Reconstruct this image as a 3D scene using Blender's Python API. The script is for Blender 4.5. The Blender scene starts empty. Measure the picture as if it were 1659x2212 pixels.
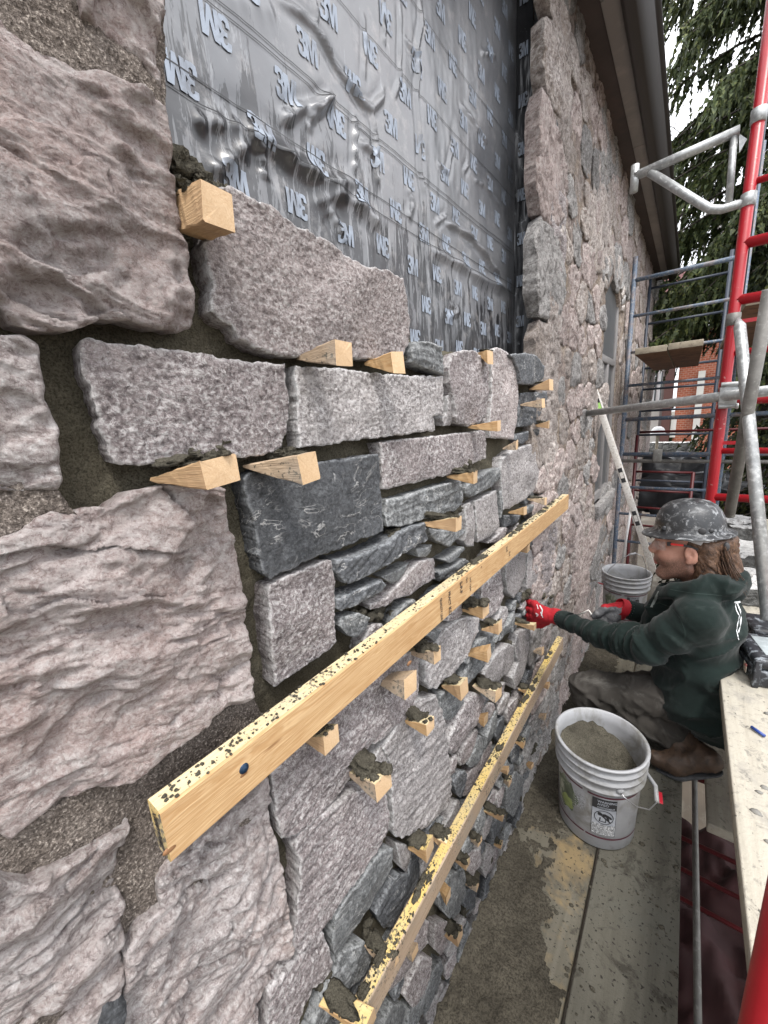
import bpy, math, random
import numpy as np
from mathutils import Matrix, Vector
from mathutils.geometry import delaunay_2d_cdt

scene = bpy.context.scene
# ---------------------------------------------------------------- camera
FPX = 850.0
CX, CY = 829.5, 1106.0
def _unit(v): v = np.asarray(v, float); return v / np.linalg.norm(v)
_wY = _unit([1490 - CX, 865 - CY, FPX])
_h2 = _unit([990 - CX, 865 + 33 - CY, FPX])
_wZ = _unit(np.cross(_wY, _h2)); _wZ = -_wZ if _wZ[1] > 0 else _wZ
_wX = np.cross(_wY, _wZ)
AX = np.array([_wX, _wY, _wZ])                 # rows: world axes seen from the camera (right, down, forward)
CAM = np.array([0.60, 0.0, 1.38])              # wall face is x = 0, scaffold deck is z = 0
cam_data = bpy.data.cameras.new('camera'); cam = bpy.data.objects.new('camera', cam_data)
scene.collection.objects.link(cam); scene.camera = cam
cam_data.sensor_fit = 'HORIZONTAL'; cam_data.sensor_width = 36.0
cam_data.lens = FPX / 1659.0 * 36.0
cam_data.clip_start = 0.02; cam_data.clip_end = 400
M = Matrix.Identity(4)
for i in range(3):
    M[i][0] = AX[i][0]; M[i][1] = -AX[i][1]; M[i][2] = -AX[i][2]; M[i][3] = CAM[i]
cam.matrix_world = M

# ---------------------------------------------------------------- overcast sky
SUN_EL, SUN_AZ = math.radians(63), math.radians(128)     # azimuth measured from +Y towards +X
world = bpy.data.worlds.new("World"); scene.world = world; world.use_nodes = True
nt = world.node_tree; nt.nodes.clear()
w_out = nt.nodes.new('ShaderNodeOutputWorld'); w_bg = nt.nodes.new('ShaderNodeBackground')
w_sky = nt.nodes.new('ShaderNodeTexSky'); w_sky.sky_type = 'NISHITA'; w_sky.sun_disc = False
w_sky.sun_elevation = SUN_EL; w_sky.sun_rotation = SUN_AZ; w_sky.dust_density = 4.0
w_mix = nt.nodes.new('ShaderNodeMixRGB'); w_mix.inputs[0].default_value = 0.82
# even cloud layer, brighter overhead than at the horizon as overcast skies are
w_tc = nt.nodes.new('ShaderNodeTexCoord'); w_sep = nt.nodes.new('ShaderNodeSeparateXYZ'); w_rmp = nt.nodes.new('ShaderNodeValToRGB')
nt.links.new(w_tc.outputs['Generated'], w_sep.inputs[0]); nt.links.new(w_sep.outputs[2], w_rmp.inputs[0])
w_rmp.color_ramp.elements[0].position = 0.0; w_rmp.color_ramp.elements[0].color = (.46, .47, .485, 1)
w_rmp.color_ramp.elements[1].position = 1.0; w_rmp.color_ramp.elements[1].color = (1, 1, 1, 1)
w_mul = nt.nodes.new('ShaderNodeMixRGB'); w_mul.blend_type = 'MULTIPLY'; w_mul.inputs[0].default_value = 1.0; w_mul.inputs[2].default_value = (17.0, 17.1, 17.4, 1)
nt.links.new(w_rmp.outputs[0], w_mul.inputs[1]); nt.links.new(w_mul.outputs[0], w_mix.inputs[2])
nt.links.new(w_sky.outputs[0], w_mix.inputs[1]); nt.links.new(w_mix.outputs[0], w_bg.inputs[0])
w_bg.inputs[1].default_value = 0.115
nt.links.new(w_bg.outputs[0], w_out.inputs[0])
sd = bpy.data.lights.new('sun', 'SUN'); sd.energy = 1.5; sd.angle = math.radians(11); sd.color = (1.0, 0.965, 0.92)
sun = bpy.data.objects.new('sun', sd); scene.collection.objects.link(sun)
dv = Vector((math.sin(SUN_AZ) * math.cos(SUN_EL), math.cos(SUN_AZ) * math.cos(SUN_EL), math.sin(SUN_EL)))
sun.rotation_euler = dv.to_track_quat('Z', 'Y').to_euler()
scene.view_settings.view_transform = 'Standard'; scene.view_settings.look = 'None'
scene.view_settings.exposure = 1.2; scene.view_settings.gamma = 1.0
scene.view_settings.use_curve_mapping = False
scene.cycles.max_bounces = 8; scene.cycles.diffuse_bounces = 3; scene.cycles.transparent_max_bounces = 8

# ---------------------------------------------------------------- geometry of the view: picture point -> place
def ray(x, y):
    v = np.array([x - CX, y - CY, FPX]); return AX @ v
def onX(x, y, X=0.0):
    r = ray(x, y); return CAM + r * ((X - CAM[0]) / r[0])
def P(x, y, Y):
    r = ray(x, y); return CAM + r * (Y / r[1])
def onZ(x, y, Z=0.0):
    r = ray(x, y); return CAM + r * ((Z - CAM[2]) / r[2])
def depth_of(p):
    return float(AX[:, 2] @ (np.asarray(p) - CAM))
VIEWS = {0: (0, 0, 1), 1: (0, 0, .5), 2: (0, 737.3, .5), 3: (0, 1474.7, .5), 4: (829.5, 0, .5), 5: (713.2, 658.4, .3307),
         6: (713.2, 1152.1, .3307), 7: (603.5, 1645.9, .3307), 8: (1097.2, 1042.4, .3472), 9: (1261.8, 0, .2481),
         10: (1261.8, 548.6, .2481), 11: (1261.8, 1645.9, .2559), 12: (1481.3, 1097.2, .1736)}
def V(c, pts):
    ox, oy, s = VIEWS[c]; return [(ox + s * x, oy + s * y) for x, y in pts]

# ---------------------------------------------------------------- noise
def _hash(ix, iy, iz, seed):
    h = (ix.astype(np.uint32) * np.uint32(374761393)) ^ (iy.astype(np.uint32) * np.uint32(668265263)) ^ (iz.astype(np.uint32) * np.uint32(2147483647 - 4))
    h = h ^ np.uint32((seed * 2654435761) & 0xffffffff)
    h = (h ^ (h >> np.uint32(13))) * np.uint32(1274126177)
    h = (h ^ (h >> np.uint32(15))) * np.uint32(2246822519)
    return h ^ (h >> np.uint32(16))
_G = np.array([[1,1,0],[-1,1,0],[1,-1,0],[-1,-1,0],[1,0,1],[-1,0,1],[1,0,-1],[-1,0,-1],[0,1,1],[0,-1,1],[0,1,-1],[0,-1,-1]], float)
def pn(p, seed=0):
    p = np.asarray(p, float)
    f0 = np.floor(p); i = f0.astype(np.int64); f = p - f0
    u = f * f * f * (f * (f * 6 - 15) + 10)
    out = 0
    for dx in (0, 1):
        wx = u[:, 0] if dx else 1 - u[:, 0]
        for dy in (0, 1):
            wy = u[:, 1] if dy else 1 - u[:, 1]
            for dz in (0, 1):
                wz = u[:, 2] if dz else 1 - u[:, 2]
                g = _G[_hash(i[:, 0] + dx, i[:, 1] + dy, i[:, 2] + dz, seed) % np.uint32(12)]
                out = out + wx * wy * wz * (g[:, 0] * (f[:, 0] - dx) + g[:, 1] * (f[:, 1] - dy) + g[:, 2] * (f[:, 2] - dz))
    return out
def fbm(p, octs=4, gain=.5, seed=0, lac=2.03):
    s = 0; a = 1.0; p = np.asarray(p, float)
    for o in range(octs):
        s = s + a * pn(p, seed + o * 17); a *= gain; p = p * lac + 3.1
    return s
def ridged(p, octs=4, gain=.5, seed=0):
    s = 0; a = 1.0; p = np.asarray(p, float)
    for o in range(octs):
        s = s + a * (1 - 2 * np.abs(pn(p, seed + o * 13))); a *= gain; p = p * 2.07 + 1.7
    return s

# ---------------------------------------------------------------- objects
COL = scene.collection
def mesh_from(verts, faces, smooth=True):
    me = bpy.data.meshes.new('m'); verts = np.asarray(verts, float)
    me.from_pydata(verts.tolist(), [], [tuple(int(k) for k in f) for f in faces]) if not isinstance(faces, np.ndarray) else _fast(me, verts, faces)
    me.update()
    if smooth: me.polygons.foreach_set('use_smooth', [True] * len(me.polygons))
    return me
def _fast(me, v, f):
    n, k = f.shape
    me.vertices.add(len(v)); me.vertices.foreach_set('co', v.astype(np.float32).ravel())
    me.loops.add(n * k); me.loops.foreach_set('vertex_index', f.astype(np.int32).ravel())
    me.polygons.add(n); me.polygons.foreach_set('loop_start', np.arange(0, n * k, k, dtype=np.int32))
    try: me.polygons.foreach_set('loop_total', np.full(n, k, dtype=np.int32))
    except Exception: pass
    me.update(calc_edges=True); me.validate()
def wloc(o):
    p = np.zeros(3)
    while o is not None:
        p = p + np.array(o.location); o = o.parent
    return p
def obj(name, verts, faces, mat, parent=None, smooth=True, kind=None, loc=None):
    verts = np.asarray(verts, float)
    base = wloc(parent) if parent is not None else np.zeros(3)
    if parent is None and loc is None and kind is None:
        lo = verts.min(0); hi = verts.max(0); loc = [(lo[0] + hi[0]) / 2, (lo[1] + hi[1]) / 2, lo[2]]
    if loc is not None: verts = verts - np.asarray(loc) ; 
    else: verts = verts - base
    me = mesh_from(verts, faces, smooth)
    o = bpy.data.objects.new(name, me); COL.objects.link(o)
    if loc is not None: o.location = (np.asarray(loc) - base).tolist()
    if parent is not None: o.parent = parent
    for m in (mat if isinstance(mat, (list, tuple)) else [mat]): me.materials.append(m)
    if kind: o['kind'] = kind
    return o
def thing(name, label, cat, loc=(0, 0, 0), group=None):
    o = bpy.data.objects.new(name, None); COL.objects.link(o); o.empty_display_size = .05
    o.location = [float(a) for a in loc]; return tag(o, label, cat, group)
def tag(o, label, cat, group=None):
    o['label'] = label; o['category'] = cat
    if group: o['group'] = group
    return o
class MB:
    """collects shapes into one mesh"""
    def __init__(s): s.v = []; s.f = []; s.mi = []
    def add(s, v, f, mi=0):
        n = len(s.v); s.v.extend([tuple(a) for a in v]); s.f.extend([tuple(int(i) + n for i in q) for q in f]); s.mi.extend([mi] * len(f)); return s
    def build(s, name, mat, parent=None, smooth=False, bevel=0, kind=None, loc=None, seg=2):
        o = obj(name, s.v, s.f, mat, parent, smooth, kind, loc)
        if any(s.mi): o.data.polygons.foreach_set('material_index', s.mi)
        if bevel:
            b = o.modifiers.new('bevel', 'BEVEL'); b.width = bevel; b.segments = seg; b.limit_method = 'ANGLE'; b.angle_limit = math.radians(35)
            o.data.polygons.foreach_set('use_smooth', [True] * len(o.data.polygons))
        return o
def box(mb, lo, hi, mi=0, R=None, c=(0, 0, 0)):
    v = [(x, y, z) for x in (lo[0], hi[0]) for y in (lo[1], hi[1]) for z in (lo[2], hi[2])]
    if R is not None: v = [tuple(np.asarray(R) @ np.array(a) + np.asarray(c)) for a in v]
    else: v = [tuple(np.array(a) + np.asarray(c)) for a in v]
    return mb.add(v, [(0, 1, 3, 2), (4, 6, 7, 5), (0, 4, 5, 1), (2, 3, 7, 6), (0, 2, 6, 4), (1, 5, 7, 3)], mi)
def frame_of(d):
    d = _unit(d); a = np.array([0, 0, 1.]) if abs(d[2]) < .9 else np.array([1., 0, 0])
    u = _unit(np.cross(a, d)); return u, np.cross(d, u), d
def tube(mb, pts, r, n=14, cap=True, mi=0):
    pts = [np.asarray(p, float) for p in pts]; rr = r if hasattr(r, '__len__') else [r] * len(pts)
    V0 = []; F = []; u = None
    for i, p in enumerate(pts):
        d = (pts[min(i + 1, len(pts) - 1)] - pts[max(i - 1, 0)])
        d = _unit(d)
        if u is None: u, w, _ = frame_of(d)
        else: u = _unit(u - d * (u @ d)); w = np.cross(d, u)
        for k in range(n):
            a = 2 * math.pi * k / n; V0.append(p + rr[i] * (math.cos(a) * u + math.sin(a) * w))
    for i in range(len(pts) - 1):
        for k in range(n):
            k2 = (k + 1) % n; F.append((i * n + k, i * n + k2, (i + 1) * n + k2, (i + 1) * n + k))
    if cap: F.append(tuple(range(n - 1, -1, -1))); F.append(tuple((len(pts) - 1) * n + k for k in range(n)))
    return mb.add(V0, F, mi)
def lathe(mb, prof, c, n=48, mi=0, axis=None):
    """prof: (radius, z) list"""
    Vv = []; F = []; c = np.asarray(c, float); R = np.eye(3) if axis is None else np.array(frame_of(axis)).T
    for r, z in prof:
        for k in range(n):
            a = 2 * math.pi * k / n; Vv.append(c + R @ np.array([r * math.cos(a), r * math.sin(a), z]))
    for i in range(len(prof) - 1):
        for k in range(n):
            k2 = (k + 1) % n; F.append((i * n + k, i * n + k2, (i + 1) * n + k2, (i + 1) * n + k))
    return mb.add(Vv, F, mi)

# ---------------------------------------------------------------- materials
def hexmat(name, rough=.8, spec=.3, metal=0.0):
    m = bpy.data.materials.new(name); m.use_nodes = True; t = m.node_tree; b = t.nodes['Principled BSDF']
    b.inputs['Roughness'].default_value = rough; b.inputs['Metallic'].default_value = metal
    b.inputs['Specular IOR Level'].default_value = spec
    return m, t, b
class NB:
    def __init__(s, t): s.t = t
    def n(s, typ, **kw):
        nd = s.t.nodes.new(typ)
        for k, v in kw.items(): setattr(nd, k, v)
        return nd
    def link(s, a, b): s.t.links.new(a, b)
    def coord(s, kind='Position', scale=(1, 1, 1), rot=(0, 0, 0)):
        if kind == 'Position': src = s.n('ShaderNodeNewGeometry').outputs['Position']
        else: src = s.n('ShaderNodeTexCoord').outputs[kind]
        mp = s.n('ShaderNodeMapping'); s.link(src, mp.inputs['Vector'])
        mp.inputs['Scale'].default_value = scale; mp.inputs['Rotation'].default_value = rot
        return mp.outputs[0]
    def noise(s, vec, scale, detail=4, rough=.6, dist=0.0):
        nd = s.n('ShaderNodeTexNoise'); s.link(vec, nd.inputs['Vector']); nd.inputs['Scale'].default_value = scale
        nd.inputs['Detail'].default_value = detail; nd.inputs['Roughness'].default_value = rough; nd.inputs['Distortion'].default_value = dist
        return nd.outputs['Fac']
    def ramp(s, fac, stops, interp='LINEAR'):
        r = s.n('ShaderNodeValToRGB'); s.link(fac, r.inputs[0]); e = r.color_ramp; e.interpolation = interp
        while len(e.elements) < len(stops): e.elements.new(.5)
        for el, (p, c) in zip(e.elements, stops):
            el.position = p; el.color = (c, c, c, 1) if not hasattr(c, '__len__') else (*c[:3], 1)
        return r.outputs[0]
    def mix(s, fac, a, b, mode='MIX'):
        m = s.n('ShaderNodeMixRGB', blend_type=mode)
        for i, x in ((0, fac), (1, a), (2, b)):
            if hasattr(x, 'links') or isinstance(x, bpy.types.NodeSocket): s.link(x, m.inputs[i])
            elif hasattr(x, '__len__'): m.inputs[i].default_value = (*x[:3], 1)
            else: m.inputs[i].default_value = x if i == 0 else (x, x, x, 1)
        return m.outputs[0]
    def math(s, op, a, b=0.0):
        m = s.n('ShaderNodeMath', operation=op)
        for i, x in ((0, a), (1, b)):
            if isinstance(x, bpy.types.NodeSocket): s.link(x, m.inputs[i])
            else: m.inputs[i].default_value = x
        return m.outputs[0]
    def bump(s, h, strength, dist, bsdf, prev=None):
        b = s.n('ShaderNodeBump'); s.link(h, b.inputs['Height']); b.inputs['Strength'].default_value = strength; b.inputs['Distance'].default_value = dist
        if prev is not None: s.link(prev, b.inputs['Normal'])
        s.link(b.outputs[0], bsdf.inputs['Normal']); return b.outputs[0]

def mat_stone(name, dark, mid, light, speck=.5, fs=60., contrast=1.0, vein=.0, tint=None, lich=0.0):
    m, t, b = hexmat(name, .88, .25); q = NB(t)
    co = q.coord('Position'); 
    oi = q.n('ShaderNodeObjectInfo')
    n1 = q.noise(co, 5, 5, .65, .6)
    n2 = q.noise(co, fs * .85, 8, .78, .5)
    co2 = q.coord('Position', scale=(1, 1, 2.2), rot=(.5, .1, 0)); n3 = q.noise(co2, fs * .36, 7, .76, 1.0)
    n4 = q.noise(co, fs * 1.6, 4, .7, .2)
    base = q.ramp(n1, [(.32, [c * .72 for c in mid]), (.5, mid), (.70, [min(1, c * 1.28) for c in mid])])
    if tint is not None: base = q.mix(q.ramp(q.noise(co, 3.3, 4, .7, .8), [(.45, 0.), (.62, 1.)]), base, tint)
    col = q.mix(q.math('MULTIPLY', q.ramp(n2, [(.405, 1.0), (.475, 0.)]), .72), base, dark)
    va = q.ramp(q.noise(co, 7, 4, .6), [(.30, .35), (.62, 1.)]); oj = q.math('ADD', q.math('MULTIPLY', oi.outputs['Random'], .5), .6)
    sk = q.math('MULTIPLY', q.math('MULTIPLY', va, oj), speck)
    col = q.mix(q.math('MULTIPLY', q.ramp(n2, [(.515, 0.), (.585, 1.0)]), sk), col, light)
    col = q.mix(q.math('MULTIPLY', q.ramp(n3, [(.52, 0.), (.64, 1.)]), q.math('MULTIPLY', sk, .85)), col, light)
    col = q.mix(q.math('MULTIPLY', q.ramp(n3, [(.36, 1.), (.46, 0.)]), .6), col, dark)
    col = q.mix(q.math('MULTIPLY', q.ramp(n4, [(.30, 1.), (.42, 0.)]), .55), col, dark)
    col = q.mix(q.math('MULTIPLY', q.ramp(n4, [(.57, 0.), (.68, 1.)]), speck * .7), col, light)
    if vein:
        v = q.noise(q.coord('Position', scale=(1, 1, 1.6), rot=(.8, 0, 0)), 7, 4, .6, 1.5)
        v = q.ramp(v, [(.485, 0.), (.5, 1.), (.515, 0.)]); v = q.math('MULTIPLY', v, q.ramp(q.noise(co, 9, 3), [(.45, 0.), (.6, 1.)]))
        col = q.mix(q.math('MULTIPLY', v, vein), col, (.75, .74, .72))
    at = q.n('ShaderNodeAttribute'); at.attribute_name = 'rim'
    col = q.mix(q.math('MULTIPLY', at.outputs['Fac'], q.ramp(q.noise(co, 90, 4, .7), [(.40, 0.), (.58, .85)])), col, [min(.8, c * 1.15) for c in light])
    if lich:
        l = q.ramp(q.noise(co, 2.2, 5, .7, .5), [(.56, 0.), (.66, 1.)]); col = q.mix(q.math('MULTIPLY', l, lich), col, (.34, .21, .07))
    hv = q.n('ShaderNodeHueSaturation'); q.link(col, hv.inputs['Color'])
    q.link(q.math('ADD', q.math('MULTIPLY', oi.outputs['Random'], .32), .84), hv.inputs['Value'])
    q.link(hv.outputs[0], b.inputs['Base Color'])
    h = q.math('ADD', q.math('MULTIPLY', n2, 1.0), q.math('MULTIPLY', n3, .8))
    nn = q.bump(h, .95 * contrast, .012, b)
    q.bump(q.noise(co, fs * 3.2, 4, .75), .6 * contrast, .005, b, nn)
    return m
S_OLD = mat_stone('old pink beige stone', (.22, .16, .15), (.46, .40, .385), (.70, .675, .66), .6, 115, 1.1, tint=(.44, .345, .32))
S_OLD2 = mat_stone('old layered beige stone', (.18, .14, .135), (.42, .375, .365), (.70, .68, .67), .65, 100, 1.1, tint=(.43, .35, .325), lich=.05)
S_PUR = mat_stone('purple grey granite', (.075, .062, .064), (.27, .232, .23), (.70, .68, .675), .85, 120, 1.0, vein=.3)
S_PNK = mat_stone('pink grey granite', (.10, .078, .076), (.36, .31, .30), (.74, .71, .70), .8, 130, 1.0)
S_DRK = mat_stone('dark blue grey stone', (.032, .034, .037), (.085, .089, .096), (.30, .315, .33), .4, 110, .8, vein=.6)
S_GRN = mat_stone('green grey stone', (.05, .053, .054), (.155, .160, .163), (.44, .455, .46), .6, 90, .9, vein=.5)
S_LGT = mat_stone('light grey granite', (.095, .085, .085), (.36, .335, .33), (.74, .72, .72), .8, 130, 1.0)
S_RUB = mat_stone('old mortared rubble', (.11, .09, .082), (.38, .33, .305), (.70, .66, .63), .8, 55, 1.5, tint=(.31, .26, .225), lich=.08)
S_RB2 = mat_stone('old pink rubble', (.12, .09, .082), (.42, .345, .325), (.72, .67, .64), .8, 50, 1.5, tint=(.32, .255, .235))
S_RB3 = mat_stone('old grey rubble', (.10, .095, .092), (.31, .295, .285), (.60, .59, .58), .8, 55, 1.5, tint=(.20, .19, .185))

def mat_mortar(name, c1, c2, grain=300, pebble=.0, light=None):
    m, t, b = hexmat(name, .95, .15); q = NB(t); co = q.coord('Position')
    n1 = q.noise(co, 9, 5, .65); n2 = q.noise(co, grain, 3, .7)
    col = q.mix(q.ramp(n1, [(.35, 0.), (.65, 1.)]), c1, c2)
    col = q.mix(q.ramp(n2, [(.38, .75), (.55, 0.)]), col, [c * .35 for c in c1])
    if light: col = q.mix(q.ramp(n2, [(.56, 0.), (.68, .9)]), col, light)
    q.link(col, b.inputs['Base Color'])
    nn = q.bump(n2, 1.0, .006, b); q.bump(q.noise(co, grain * .22, 4, .7), .7, .01, b, nn)
    return m
MORT = mat_mortar('fresh mortar', (.10, .088, .062), (.15, .135, .10), 330)
MORTD = mat_mortar('damp mortar crumbs', (.075, .068, .052), (.12, .11, .085), 300)
MORTO = mat_mortar('old sandy mortar', (.13, .108, .092), (.20, .17, .15), 260, light=(.46, .41, .36))
MORTF = mat_mortar('mortar on deck', (.042, .037, .028), (.072, .064, .049), 190)

def mat_wood(name, c1, c2, c3, gs=1.0, bumpy=.25, kind='Object', specks=0.0, grey=0.0, yellow=0.0, speckcol=(.075, .068, .05)):
    """grain runs along local x"""
    m, t, b = hexmat(name, .68, .3); q = NB(t)
    co = q.coord(kind, scale=(.9, 14 * gs, 14 * gs)); cf = q.coord(kind)
    oi = q.n('ShaderNodeObjectInfo'); add = q.n('ShaderNodeVectorMath', operation='ADD'); q.link(co, add.inputs[0])
    cmb = q.n('ShaderNodeCombineXYZ'); r10 = q.math('MULTIPLY', oi.outputs['Random'], 40)
    for i in range(3): q.link(r10, cmb.inputs[i])
    q.link(cmb.outputs[0], add.inputs[1]); v = add.outputs[0]
    n1 = q.noise(v, 1.6, 4, .6, 1.8); n2 = q.noise(v, 9, 3, .6, .4)
    w = q.math('SINE', q.math('MULTIPLY', n1, 70.0))
    col = q.ramp(q.math('ADD', q.math('MULTIPLY', w, .25), .5), [(.1, c1), (.75, c2)])
    col = q.mix(q.math('MULTIPLY', q.ramp(n2, [(.35, 1.), (.6, 0.)]), .35), col, c3)
    col = q.mix(q.math('MULTIPLY', q.ramp(q.noise(cf, 9, 4, .6), [(.4, 0.), (.7, 1.)]), .35), col, c3)
    vk = q.n('ShaderNodeTexVoronoi'); q.link(q.coord(kind, scale=(1.1, 6, 6)), vk.inputs['Vector']); vk.inputs['Scale'].default_value = 2.4
    col = q.mix(q.ramp(vk.outputs['Distance'], [(.035, .85), (.07, 0.)]), col, (.22, .11, .045))
    if yellow: col = q.mix(q.math('MULTIPLY', q.ramp(q.noise(cf, 3.0, 3, .6), [(.38, .25), (.66, 1.)]), yellow), col, (.66, .43, .06))
    if grey: col = q.mix(q.math('MULTIPLY', q.ramp(q.noise(cf, 5, 4, .6), [(.3, .4), (.7, 1.)]), grey), col, (.33, .31, .28))
    if specks:
        sp = q.noise(cf, 120, 5, .65); cl = q.noise(cf, 5.2, 5, .7)
        thr = q.math('ADD', q.math('MULTIPLY', cl, .55), sp)
        col = q.mix(q.ramp(thr, [(.885 - specks * .1, 0.), (.925 - specks * .1, .9)]), col, speckcol)
        col = q.mix(q.ramp(q.noise(cf, 7, 6, .7), [(.50, 0.), (.72, .55)]), col, (.33, .31, .27))
    hv = q.n('ShaderNodeHueSaturation'); q.link(col, hv.inputs['Color'])
    q.link(q.math('ADD', q.math('MULTIPLY', oi.outputs['Random'], .3), .85), hv.inputs['Value'])
    q.link(hv.outputs[0], b.inputs['Base Color'])
    q.bump(q.math('ADD', q.math('MULTIPLY', w, .12), n2), bumpy, .003, b)
    return m
PINE = mat_wood('pine lumber', (.38, .225, .10), (.52, .36, .195), (.31, .17, .07))
PINE_TOP = mat_wood('pine edge with mortar crumbs', (.52, .44, .28), (.60, .52, .35), (.48, .38, .20), specks=.5, yellow=.1, speckcol=(.12, .105, .08))
PINE_YEL = mat_wood('yellow stained pine edge', (.49, .40, .21), (.56, .47, .28), (.46, .35, .15), specks=.75, yellow=.6, speckcol=(.11, .098, .07))
PINE_GRY = mat_wood('greyed pine', (.36, .27, .19), (.45, .35, .26), (.28, .20, .13), specks=.2)
PINE_END = mat_wood('pine end grain', (.42, .26, .125), (.54, .37, .21), (.35, .20, .09), gs=3)
PINE_STAMP = mat_wood('painted board end', (.58, .42, .16), (.64, .48, .22), (.45, .33, .12), specks=.8, speckcol=(.03, .03, .03))

def mat_plain(name, c, rough=.6, metal=0., spec=.4, n=0.1, ns=20, c2=None, thr=(.5, .62), bump=0., bs=80, kind='Position', amt=1.0, det=5):
    m, t, b = hexmat(name, rough, spec, metal); q = NB(t); co = q.coord(kind)
    f = q.noise(co, ns, det, .65, .3)
    col = q.mix(q.ramp(f, [(.3, 0.), (.7, 1.)]), [x * (1 - n) for x in c], [min(1, x * (1 + n)) for x in c])
    if c2 is not None: col = q.mix(q.math('MULTIPLY', q.ramp(q.noise(co, ns * 1.7, det, .7, .5), [(thr[0], 0.), (thr[1], 1.)]), amt), col, c2)
    q.link(col, b.inputs['Base Color'])
    if bump: q.bump(q.noise(co, bs, 4, .6), bump, .004, b)
    return m

# ================================================================= THE WALL
rng = random.Random(7)
BUILD = thing('stone_building', 'old rubble stone building, its bay half filled with new stones under grey plastic film', 'building', (0, 1.0, 0))

def densify(poly, h, jit, seed, fr=28.):
    out = []; n = len(poly)
    for i in range(n):
        a = np.array(poly[i]); b = np.array(poly[(i + 1) % n]); L = np.linalg.norm(b - a); k = max(1, int(round(L / h)))
        for j in range(k): out.append(a + (b - a) * j / k)
    out = np.array(out); p3 = np.c_[out * fr, np.full(len(out), seed * 1.37)]
    out[:, 0] += jit * fbm(p3, 3, .6, seed); out[:, 1] += jit * fbm(p3 + 50, 3, .6, seed + 5)
    return out
def inside(pts, poly):
    x, y = pts[:, 0], pts[:, 1]; r = np.zeros(len(pts), bool); n = len(poly)
    for i in range(n):
        x1, y1 = poly[i]; x2, y2 = poly[(i + 1) % n]
        c = ((y1 > y) != (y2 > y)); 
        with np.errstate(divide='ignore', invalid='ignore'):
            r ^= c & (x < (x2 - x1) * (y - y1) / (y2 - y1 + 1e-12) + x1)
    return r
def edge_dist(pts, poly):
    d = np.full(len(pts), 9.); n = len(poly)
    for i in range(n):
        a = poly[i]; b = poly[(i + 1) % n]; ab = b - a; t = np.clip(((pts - a) @ ab) / (ab @ ab + 1e-12), 0, 1)
        d = np.minimum(d, np.linalg.norm(pts - (a + t[:, None] * ab), axis=1))
    return d
from mathutils.kdtree import KDTree
def kdist(pts, B):
    kd = KDTree(len(B))
    for i, b in enumerate(B): kd.insert((b[0], b[1], 0), i)
    kd.balance(); fn = kd.find
    return np.array([fn((a, b, 0))[2] for a, b in pts.tolist()])
def area(poly):
    p = np.asarray(poly); return .5 * abs(np.sum(p[:, 0] * np.roll(p[:, 1], -1) - p[:, 1] * np.roll(p[:, 0], -1)))
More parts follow.
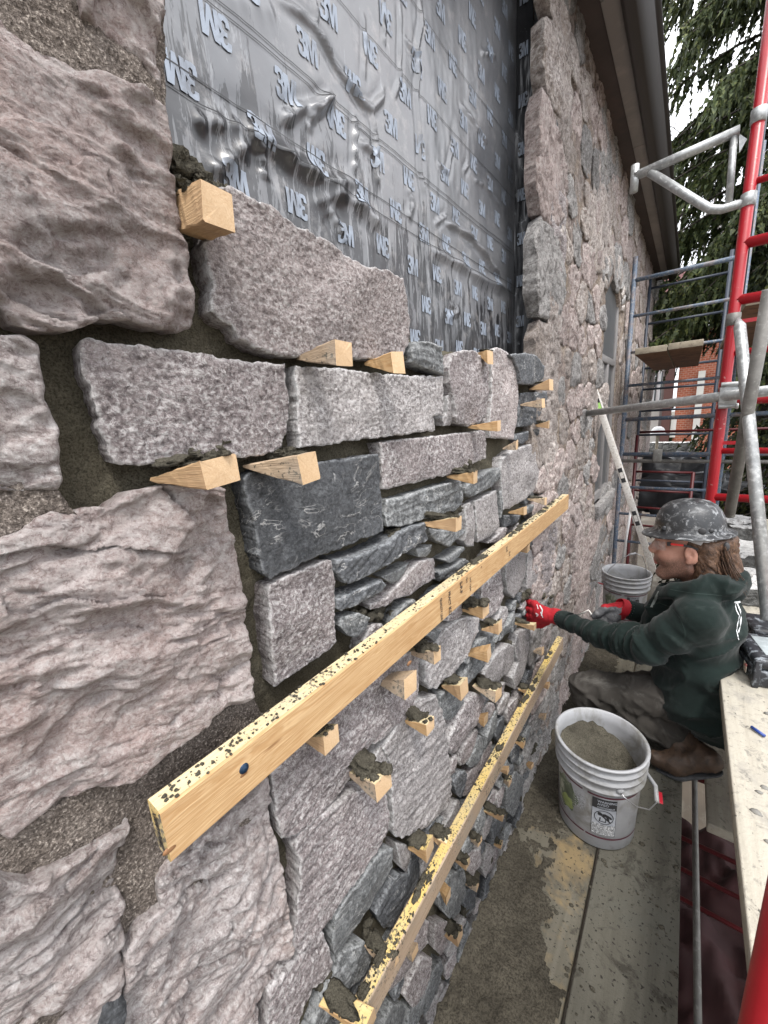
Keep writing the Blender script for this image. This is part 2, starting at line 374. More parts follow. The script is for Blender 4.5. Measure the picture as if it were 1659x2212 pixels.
def patch_mesh(poly, h, jit, seed, hfun, back, inset=.0, fr=28., dec=None):
    """closed slab: poly in (Y,Z); front x = hfun(points, edge distance); back at x=-back"""
    B = densify(poly, h, jit, seed, fr)
    lo = B.min(0); hi = B.max(0)
    nx = int((hi[0] - lo[0]) / h) + 2; ny = int((hi[1] - lo[1]) / (h * .866)) + 2
    gx, gy = np.meshgrid(np.arange(nx), np.arange(ny)); r = np.random.RandomState(seed)
    G = np.c_[(lo[0] + (gx + .5 * (gy % 2)) * h).ravel(), (lo[1] + gy * h * .866).ravel()] + r.uniform(-.18, .18, (nx * ny, 2)) * h
    keep = np.zeros((ny, nx), bool); Bn = np.roll(B, -1, 0)
    for j in range(ny):
        yy = lo[1] + j * h * .866; c_ = (B[:, 1] > yy) != (Bn[:, 1] > yy)
        if not c_.any(): continue
        xs = np.sort(B[c_, 0] + (yy - B[c_, 1]) * (Bn[c_, 0] - B[c_, 0]) / (Bn[c_, 1] - B[c_, 1]))
        keep[j] = np.searchsorted(xs, lo[0] + (np.arange(nx) + .5 * (j % 2)) * h) % 2 == 1
    G = G[keep.ravel()]
    if len(G): G = G[kdist(G, B) > h * .7]
    pts = np.vstack([B, G]) if len(G) else B
    n = len(B)
    vs, es, fs, ov, oe, of = delaunay_2d_cdt([Vector(p) for p in pts], [(i, (i + 1) % n) for i in range(n)], [], 1, 1e-6)
    v2 = np.array([tuple(v) for v in vs]); F = np.array([tuple(f) for f in fs if len(f) == 3])
    a = v2[F[:, 1]] - v2[F[:, 0]]; c = v2[F[:, 2]] - v2[F[:, 0]]; s = a[:, 0] * c[:, 1] - a[:, 1] * c[:, 0]
    F[s < 0] = F[s < 0][:, ::-1]
    # boundary edges, oriented
    cnt = {}
    for f in F:
        for i in range(3):
            cnt[(f[i], f[(i + 1) % 3])] = 1
    bd = [e for e in cnt if (e[1], e[0]) not in cnt]
    d = kdist(v2, B)
    x = hfun(v2, d); globals()['LASTD'] = d
    bset = sorted({e[0] for e in bd} | {e[1] for e in bd}); m1 = {b: len(v2) + i for i, b in enumerate(bset)}; m2 = {b: len(v2) + len(bset) + i for i, b in enumerate(bset)}
    cen = v2.mean(0); vb = v2[bset]; dirn = vb - cen; dirn /= (np.linalg.norm(dirn, axis=1)[:, None] + 1e-9)
    r1 = np.c_[x[bset] - .30 * (x[bset] + back), vb - dirn * min(inset, .004)]; r2 = np.c_[np.full(len(bset), -back), vb - dirn * inset]
    verts = np.vstack([np.c_[x, v2], r1, r2])
    T = [F]
    E_ = np.array(bd); a_, b_ = E_[:, 0], E_[:, 1]
    A1 = np.array([m1[i] for i in a_]); B1 = np.array([m1[i] for i in b_]); A2 = np.array([m2[i] for i in a_]); B2 = np.array([m2[i] for i in b_])
    T += [np.c_[a_, A1, b_], np.c_[b_, A1, B1], np.c_[A1, A2, B1], np.c_[B1, A2, B2]]
    return verts, np.vstack(T), len(F)

def Y_FAR(p): return p[:, 0].mean() > 2.2
def stone_h(style, prot, seed, size):
    r = np.random.RandomState(seed)
    cen = None
    def f(p, d):
        c = (p.min(0) + p.max(0)) / 2; q = p - c; p3 = np.c_[p, np.full(len(p), seed * .71)]
        K = 6 if style != 'old' else 9
        pl = []
        for i in range(K):
            g = r.normal(0, 1, 2); g = g / np.linalg.norm(g) * r.uniform(.06, .30 if style != 'old' else .34)
            pl.append(r.uniform(.0, .30) * size * .12 + q @ g)
        pl = np.array(pl); k = 600.0
        mn = pl.min(0); fac = mn - np.log(np.exp(-k * (pl - mn)).sum(0)) / k
        fac = np.maximum(fac, -.016) if style == 'old' else np.maximum(fac, -.02)
        if style == 'old':
            a = r.uniform(.12, .62); R = np.array([[math.cos(a), -math.sin(a)], [math.sin(a), math.cos(a)]]); qq = p @ R.T
            wq = np.c_[qq[:, 0] * 1.9, qq[:, 1] * 10, np.full(len(p), seed)]; w = fbm(wq * .8, 3, .5, seed)
            wq[:, 1] += 1.4 * w
            rr = ridged(wq, 4, .52, seed); st = fbm(np.c_[qq[:, 0] * 5, qq[:, 1] * 26 + 2.5 * w, np.full(len(p), 3.)], 3, .55, seed + 3)
            led = fbm(p3 * 4.5 + .35 * w[:, None], 4, .55, seed + 8); led = np.tanh(led * 9) * .010 + .006 * np.tanh(12 * fbm(p3 * [9, 15, 1] + .5 * w[:, None], 3, .5, seed + 9))
            x = prot + .004 + fac * .8 + .0036 * (rr - .9) + .0020 * st + led * .85 + .0016 * fbm(p3 * 42, 4, .66, seed + 2) + .0016 * (ridged(np.c_[qq[:, 0] * 14, qq[:, 1] * 48 + 3 * w, np.full(len(p), 2.)], 4, .68, seed + 33) - 1.)
            sC = qq[:, 1] * 10.5 + .9 * w + .8 * fbm(p3 * 7, 2, .5, seed + 21); fr_ = sC - np.floor(sC)
            x = x if Y_FAR(p) else x
            md = np.clip(1.6 * fbm(p3 * 3.1, 3, .55, seed + 22) + .38, 0, 1)
            x = x + .015 * md * (fr_ ** .7 - .5)
            ew = .007
        else:
            rr = ridged(p3 * [5, 9, 1], 3, .5, seed)
            x = prot + .001 + np.maximum(fac, -.013) * .9 + .0028 * (rr - .8) + .0022 * fbm(p3 * 16, 3, .6, seed + 2) + .0020 * (ridged(p3 * 62, 3, .75, seed + 4) - 1.)
            if style == 'smooth': x = prot + fac * .6 + .003 * fbm(p3 * 14, 4, .55, seed + 2) + .002 * (rr - .8) + .0012 * fbm(p3 * 80, 3, .7, seed)
            if style == 'layer':
                a = r.uniform(-.25, .5); st = fbm(np.c_[(p[:, 0] * math.cos(a) + p[:, 1] * math.sin(a)) * 7, (p[:, 1] * math.cos(a) - p[:, 0] * math.sin(a)) * 42, np.full(len(p), 1.)], 4, .6, seed)
                x = x + .006 * st
            ew = min(.0032, size * .03)
        if style == 'old' and Y_FAR(p): x = prot + (x - prot) * .55
        e = np.clip(d / ew, 0, 1); x = x - ew * .75 * (1 - np.sqrt(1 - (1 - e) ** 2))
        return x
    return f

STONES = []      # polygons in (Y,Z) already taken
def add_stone(poly, mat, style, seed, prot=.0, back=.11, lab=None, h=None, inset=.013, parent=None, X0=0.0):
    poly = np.array(poly)
    size = math.sqrt(area(poly)); c = poly.mean(0)
    z = max(.35, depth_of([0, c[0], c[1]]))
    if h is None: h = min(max(.0030, z * .0036), size / 6) if style != 'old' or c[0] > 1.5 else .0026
    jit = min(.0042, size * .017) if style != 'old' else .006
    global LASTD
    v, f, nf = patch_mesh(poly, h, jit, seed, stone_h(style, prot, seed, size), back, inset, fr=40 if style != 'old' else 16)
    v[:, 0] += X0
    o = obj('stone', v, f, mat, parent or BUILD); o.data.polygons.foreach_set('use_smooth', (np.arange(len(f)) < nf).tolist())
    if style != 'old':
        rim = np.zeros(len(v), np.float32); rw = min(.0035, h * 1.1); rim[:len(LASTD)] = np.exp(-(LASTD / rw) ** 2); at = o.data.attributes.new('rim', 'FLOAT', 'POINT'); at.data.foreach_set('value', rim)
    if lab: o['label'] = lab
    STONES.append(poly); return o
def wallpoly(c, pts, X=.0): return [tuple(onX(x, y, X)[1:]) for x, y in V(c, pts)]

old = [
 (1, S_OLD, [(-330,-120),(-300,1300),(0,1300),(80,1385),(220,1415),(320,1420),(460,1380),(580,1385),(680,1405),(800,1415),(856,1408),(872,1380),(850,1200),(832,1050),(806,890),(776,620),(748,500),(738,440),(690,420),(620,360),(460,270),(350,235),(190,120),(60,40),(0,-60)], .020, 'large purple rock-faced stone at the top left'),
 (1, S_OLD, [(300,-160),(380,20),(500,120),(580,175),(660,235),(708,310),(736,335),(722,190),(720,-160)], .012, None),
 (0, S_OLD2, [(-150,728),(20,718),(60,720),(82,737),(90,790),(100,832),(107,867),(132,912),(136,947),(142,997),(145,1037),(137,1057),(75,1060),(0,1062),(-150,1075)], .012, None),
 (2, S_OLD, [(-300,960),(0,868),(100,822),(200,762),(260,738),(340,755),(430,728),(480,742),(600,655),(720,618),(800,607),(900,617),(980,640),(1003,720),(1032,860),(1042,960),(1062,1100),(1082,1250),(1096,1380),(1102,1475),(1108,1555),(1000,1608),(880,1690),(760,1768),(640,1868),(570,1918),(500,1935),(430,1945),(330,1998),(240,2045),(150,2115),(60,2195),(0,2150),(-300,2080)], .018, 'biggest pale purple stone beside the fresh mortar strip'),
 (3, S_OLD2, [(-300,850),(0,882),(120,878),(215,822),(300,780),(400,722),(480,680),(560,632),(582,604),(562,700),(532,800),(517,880),(532,1000),(540,1100),(533,1250),(520,1500),(500,1640),(-300,1700)], .014, None),
 (3, S_OLD2, [(600,1080),(705,985),(695,895),(725,830),(800,755),(900,662),(1050,525),(1186,400),(1192,520),(1186,570),(1210,660),(1234,740),(1250,850),(1256,950),(1270,1080),(1274,1160),(1250,1230),(1200,1310),(1150,1420),(1120,1640),(560,1640),(548,1400),(545,1200)], .016, None),
 (3, S_DRK, [(430,1480),(450,1380),(530,1300),(533,1400),(528,1640),(420,1640)], .020, 'small dark wedge of stone at the bottom left'),
]
for i, (c, m, pts, pr, lb) in enumerate(old): add_stone(wallpoly(c, pts, pr + .004), m, 'old', 11 + i * 7, pr, .10, lb)

new = [  # view, material, style, protrusion, points
 (0, S_PNK,'g',.012,[(470,402),(488,392),(512,394),(550,415),(600,440),(650,480),(725,515),(760,548),(800,572),(850,580),(882,600),(891,640),(896,690),(893,740),(872,778),(840,776),(800,775),(750,765),(700,768),(650,770),(600,760),(560,745),(530,730),(510,700),(487,685),(468,670),(468,640),(471,600),(460,575),(455,520),(458,460)]),
 (0, S_PUR,'g',.010,[(180,730),(200,727),(260,735),(330,745),(400,755),(470,767),(540,775),(590,782),(625,783),(632,830),(636,880),(632,920),(622,965),(600,975),(560,985),(480,990),(400,998),(300,1003),(255,1004),(241,960),(225,925),(228,900),(210,860),(190,800),(184,765)]),
 (5, S_LGT,'g',.010,[(-190,390),(-80,400),(0,404),(120,410),(300,440),(500,455),(768,462),(772,710),(700,725),(718,818),(560,840),(380,862),(200,885),(0,920),(-160,935),(-178,820),(-180,600),(-196,480)]),
 (5, S_GRN,'layer',.012,[(572,232),(680,240),(762,272),(768,455),(640,412),(562,368),(556,300)]),
 (5, S_PUR,'g',.014,[(802,400),(832,320),(900,292),(978,300),(1022,340),(1062,400),(1064,500),(1050,600),(1042,720),(1000,768),(930,790),(852,775),(832,730),(824,600),(804,500)]),
 (5, S_LGT,'g',.0,[(782,592),(812,582),(824,720),(812,785),(762,790),(752,740),(778,700)]),
 (5, S_PNK,'g',.012,[(1074,295),(1120,276),(1180,300),(1238,370),(1256,450),(1253,600),(1243,740),(1228,878),(1150,872),(1068,868),(1066,760),(1080,600),(1080,420)]),
 (5, S_DRK,'smooth',.030,[(1205,318),(1300,312),(1378,332),(1426,400),(1422,470),(1388,503),(1330,522),(1270,514),(1262,430),(1236,360)]),
 (5, S_DRK,'layer',.004,[(1262,578),(1448,562),(1458,700),(1438,758),(1340,786),(1252,798),(1250,700)]),
 (5, S_DRK,'g',.0,[(1242,842),(1316,824),(1316,880),(1262,912),(1236,880)]),
 (5, S_DRK,'g',.0,[(1326,802),(1378,815),(1378,860),(1336,874)]),
 (5, S_PUR,'g',.008,[(350,904),(420,885),(700,862),(860,838),(1032,822),(1044,900),(1042,1000),(960,1038),(830,1098),(600,1158),(450,1196),(378,1203),(372,1100),(362,1000)]),
 (0, S_DRK,'smooth',.016,[(537,1035),(560,1021),(600,1015),(690,1001),(760,991),(800,983),(831,982),(834,1040),(837,1100),(839,1148),(800,1164),(760,1184),(700,1200),(650,1229),(600,1252),(582,1240),(569,1200),(560,1130),(546,1080)]),
 (5, S_GRN,'layer',.014,[(398,1272),(480,1265),(640,1212),(800,1164),(888,1142),(893,1260),(878,1338),(760,1368),(620,1408),(520,1446),(404,1452),(388,1380)]),
 (5, S_GRN,'layer',.006,[(906,1200),(950,1152),(1040,1084),(1138,1063),(1143,1130),(1050,1198),(940,1263),(908,1232)]),
 (5, S_LGT,'g',.006,[(972,1292),(1040,1244),(1108,1214),(1118,1330),(1122,1450),(1060,1526),(988,1556),(978,1450)]),
 (5, S_LGT,'g',.004,[(908,1322),(940,1294),(962,1330),(966,1450),(962,1578),(922,1586),(898,1550),(902,1400)]),
 (5, S_LGT,'g',.012,[(1148,1002),(1220,944),(1366,900),(1382,1000),(1372,1100),(1352,1216),(1290,1276),(1200,1328),(1154,1342),(1144,1200),(1138,1080)]),
 (5, S_GRN,'smooth',.002,[(1121,1217),(1138,1217),(1148,1338),(1132,1396)]),
 (5, S_GRN,'layer',.010,[(678,1462),(760,1480),(840,1442),(888,1424),(898,1490),(820,1558),(790,1582),(722,1545),(684,1510)]),
 (5, S_DRK,'layer',.026,[(72,1680),(200,1652),(350,1582),(500,1484),(650,1422),(663,1540),(590,1588),(480,1640),(330,1738),(205,1818),(130,1826),(82,1750)]),
 (5, S_GRN,'layer',.004,[(752,1670),(830,1622),(898,1584),(898,1610),(830,1668),(780,1688)]),
 (5, S_GRN,'layer',.002,[(590,1600),(680,1570),(690,1595),(640,1650),(595,1650)]),
 (6, S_DRK,'layer',.012,[(72,442),(200,372),(350,302),(388,350),(300,408),(200,468),(100,518),(72,498)]),
 (6, S_PUR,'g',.006,[(522,262),(620,184),(704,168),(714,300),(650,338),(560,400),(450,440),(400,486),(300,510),(292,478),(400,430),(472,330)]),
 (6, S_GRN,'g',.0,[(362,292),(450,243),(548,196),(500,258),(480,290),(420,332)]),
 (6, S_PUR,'g',.012,[(-366,352),(-190,266),(-20,190),(40,180),(60,300),(66,720),(20,780),(-160,900),(-325,1020),(-340,870),(-372,750),(-378,570),(-368,450)]),
 (6, S_GRN,'g',.006,[(104,562),(200,524),(276,556),(258,620),(182,686),(134,678),(96,620)]),
 (6, S_GRN,'layer',.0,[(722,262),(800,218),(905,170),(930,190),(850,262),(740,318)]),
 (5, S_DRK,'g',.0,[(1152,1378),(1256,1374),(1240,1420),(1162,1458)]),
 (5, S_GRN,'g',.0,[(1284,1332),(1340,1304),(1368,1322),(1306,1368)]),
 (5, S_PUR,'g',.0,[(1056,1560),(1150,1456),(1176,1460),(1130,1560)]),
 # below the upper beam
 (0, S_PUR,'layer',.016,[(599,1680),(650,1600),(720,1540),(800,1480),(860,1430),(911,1404),(915,1450),(912,1500),(905,1528),(880,1560),(850,1589),(800,1624),(770,1680),(740,1730),(700,1770),(660,1802),(630,1821),(619,1820),(609,1780),(601,1730)]),
 (6, S_LGT,'layer',.016,[(642,872),(702,780),(742,692),(802,612),(900,552),(996,562),(993,640),(948,760),(898,848),(828,928),(780,958),(720,1026),(674,1036),(644,980)]),
 (6, S_PUR,'layer',.006,[(1012,362),(1080,284),(1133,236),(1138,400),(1128,488),(1060,558),(1014,578),(1008,480)]),
 (6, S_LGT,'g',.010,[(1174,202),(1230,144),(1298,106),(1298,250),(1268,350),(1220,428),(1184,398),(1168,300)]),
 (6, S_LGT,'g',.002,[(1312,102),(1358,122),(1373,300),(1378,400),(1340,428),(1304,398),(1304,250)]),
 (6, S_PUR,'g',.0,[(752,572),(850,484),(878,444),(884,500),(850,558),(790,583)]),
 (6, S_GRN,'g',.0,[(632,662),(740,632),(744,660),(700,718)]),
 (6, S_GRN,'layer',.010,[(1000,700),(1080,654),(1103,730),(1088,780),(1050,828),(1012,898),(960,958),(922,996),(902,960),(930,870),(884,842),(940,800)]),
 (6, S_LGT,'g',.008,[(1022,930),(1100,802),(1180,724),(1218,742),(1223,840),(1180,918),(1122,968),(1062,978)]),
 (6, S_GRN,'layer',.004,[(1102,720),(1132,640),(1210,544),(1238,484),(1215,600),(1160,688)]),
 (6, S_LGT,'g',.006,[(1252,642),(1318,624),(1318,760),(1290,898),(1252,996),(1202,1016),(1194,950),(1232,850),(1222,732)]),
 (6, S_GRN,'smooth',.012,[(742,1062),(800,1034),(900,1062),(903,1120),(850,1188),(810,1232),(762,1218),(748,1140)]),
 (6, S_PUR,'layer',.012,[(784,1370),(832,1262),(902,1132),(980,1054),(1033,1082),(1018,1150),(980,1248),(900,1338),(842,1446),(802,1448),(792,1420)]),
 (0, S_LGT,'layer',.018,[(912,1517),(950,1505),(965,1542),(972,1590),(978,1622),(984,1722),(975,1745),(935,1790),(905,1804),(876,1817),(861,1810),(857,1765),(856,1710),(851,1650),(838,1625),(862,1582),(886,1546)]),
 (6, S_LGT,'g',.004,[(292,1500),(350,1404),(398,1442),(413,1520),(398,1578),(360,1598)]),
 (7, S_PUR,'layer',.018,[(164,502),(250,402),(350,332),(480,242),(600,184),(716,152),(733,300),(748,400),(738,478),(680,596),(600,716),(530,796),(450,916),(380,1046),(320,1116),(260,1196),(162,1280),(114,1258),(142,1100),(162,900),(170,700),(134,600)]),
 (7, S_GRN,'smooth',.010,[(606,702),(702,602),(760,574),(776,700),(720,798),(640,926),(560,1056),(480,1178),(392,1300),(378,1200),(402,1050),(472,902),(542,802)]),
 (7, S_LGT,'g',.004,[(784,542),(868,562),(862,748),(802,698),(788,620)]),
 (7, S_DRK,'layer',.0,[(874,602),(938,622),(943,728),(898,848),(858,948),(762,1096),(702,1108),(654,1020),(702,932),(762,832),(804,752),(862,742)]),
 (7, S_PUR,'layer',.010,[(-60,1500),(0,1432),(100,1334),(200,1244),(308,1134),(368,1270),(372,1380),(328,1448),(250,1536),(200,1636),(150,1780),(20,1980),(-90,1980)]),
 (7, S_GRN,'layer',.004,[(384,1452),(422,1304),(520,1222),(570,1184),(636,1290),(600,1398),(500,1498),(402,1598),(330,1800),(230,1960),(190,1900),(272,1712),(344,1482)]),
 # behind and right of the lower beam
 (7, S_GRN,'g',.004,[(1504,182),(1560,64),(1616,122),(1598,230),(1540,366),(1502,330)]),
 (7, S_DRK,'g',.004,[(1394,422),(1488,304),(1498,400),(1440,536),(1402,556)]),
 (7, S_PUR,'g',.004,[(1254,602),(1338,564),(1338,680),(1280,756),(1244,720)]),
 (7, S_GRN,'layer',.008,[(1134,762),(1228,704),(1238,850),(1198,998),(1130,1046),(1064,960),(1054,900)]),
 (7, S_DRK,'g',.004,[(1244,862),(1318,804),(1298,960),(1240,1018),(1222,930)]),
 (7, S_PUR,'layer',.004,[(1034,1082),(1100,1044),(1128,1200),(1080,1286),(1034,1240)]),
 (7, S_PUR,'g',.004,[(904,1402),(960,1294),(1018,1302),(1008,1420),(960,1556),(880,1616),(834,1558)]),
 (7, S_GRN,'g',.004,[(874,1642),(960,1544),(1008,1442),(1000,1560),(940,1678),(900,1760),(850,1760)]),
 (7, S_PUR,'layer',.004,[(854,1262),(940,1024),(998,1062),(988,1200),(900,1328),(842,1398),(762,1498),(694,1556),(704,1420),(802,1330)]),
 (7, S_GRN,'g',.004,[(694,1718),(760,1604),(836,1604),(850,1640),(820,1760),(740,1860),(660,1860)]),
]
labs = {0: 'big light stone with a sloping shoulder, topmost in the bay', 12: 'dark blue-grey squarish stone, darkest of the large ones', 20: 'long round-nosed dark stone with a broken end', 48: 'long smooth grey-green slab standing on its end'}
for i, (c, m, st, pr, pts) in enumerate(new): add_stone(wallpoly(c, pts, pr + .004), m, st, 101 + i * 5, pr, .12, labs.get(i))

def voronoi(sites, i, bound, shrink):
    s = sites[i]; poly = [np.array(s) + np.array(b) for b in ((-bound, -bound), (bound, -bound), (bound, bound), (-bound, bound))]
    d = np.linalg.norm(sites - s, axis=1); order = np.argsort(d)[1:18]
    for j in order:
        t = sites[j]; n = t - s; L = np.linalg.norm(n); n = n / L; c = L / 2 - shrink
        out = []
        for k in range(len(poly)):
            a, b = poly[k], poly[(k + 1) % len(poly)]; da, db = (a - s) @ n - c, (b - s) @ n - c
            if da <= 0: out.append(a)
            if (da <= 0) != (db <= 0): out.append(a + (b - a) * (da / (da - db)))
        poly = out
        if len(poly) < 3: return None
    return poly
# small stones that fill what is left of the bay
rs = np.random.RandomState(3)
def fill(y0, y1, z0, z1, sy, sz, keep, mats, seed, prot, shrink, style='layer', jitter=.32, back=.1, Hs=None, onlyfree=True, X0=0.0, name='stone'):
    r = np.random.RandomState(seed); S = []
    nz = int((z1 - z0) / sz) + 1; ny = int((y1 - y0) / sy) + 1
    for a in range(nz):
        for b in range(ny): S.append((y0 + (b + .5 * (a % 2) + r.uniform(-jitter, jitter)) * sy, z0 + (a + r.uniform(-jitter, jitter)) * sz))
    S = np.array(S); S2 = S / [sy / sz, 1]; made = 0
    for i in range(len(S)):
        if not keep(S[i]): continue
        p = voronoi(S2, i, sz * 1.5, shrink)
        if p is None: continue
        p = np.array(p) * [sy / sz, 1]
        if area(p) < sy * sz * .25: continue
        # drop slivers of edge and round corners
        q = []
        for k in range(len(p)):
            a_, b_, c_ = p[k - 1], p[k], p[(k + 1) % len(p)]; q += [b_ * .78 + a_ * .22, b_ * .78 + c_ * .22]
        p = np.array(q)
        if onlyfree:
            tst = np.vstack([p, p.mean(0)[None], (p + p.mean(0)) / 2]); bad = 0
            for T in NEAR:
                if inside(tst, T).any(): bad = 1; break
                if inside(T.mean(0)[None], p).any(): bad = 1; break
            if bad: continue
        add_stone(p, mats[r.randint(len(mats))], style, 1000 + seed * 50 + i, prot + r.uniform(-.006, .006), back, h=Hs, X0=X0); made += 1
    return made
NEAR = [np.array(s) for s in STONES]
core_top = [onX(x, y, -.045)[1:] for x, y in [(365,425),(455,398),(482,410),(560,445),(650,505),(740,560),(800,600),(860,618),(882,650),(897,742),(950,752),(975,758),(1060,768),(1120,770),(1192,778)]]
bay = [tuple(a) for a in core_top] + [(2.23, -1.15), (.2, -1.15), tuple(onX(600, 2212, 0)[1:]), tuple(onX(590, 1680, 0)[1:]), tuple(onX(540, 1360, 0)[1:]), tuple(onX(495, 1060, 0)[1:]), tuple(onX(380, 1030, 0)[1:]), tuple(onX(160, 1080, 0)[1:]), tuple(onX(90, 700, 0)[1:]), tuple(onX(400, 700, 0)[1:])]
bay = np.array(bay)
inbay = lambda s: inside(np.array([s]), bay)[0] and s[0] < 2.15
n1 = fill(.55, 2.25, -1.1, 1.3, .16, .105, inbay, [S_GRN, S_PUR, S_DRK, S_LGT], 5, .0, .010)
NEAR = [np.array(s) for s in STONES]
n2 = fill(.6, 2.25, -1.1, 1.3, .095, .062, inbay, [S_GRN, S_PUR, S_DRK], 9, -.006, .008)
print('bay fillers', n1, n2)

# mortar: recessed core of the new work, flush sandy joints of the old work
def core_h(p, d):
    p3 = np.c_[p, np.zeros(len(p))]
    e = np.clip(d / .03, 0, 1)
    return -.047 + .012 * fbm(p3 * 9, 3, .5, 4) + .004 * fbm(p3 * 60, 3, .65, 5) - .02 * (1 - e) ** 2
v, f, nf = patch_mesh(np.array(list(map(tuple, core_top)) + [(2.30, -1.2), (-.05, -1.2), tuple(onX(0, 2300)[1:]), tuple(onX(0, 650)[1:]), tuple(onX(300, 640)[1:])]), .009, .004, 3, core_h, .185)
o = obj('mortar_core', v, f, MORT, BUILD, kind='stuff')
def oldm_h(p, d):
    p3 = np.c_[p, np.zeros(len(p))]; return -.006 + .006 * fbm(p3 * 8, 3, .5, 14) + .004 * fbm(p3 * 120, 3, .7, 15)
for k, pts in enumerate([[(-150,-80),(366,-80),(370,100),(369,224),(345,214),(340,260),(300,262),(100,210),(-150,120)],
                         [(-150,1010),(100,1010),(134,1052),(150,1078),(166,1104),(180,1120),(200,1180),(-150,1280)],
                         [(-150,1760),(60,1790),(300,1650),(560,1510),(592,1600),(592,1690),(560,1780),(420,1950),(330,2120),(300,2300),(-150,2300)]]):
    v, f, nf = patch_mesh(np.array([tuple(onX(x, y, .012)[1:]) for x, y in pts]), .0055, .003, 30 + k, oldm_h, .05)
    obj('sandy_mortar', v, f, MORTO, BUILD, kind='stuff')

# ---- the old wall beyond the bay
NEAR = []
YJ = 2.235
win = (3.86, 4.72, .52, 2.42)
def clear(s):
    y, z = s
    return not (win[0] - .02 < y < win[1] + .02 and win[2] < z < win[3] + .12)
allfar = []
fill(YJ + .16, 3.9, -.75, 3.35, .27, .20, lambda s: clear(s), [S_RUB, S_RB2, S_RB3], 21, .005, .005, 'old', back=.06, Hs=.013, onlyfree=False)
fill(3.95, 9.2, -.45, 3.35, .50, .30, lambda s: clear((s[0], s[1])) and clear((s[0] - .15, s[1])), [S_RUB, S_RB2, S_RB3], 22, .005, .007, 'old', back=.06, Hs=.026, onlyfree=False)
# quoin stones of the jamb facing the camera side
r = np.random.RandomState(8); z = -.9; JX = -.012
while z < 3.4:
    hgt = r.uniform(.22, .48); d_ = r.uniform(-.055, 0) ; 
    xa = -.105
    pf = [(xa, z + .006), (-.012, z + .006), (-.006, z + hgt * .5), (-.012, z + hgt - .006), (xa, z + hgt - .006), (xa + .006, z + hgt * .5)]
    vv, ff, nf = patch_mesh(np.array(pf), .011, .010, int(z * 100) + 500, stone_h('g', .012, int(z * 77) + 300, .2), .2, fr=12)
    w = vv[:, 0].copy(); vv = np.c_[vv[:, 1] + .0, YJ - w, vv[:, 2]]
    o = obj('stone', vv, ff[:, ::1], S_DRK if r.rand() < .6 else S_GRN, BUILD)
    # its face on the street side
    y1 = YJ + r.uniform(.2, .3)
    add_stone([(YJ + .002, z + .008), (y1, z + .01), (y1 + .01, z + hgt * .5), (y1 - .01, z + hgt - .01), (YJ + .002, z + hgt - .008), (YJ - .006, z + hgt * .5)], [S_RUB, S_RB2, S_PUR][r.randint(3)], 'old', int(z * 90) + 700, .004, .05, h=.011)
    z += hgt
# mortared wall body behind, with the window opening left out
def far_h(p, d):
    p3 = np.c_[p, np.zeros(len(p))]; return -.006 + .006 * fbm(p3 * 6, 3, .5, 44) + .004 * fbm(p3 * 40, 3, .65, 45)
def arch(y0, y1, z1, rise, n=10): return [(y0 + (y1 - y0) * t, z1 + rise * math.sin(math.pi * t)) for t in np.linspace(0, 1, n)]
MORT_WALL = mat_stone('old patched wall mortar', (.07, .052, .045), (.235, .19, .17), (.56, .50, .45), .7, 30, 1.3, tint=(.24, .19, .14), lich=.25)
def wallpiece(poly, h=.03, seed=60):
    v, f, nf = patch_mesh(np.array(poly), h, .0, seed, far_h, .55); return obj('wall_body', v, f, MORT_WALL, BUILD)
wallpiece([(YJ + .02, -3.6), (win[0], -3.6), (win[0], 3.4), (YJ + .02, 3.4)], .018)
wallpiece([(win[1], -3.6), (9.6, -3.6), (9.6, 3.4), (win[1], 3.4)], .05)
wallpiece([(win[0], -3.6), (win[1], -3.6), (win[1], win[2]), (win[0], win[2])], .04)
wallpiece(arch(win[0], win[1], win[3] - .18, .2) + [(win[1], 3.4), (win[0], 3.4)], .04)
# body behind the bay and left of it
b = MB(); box(b, (-.55, -1.6, -3.6), (-.192, YJ + .03, 3.5)); box(b, (-.20, -1.6, -3.6), (-.085, .30, 3.5)); box(b, (-.19, .25, -3.6), (-.06, YJ + .02, -1.1)); box(b, (-.19, YJ + .05, -3.6), (-.03, 9.0, -.4)); b.build('wall_body', MORT_WALL, BUILD)
# window in the old wall
FRM = mat_plain('grey painted window wood', (.19, .182, .18), .45, n=.15, ns=6, bump=.1)
GLS = mat_plain('dull window pane', (.075, .077, .08), .35, n=.1, spec=.5)
fr = MB(); y0, y1, z0, z1 = win; xf = -.018
for (ya, yb, za, zb) in ((y0, y0 + .07, z0, z1), (y1 - .07, y1, z0, z1), (y0 + .07, y1 - .07, z0, z0 + .08), (y0 + .07, y1 - .07, 1.75, 1.81), ((y0 + y1) / 2 - .03, (y0 + y1) / 2 + .03, z0 + .08, 1.75)):
    box(fr, (xf - .05, ya, za), (xf, yb, zb))
wf = fr.build('window', FRM, BUILD, bevel=.006)
pb = MB(); box(pb, (xf - .03, y0 + .07, z0 + .08), (xf - .022, (y0 + y1) / 2 - .03, 1.75)); pb.build('pane', GLS, wf)
pb = MB(); box(pb, (xf - .03, (y0 + y1) / 2 + .03, z0 + .08), (xf - .022, y1 - .07, 1.75)); pb.build('pane', GLS, wf)
pb = MB(); A = arch(y0, y1, z1 - .18, .2); pts_ = [(xf - .035, a, b_) for a, b_ in A] + [(xf - .035, y1, 1.81), (xf - .035, y0, 1.81)]
pb.add(pts_ + [(x + .02, a, b_) for x, a, b_ in pts_], [tuple(range(len(pts_) - 1, -1, -1)), tuple(range(len(pts_), 2 * len(pts_)))] + [(i, (i + 1) % len(pts_), (i + 1) % len(pts_) + len(pts_), i + len(pts_)) for i in range(len(pts_))]); pb.build('arched_panel', GLS, wf)
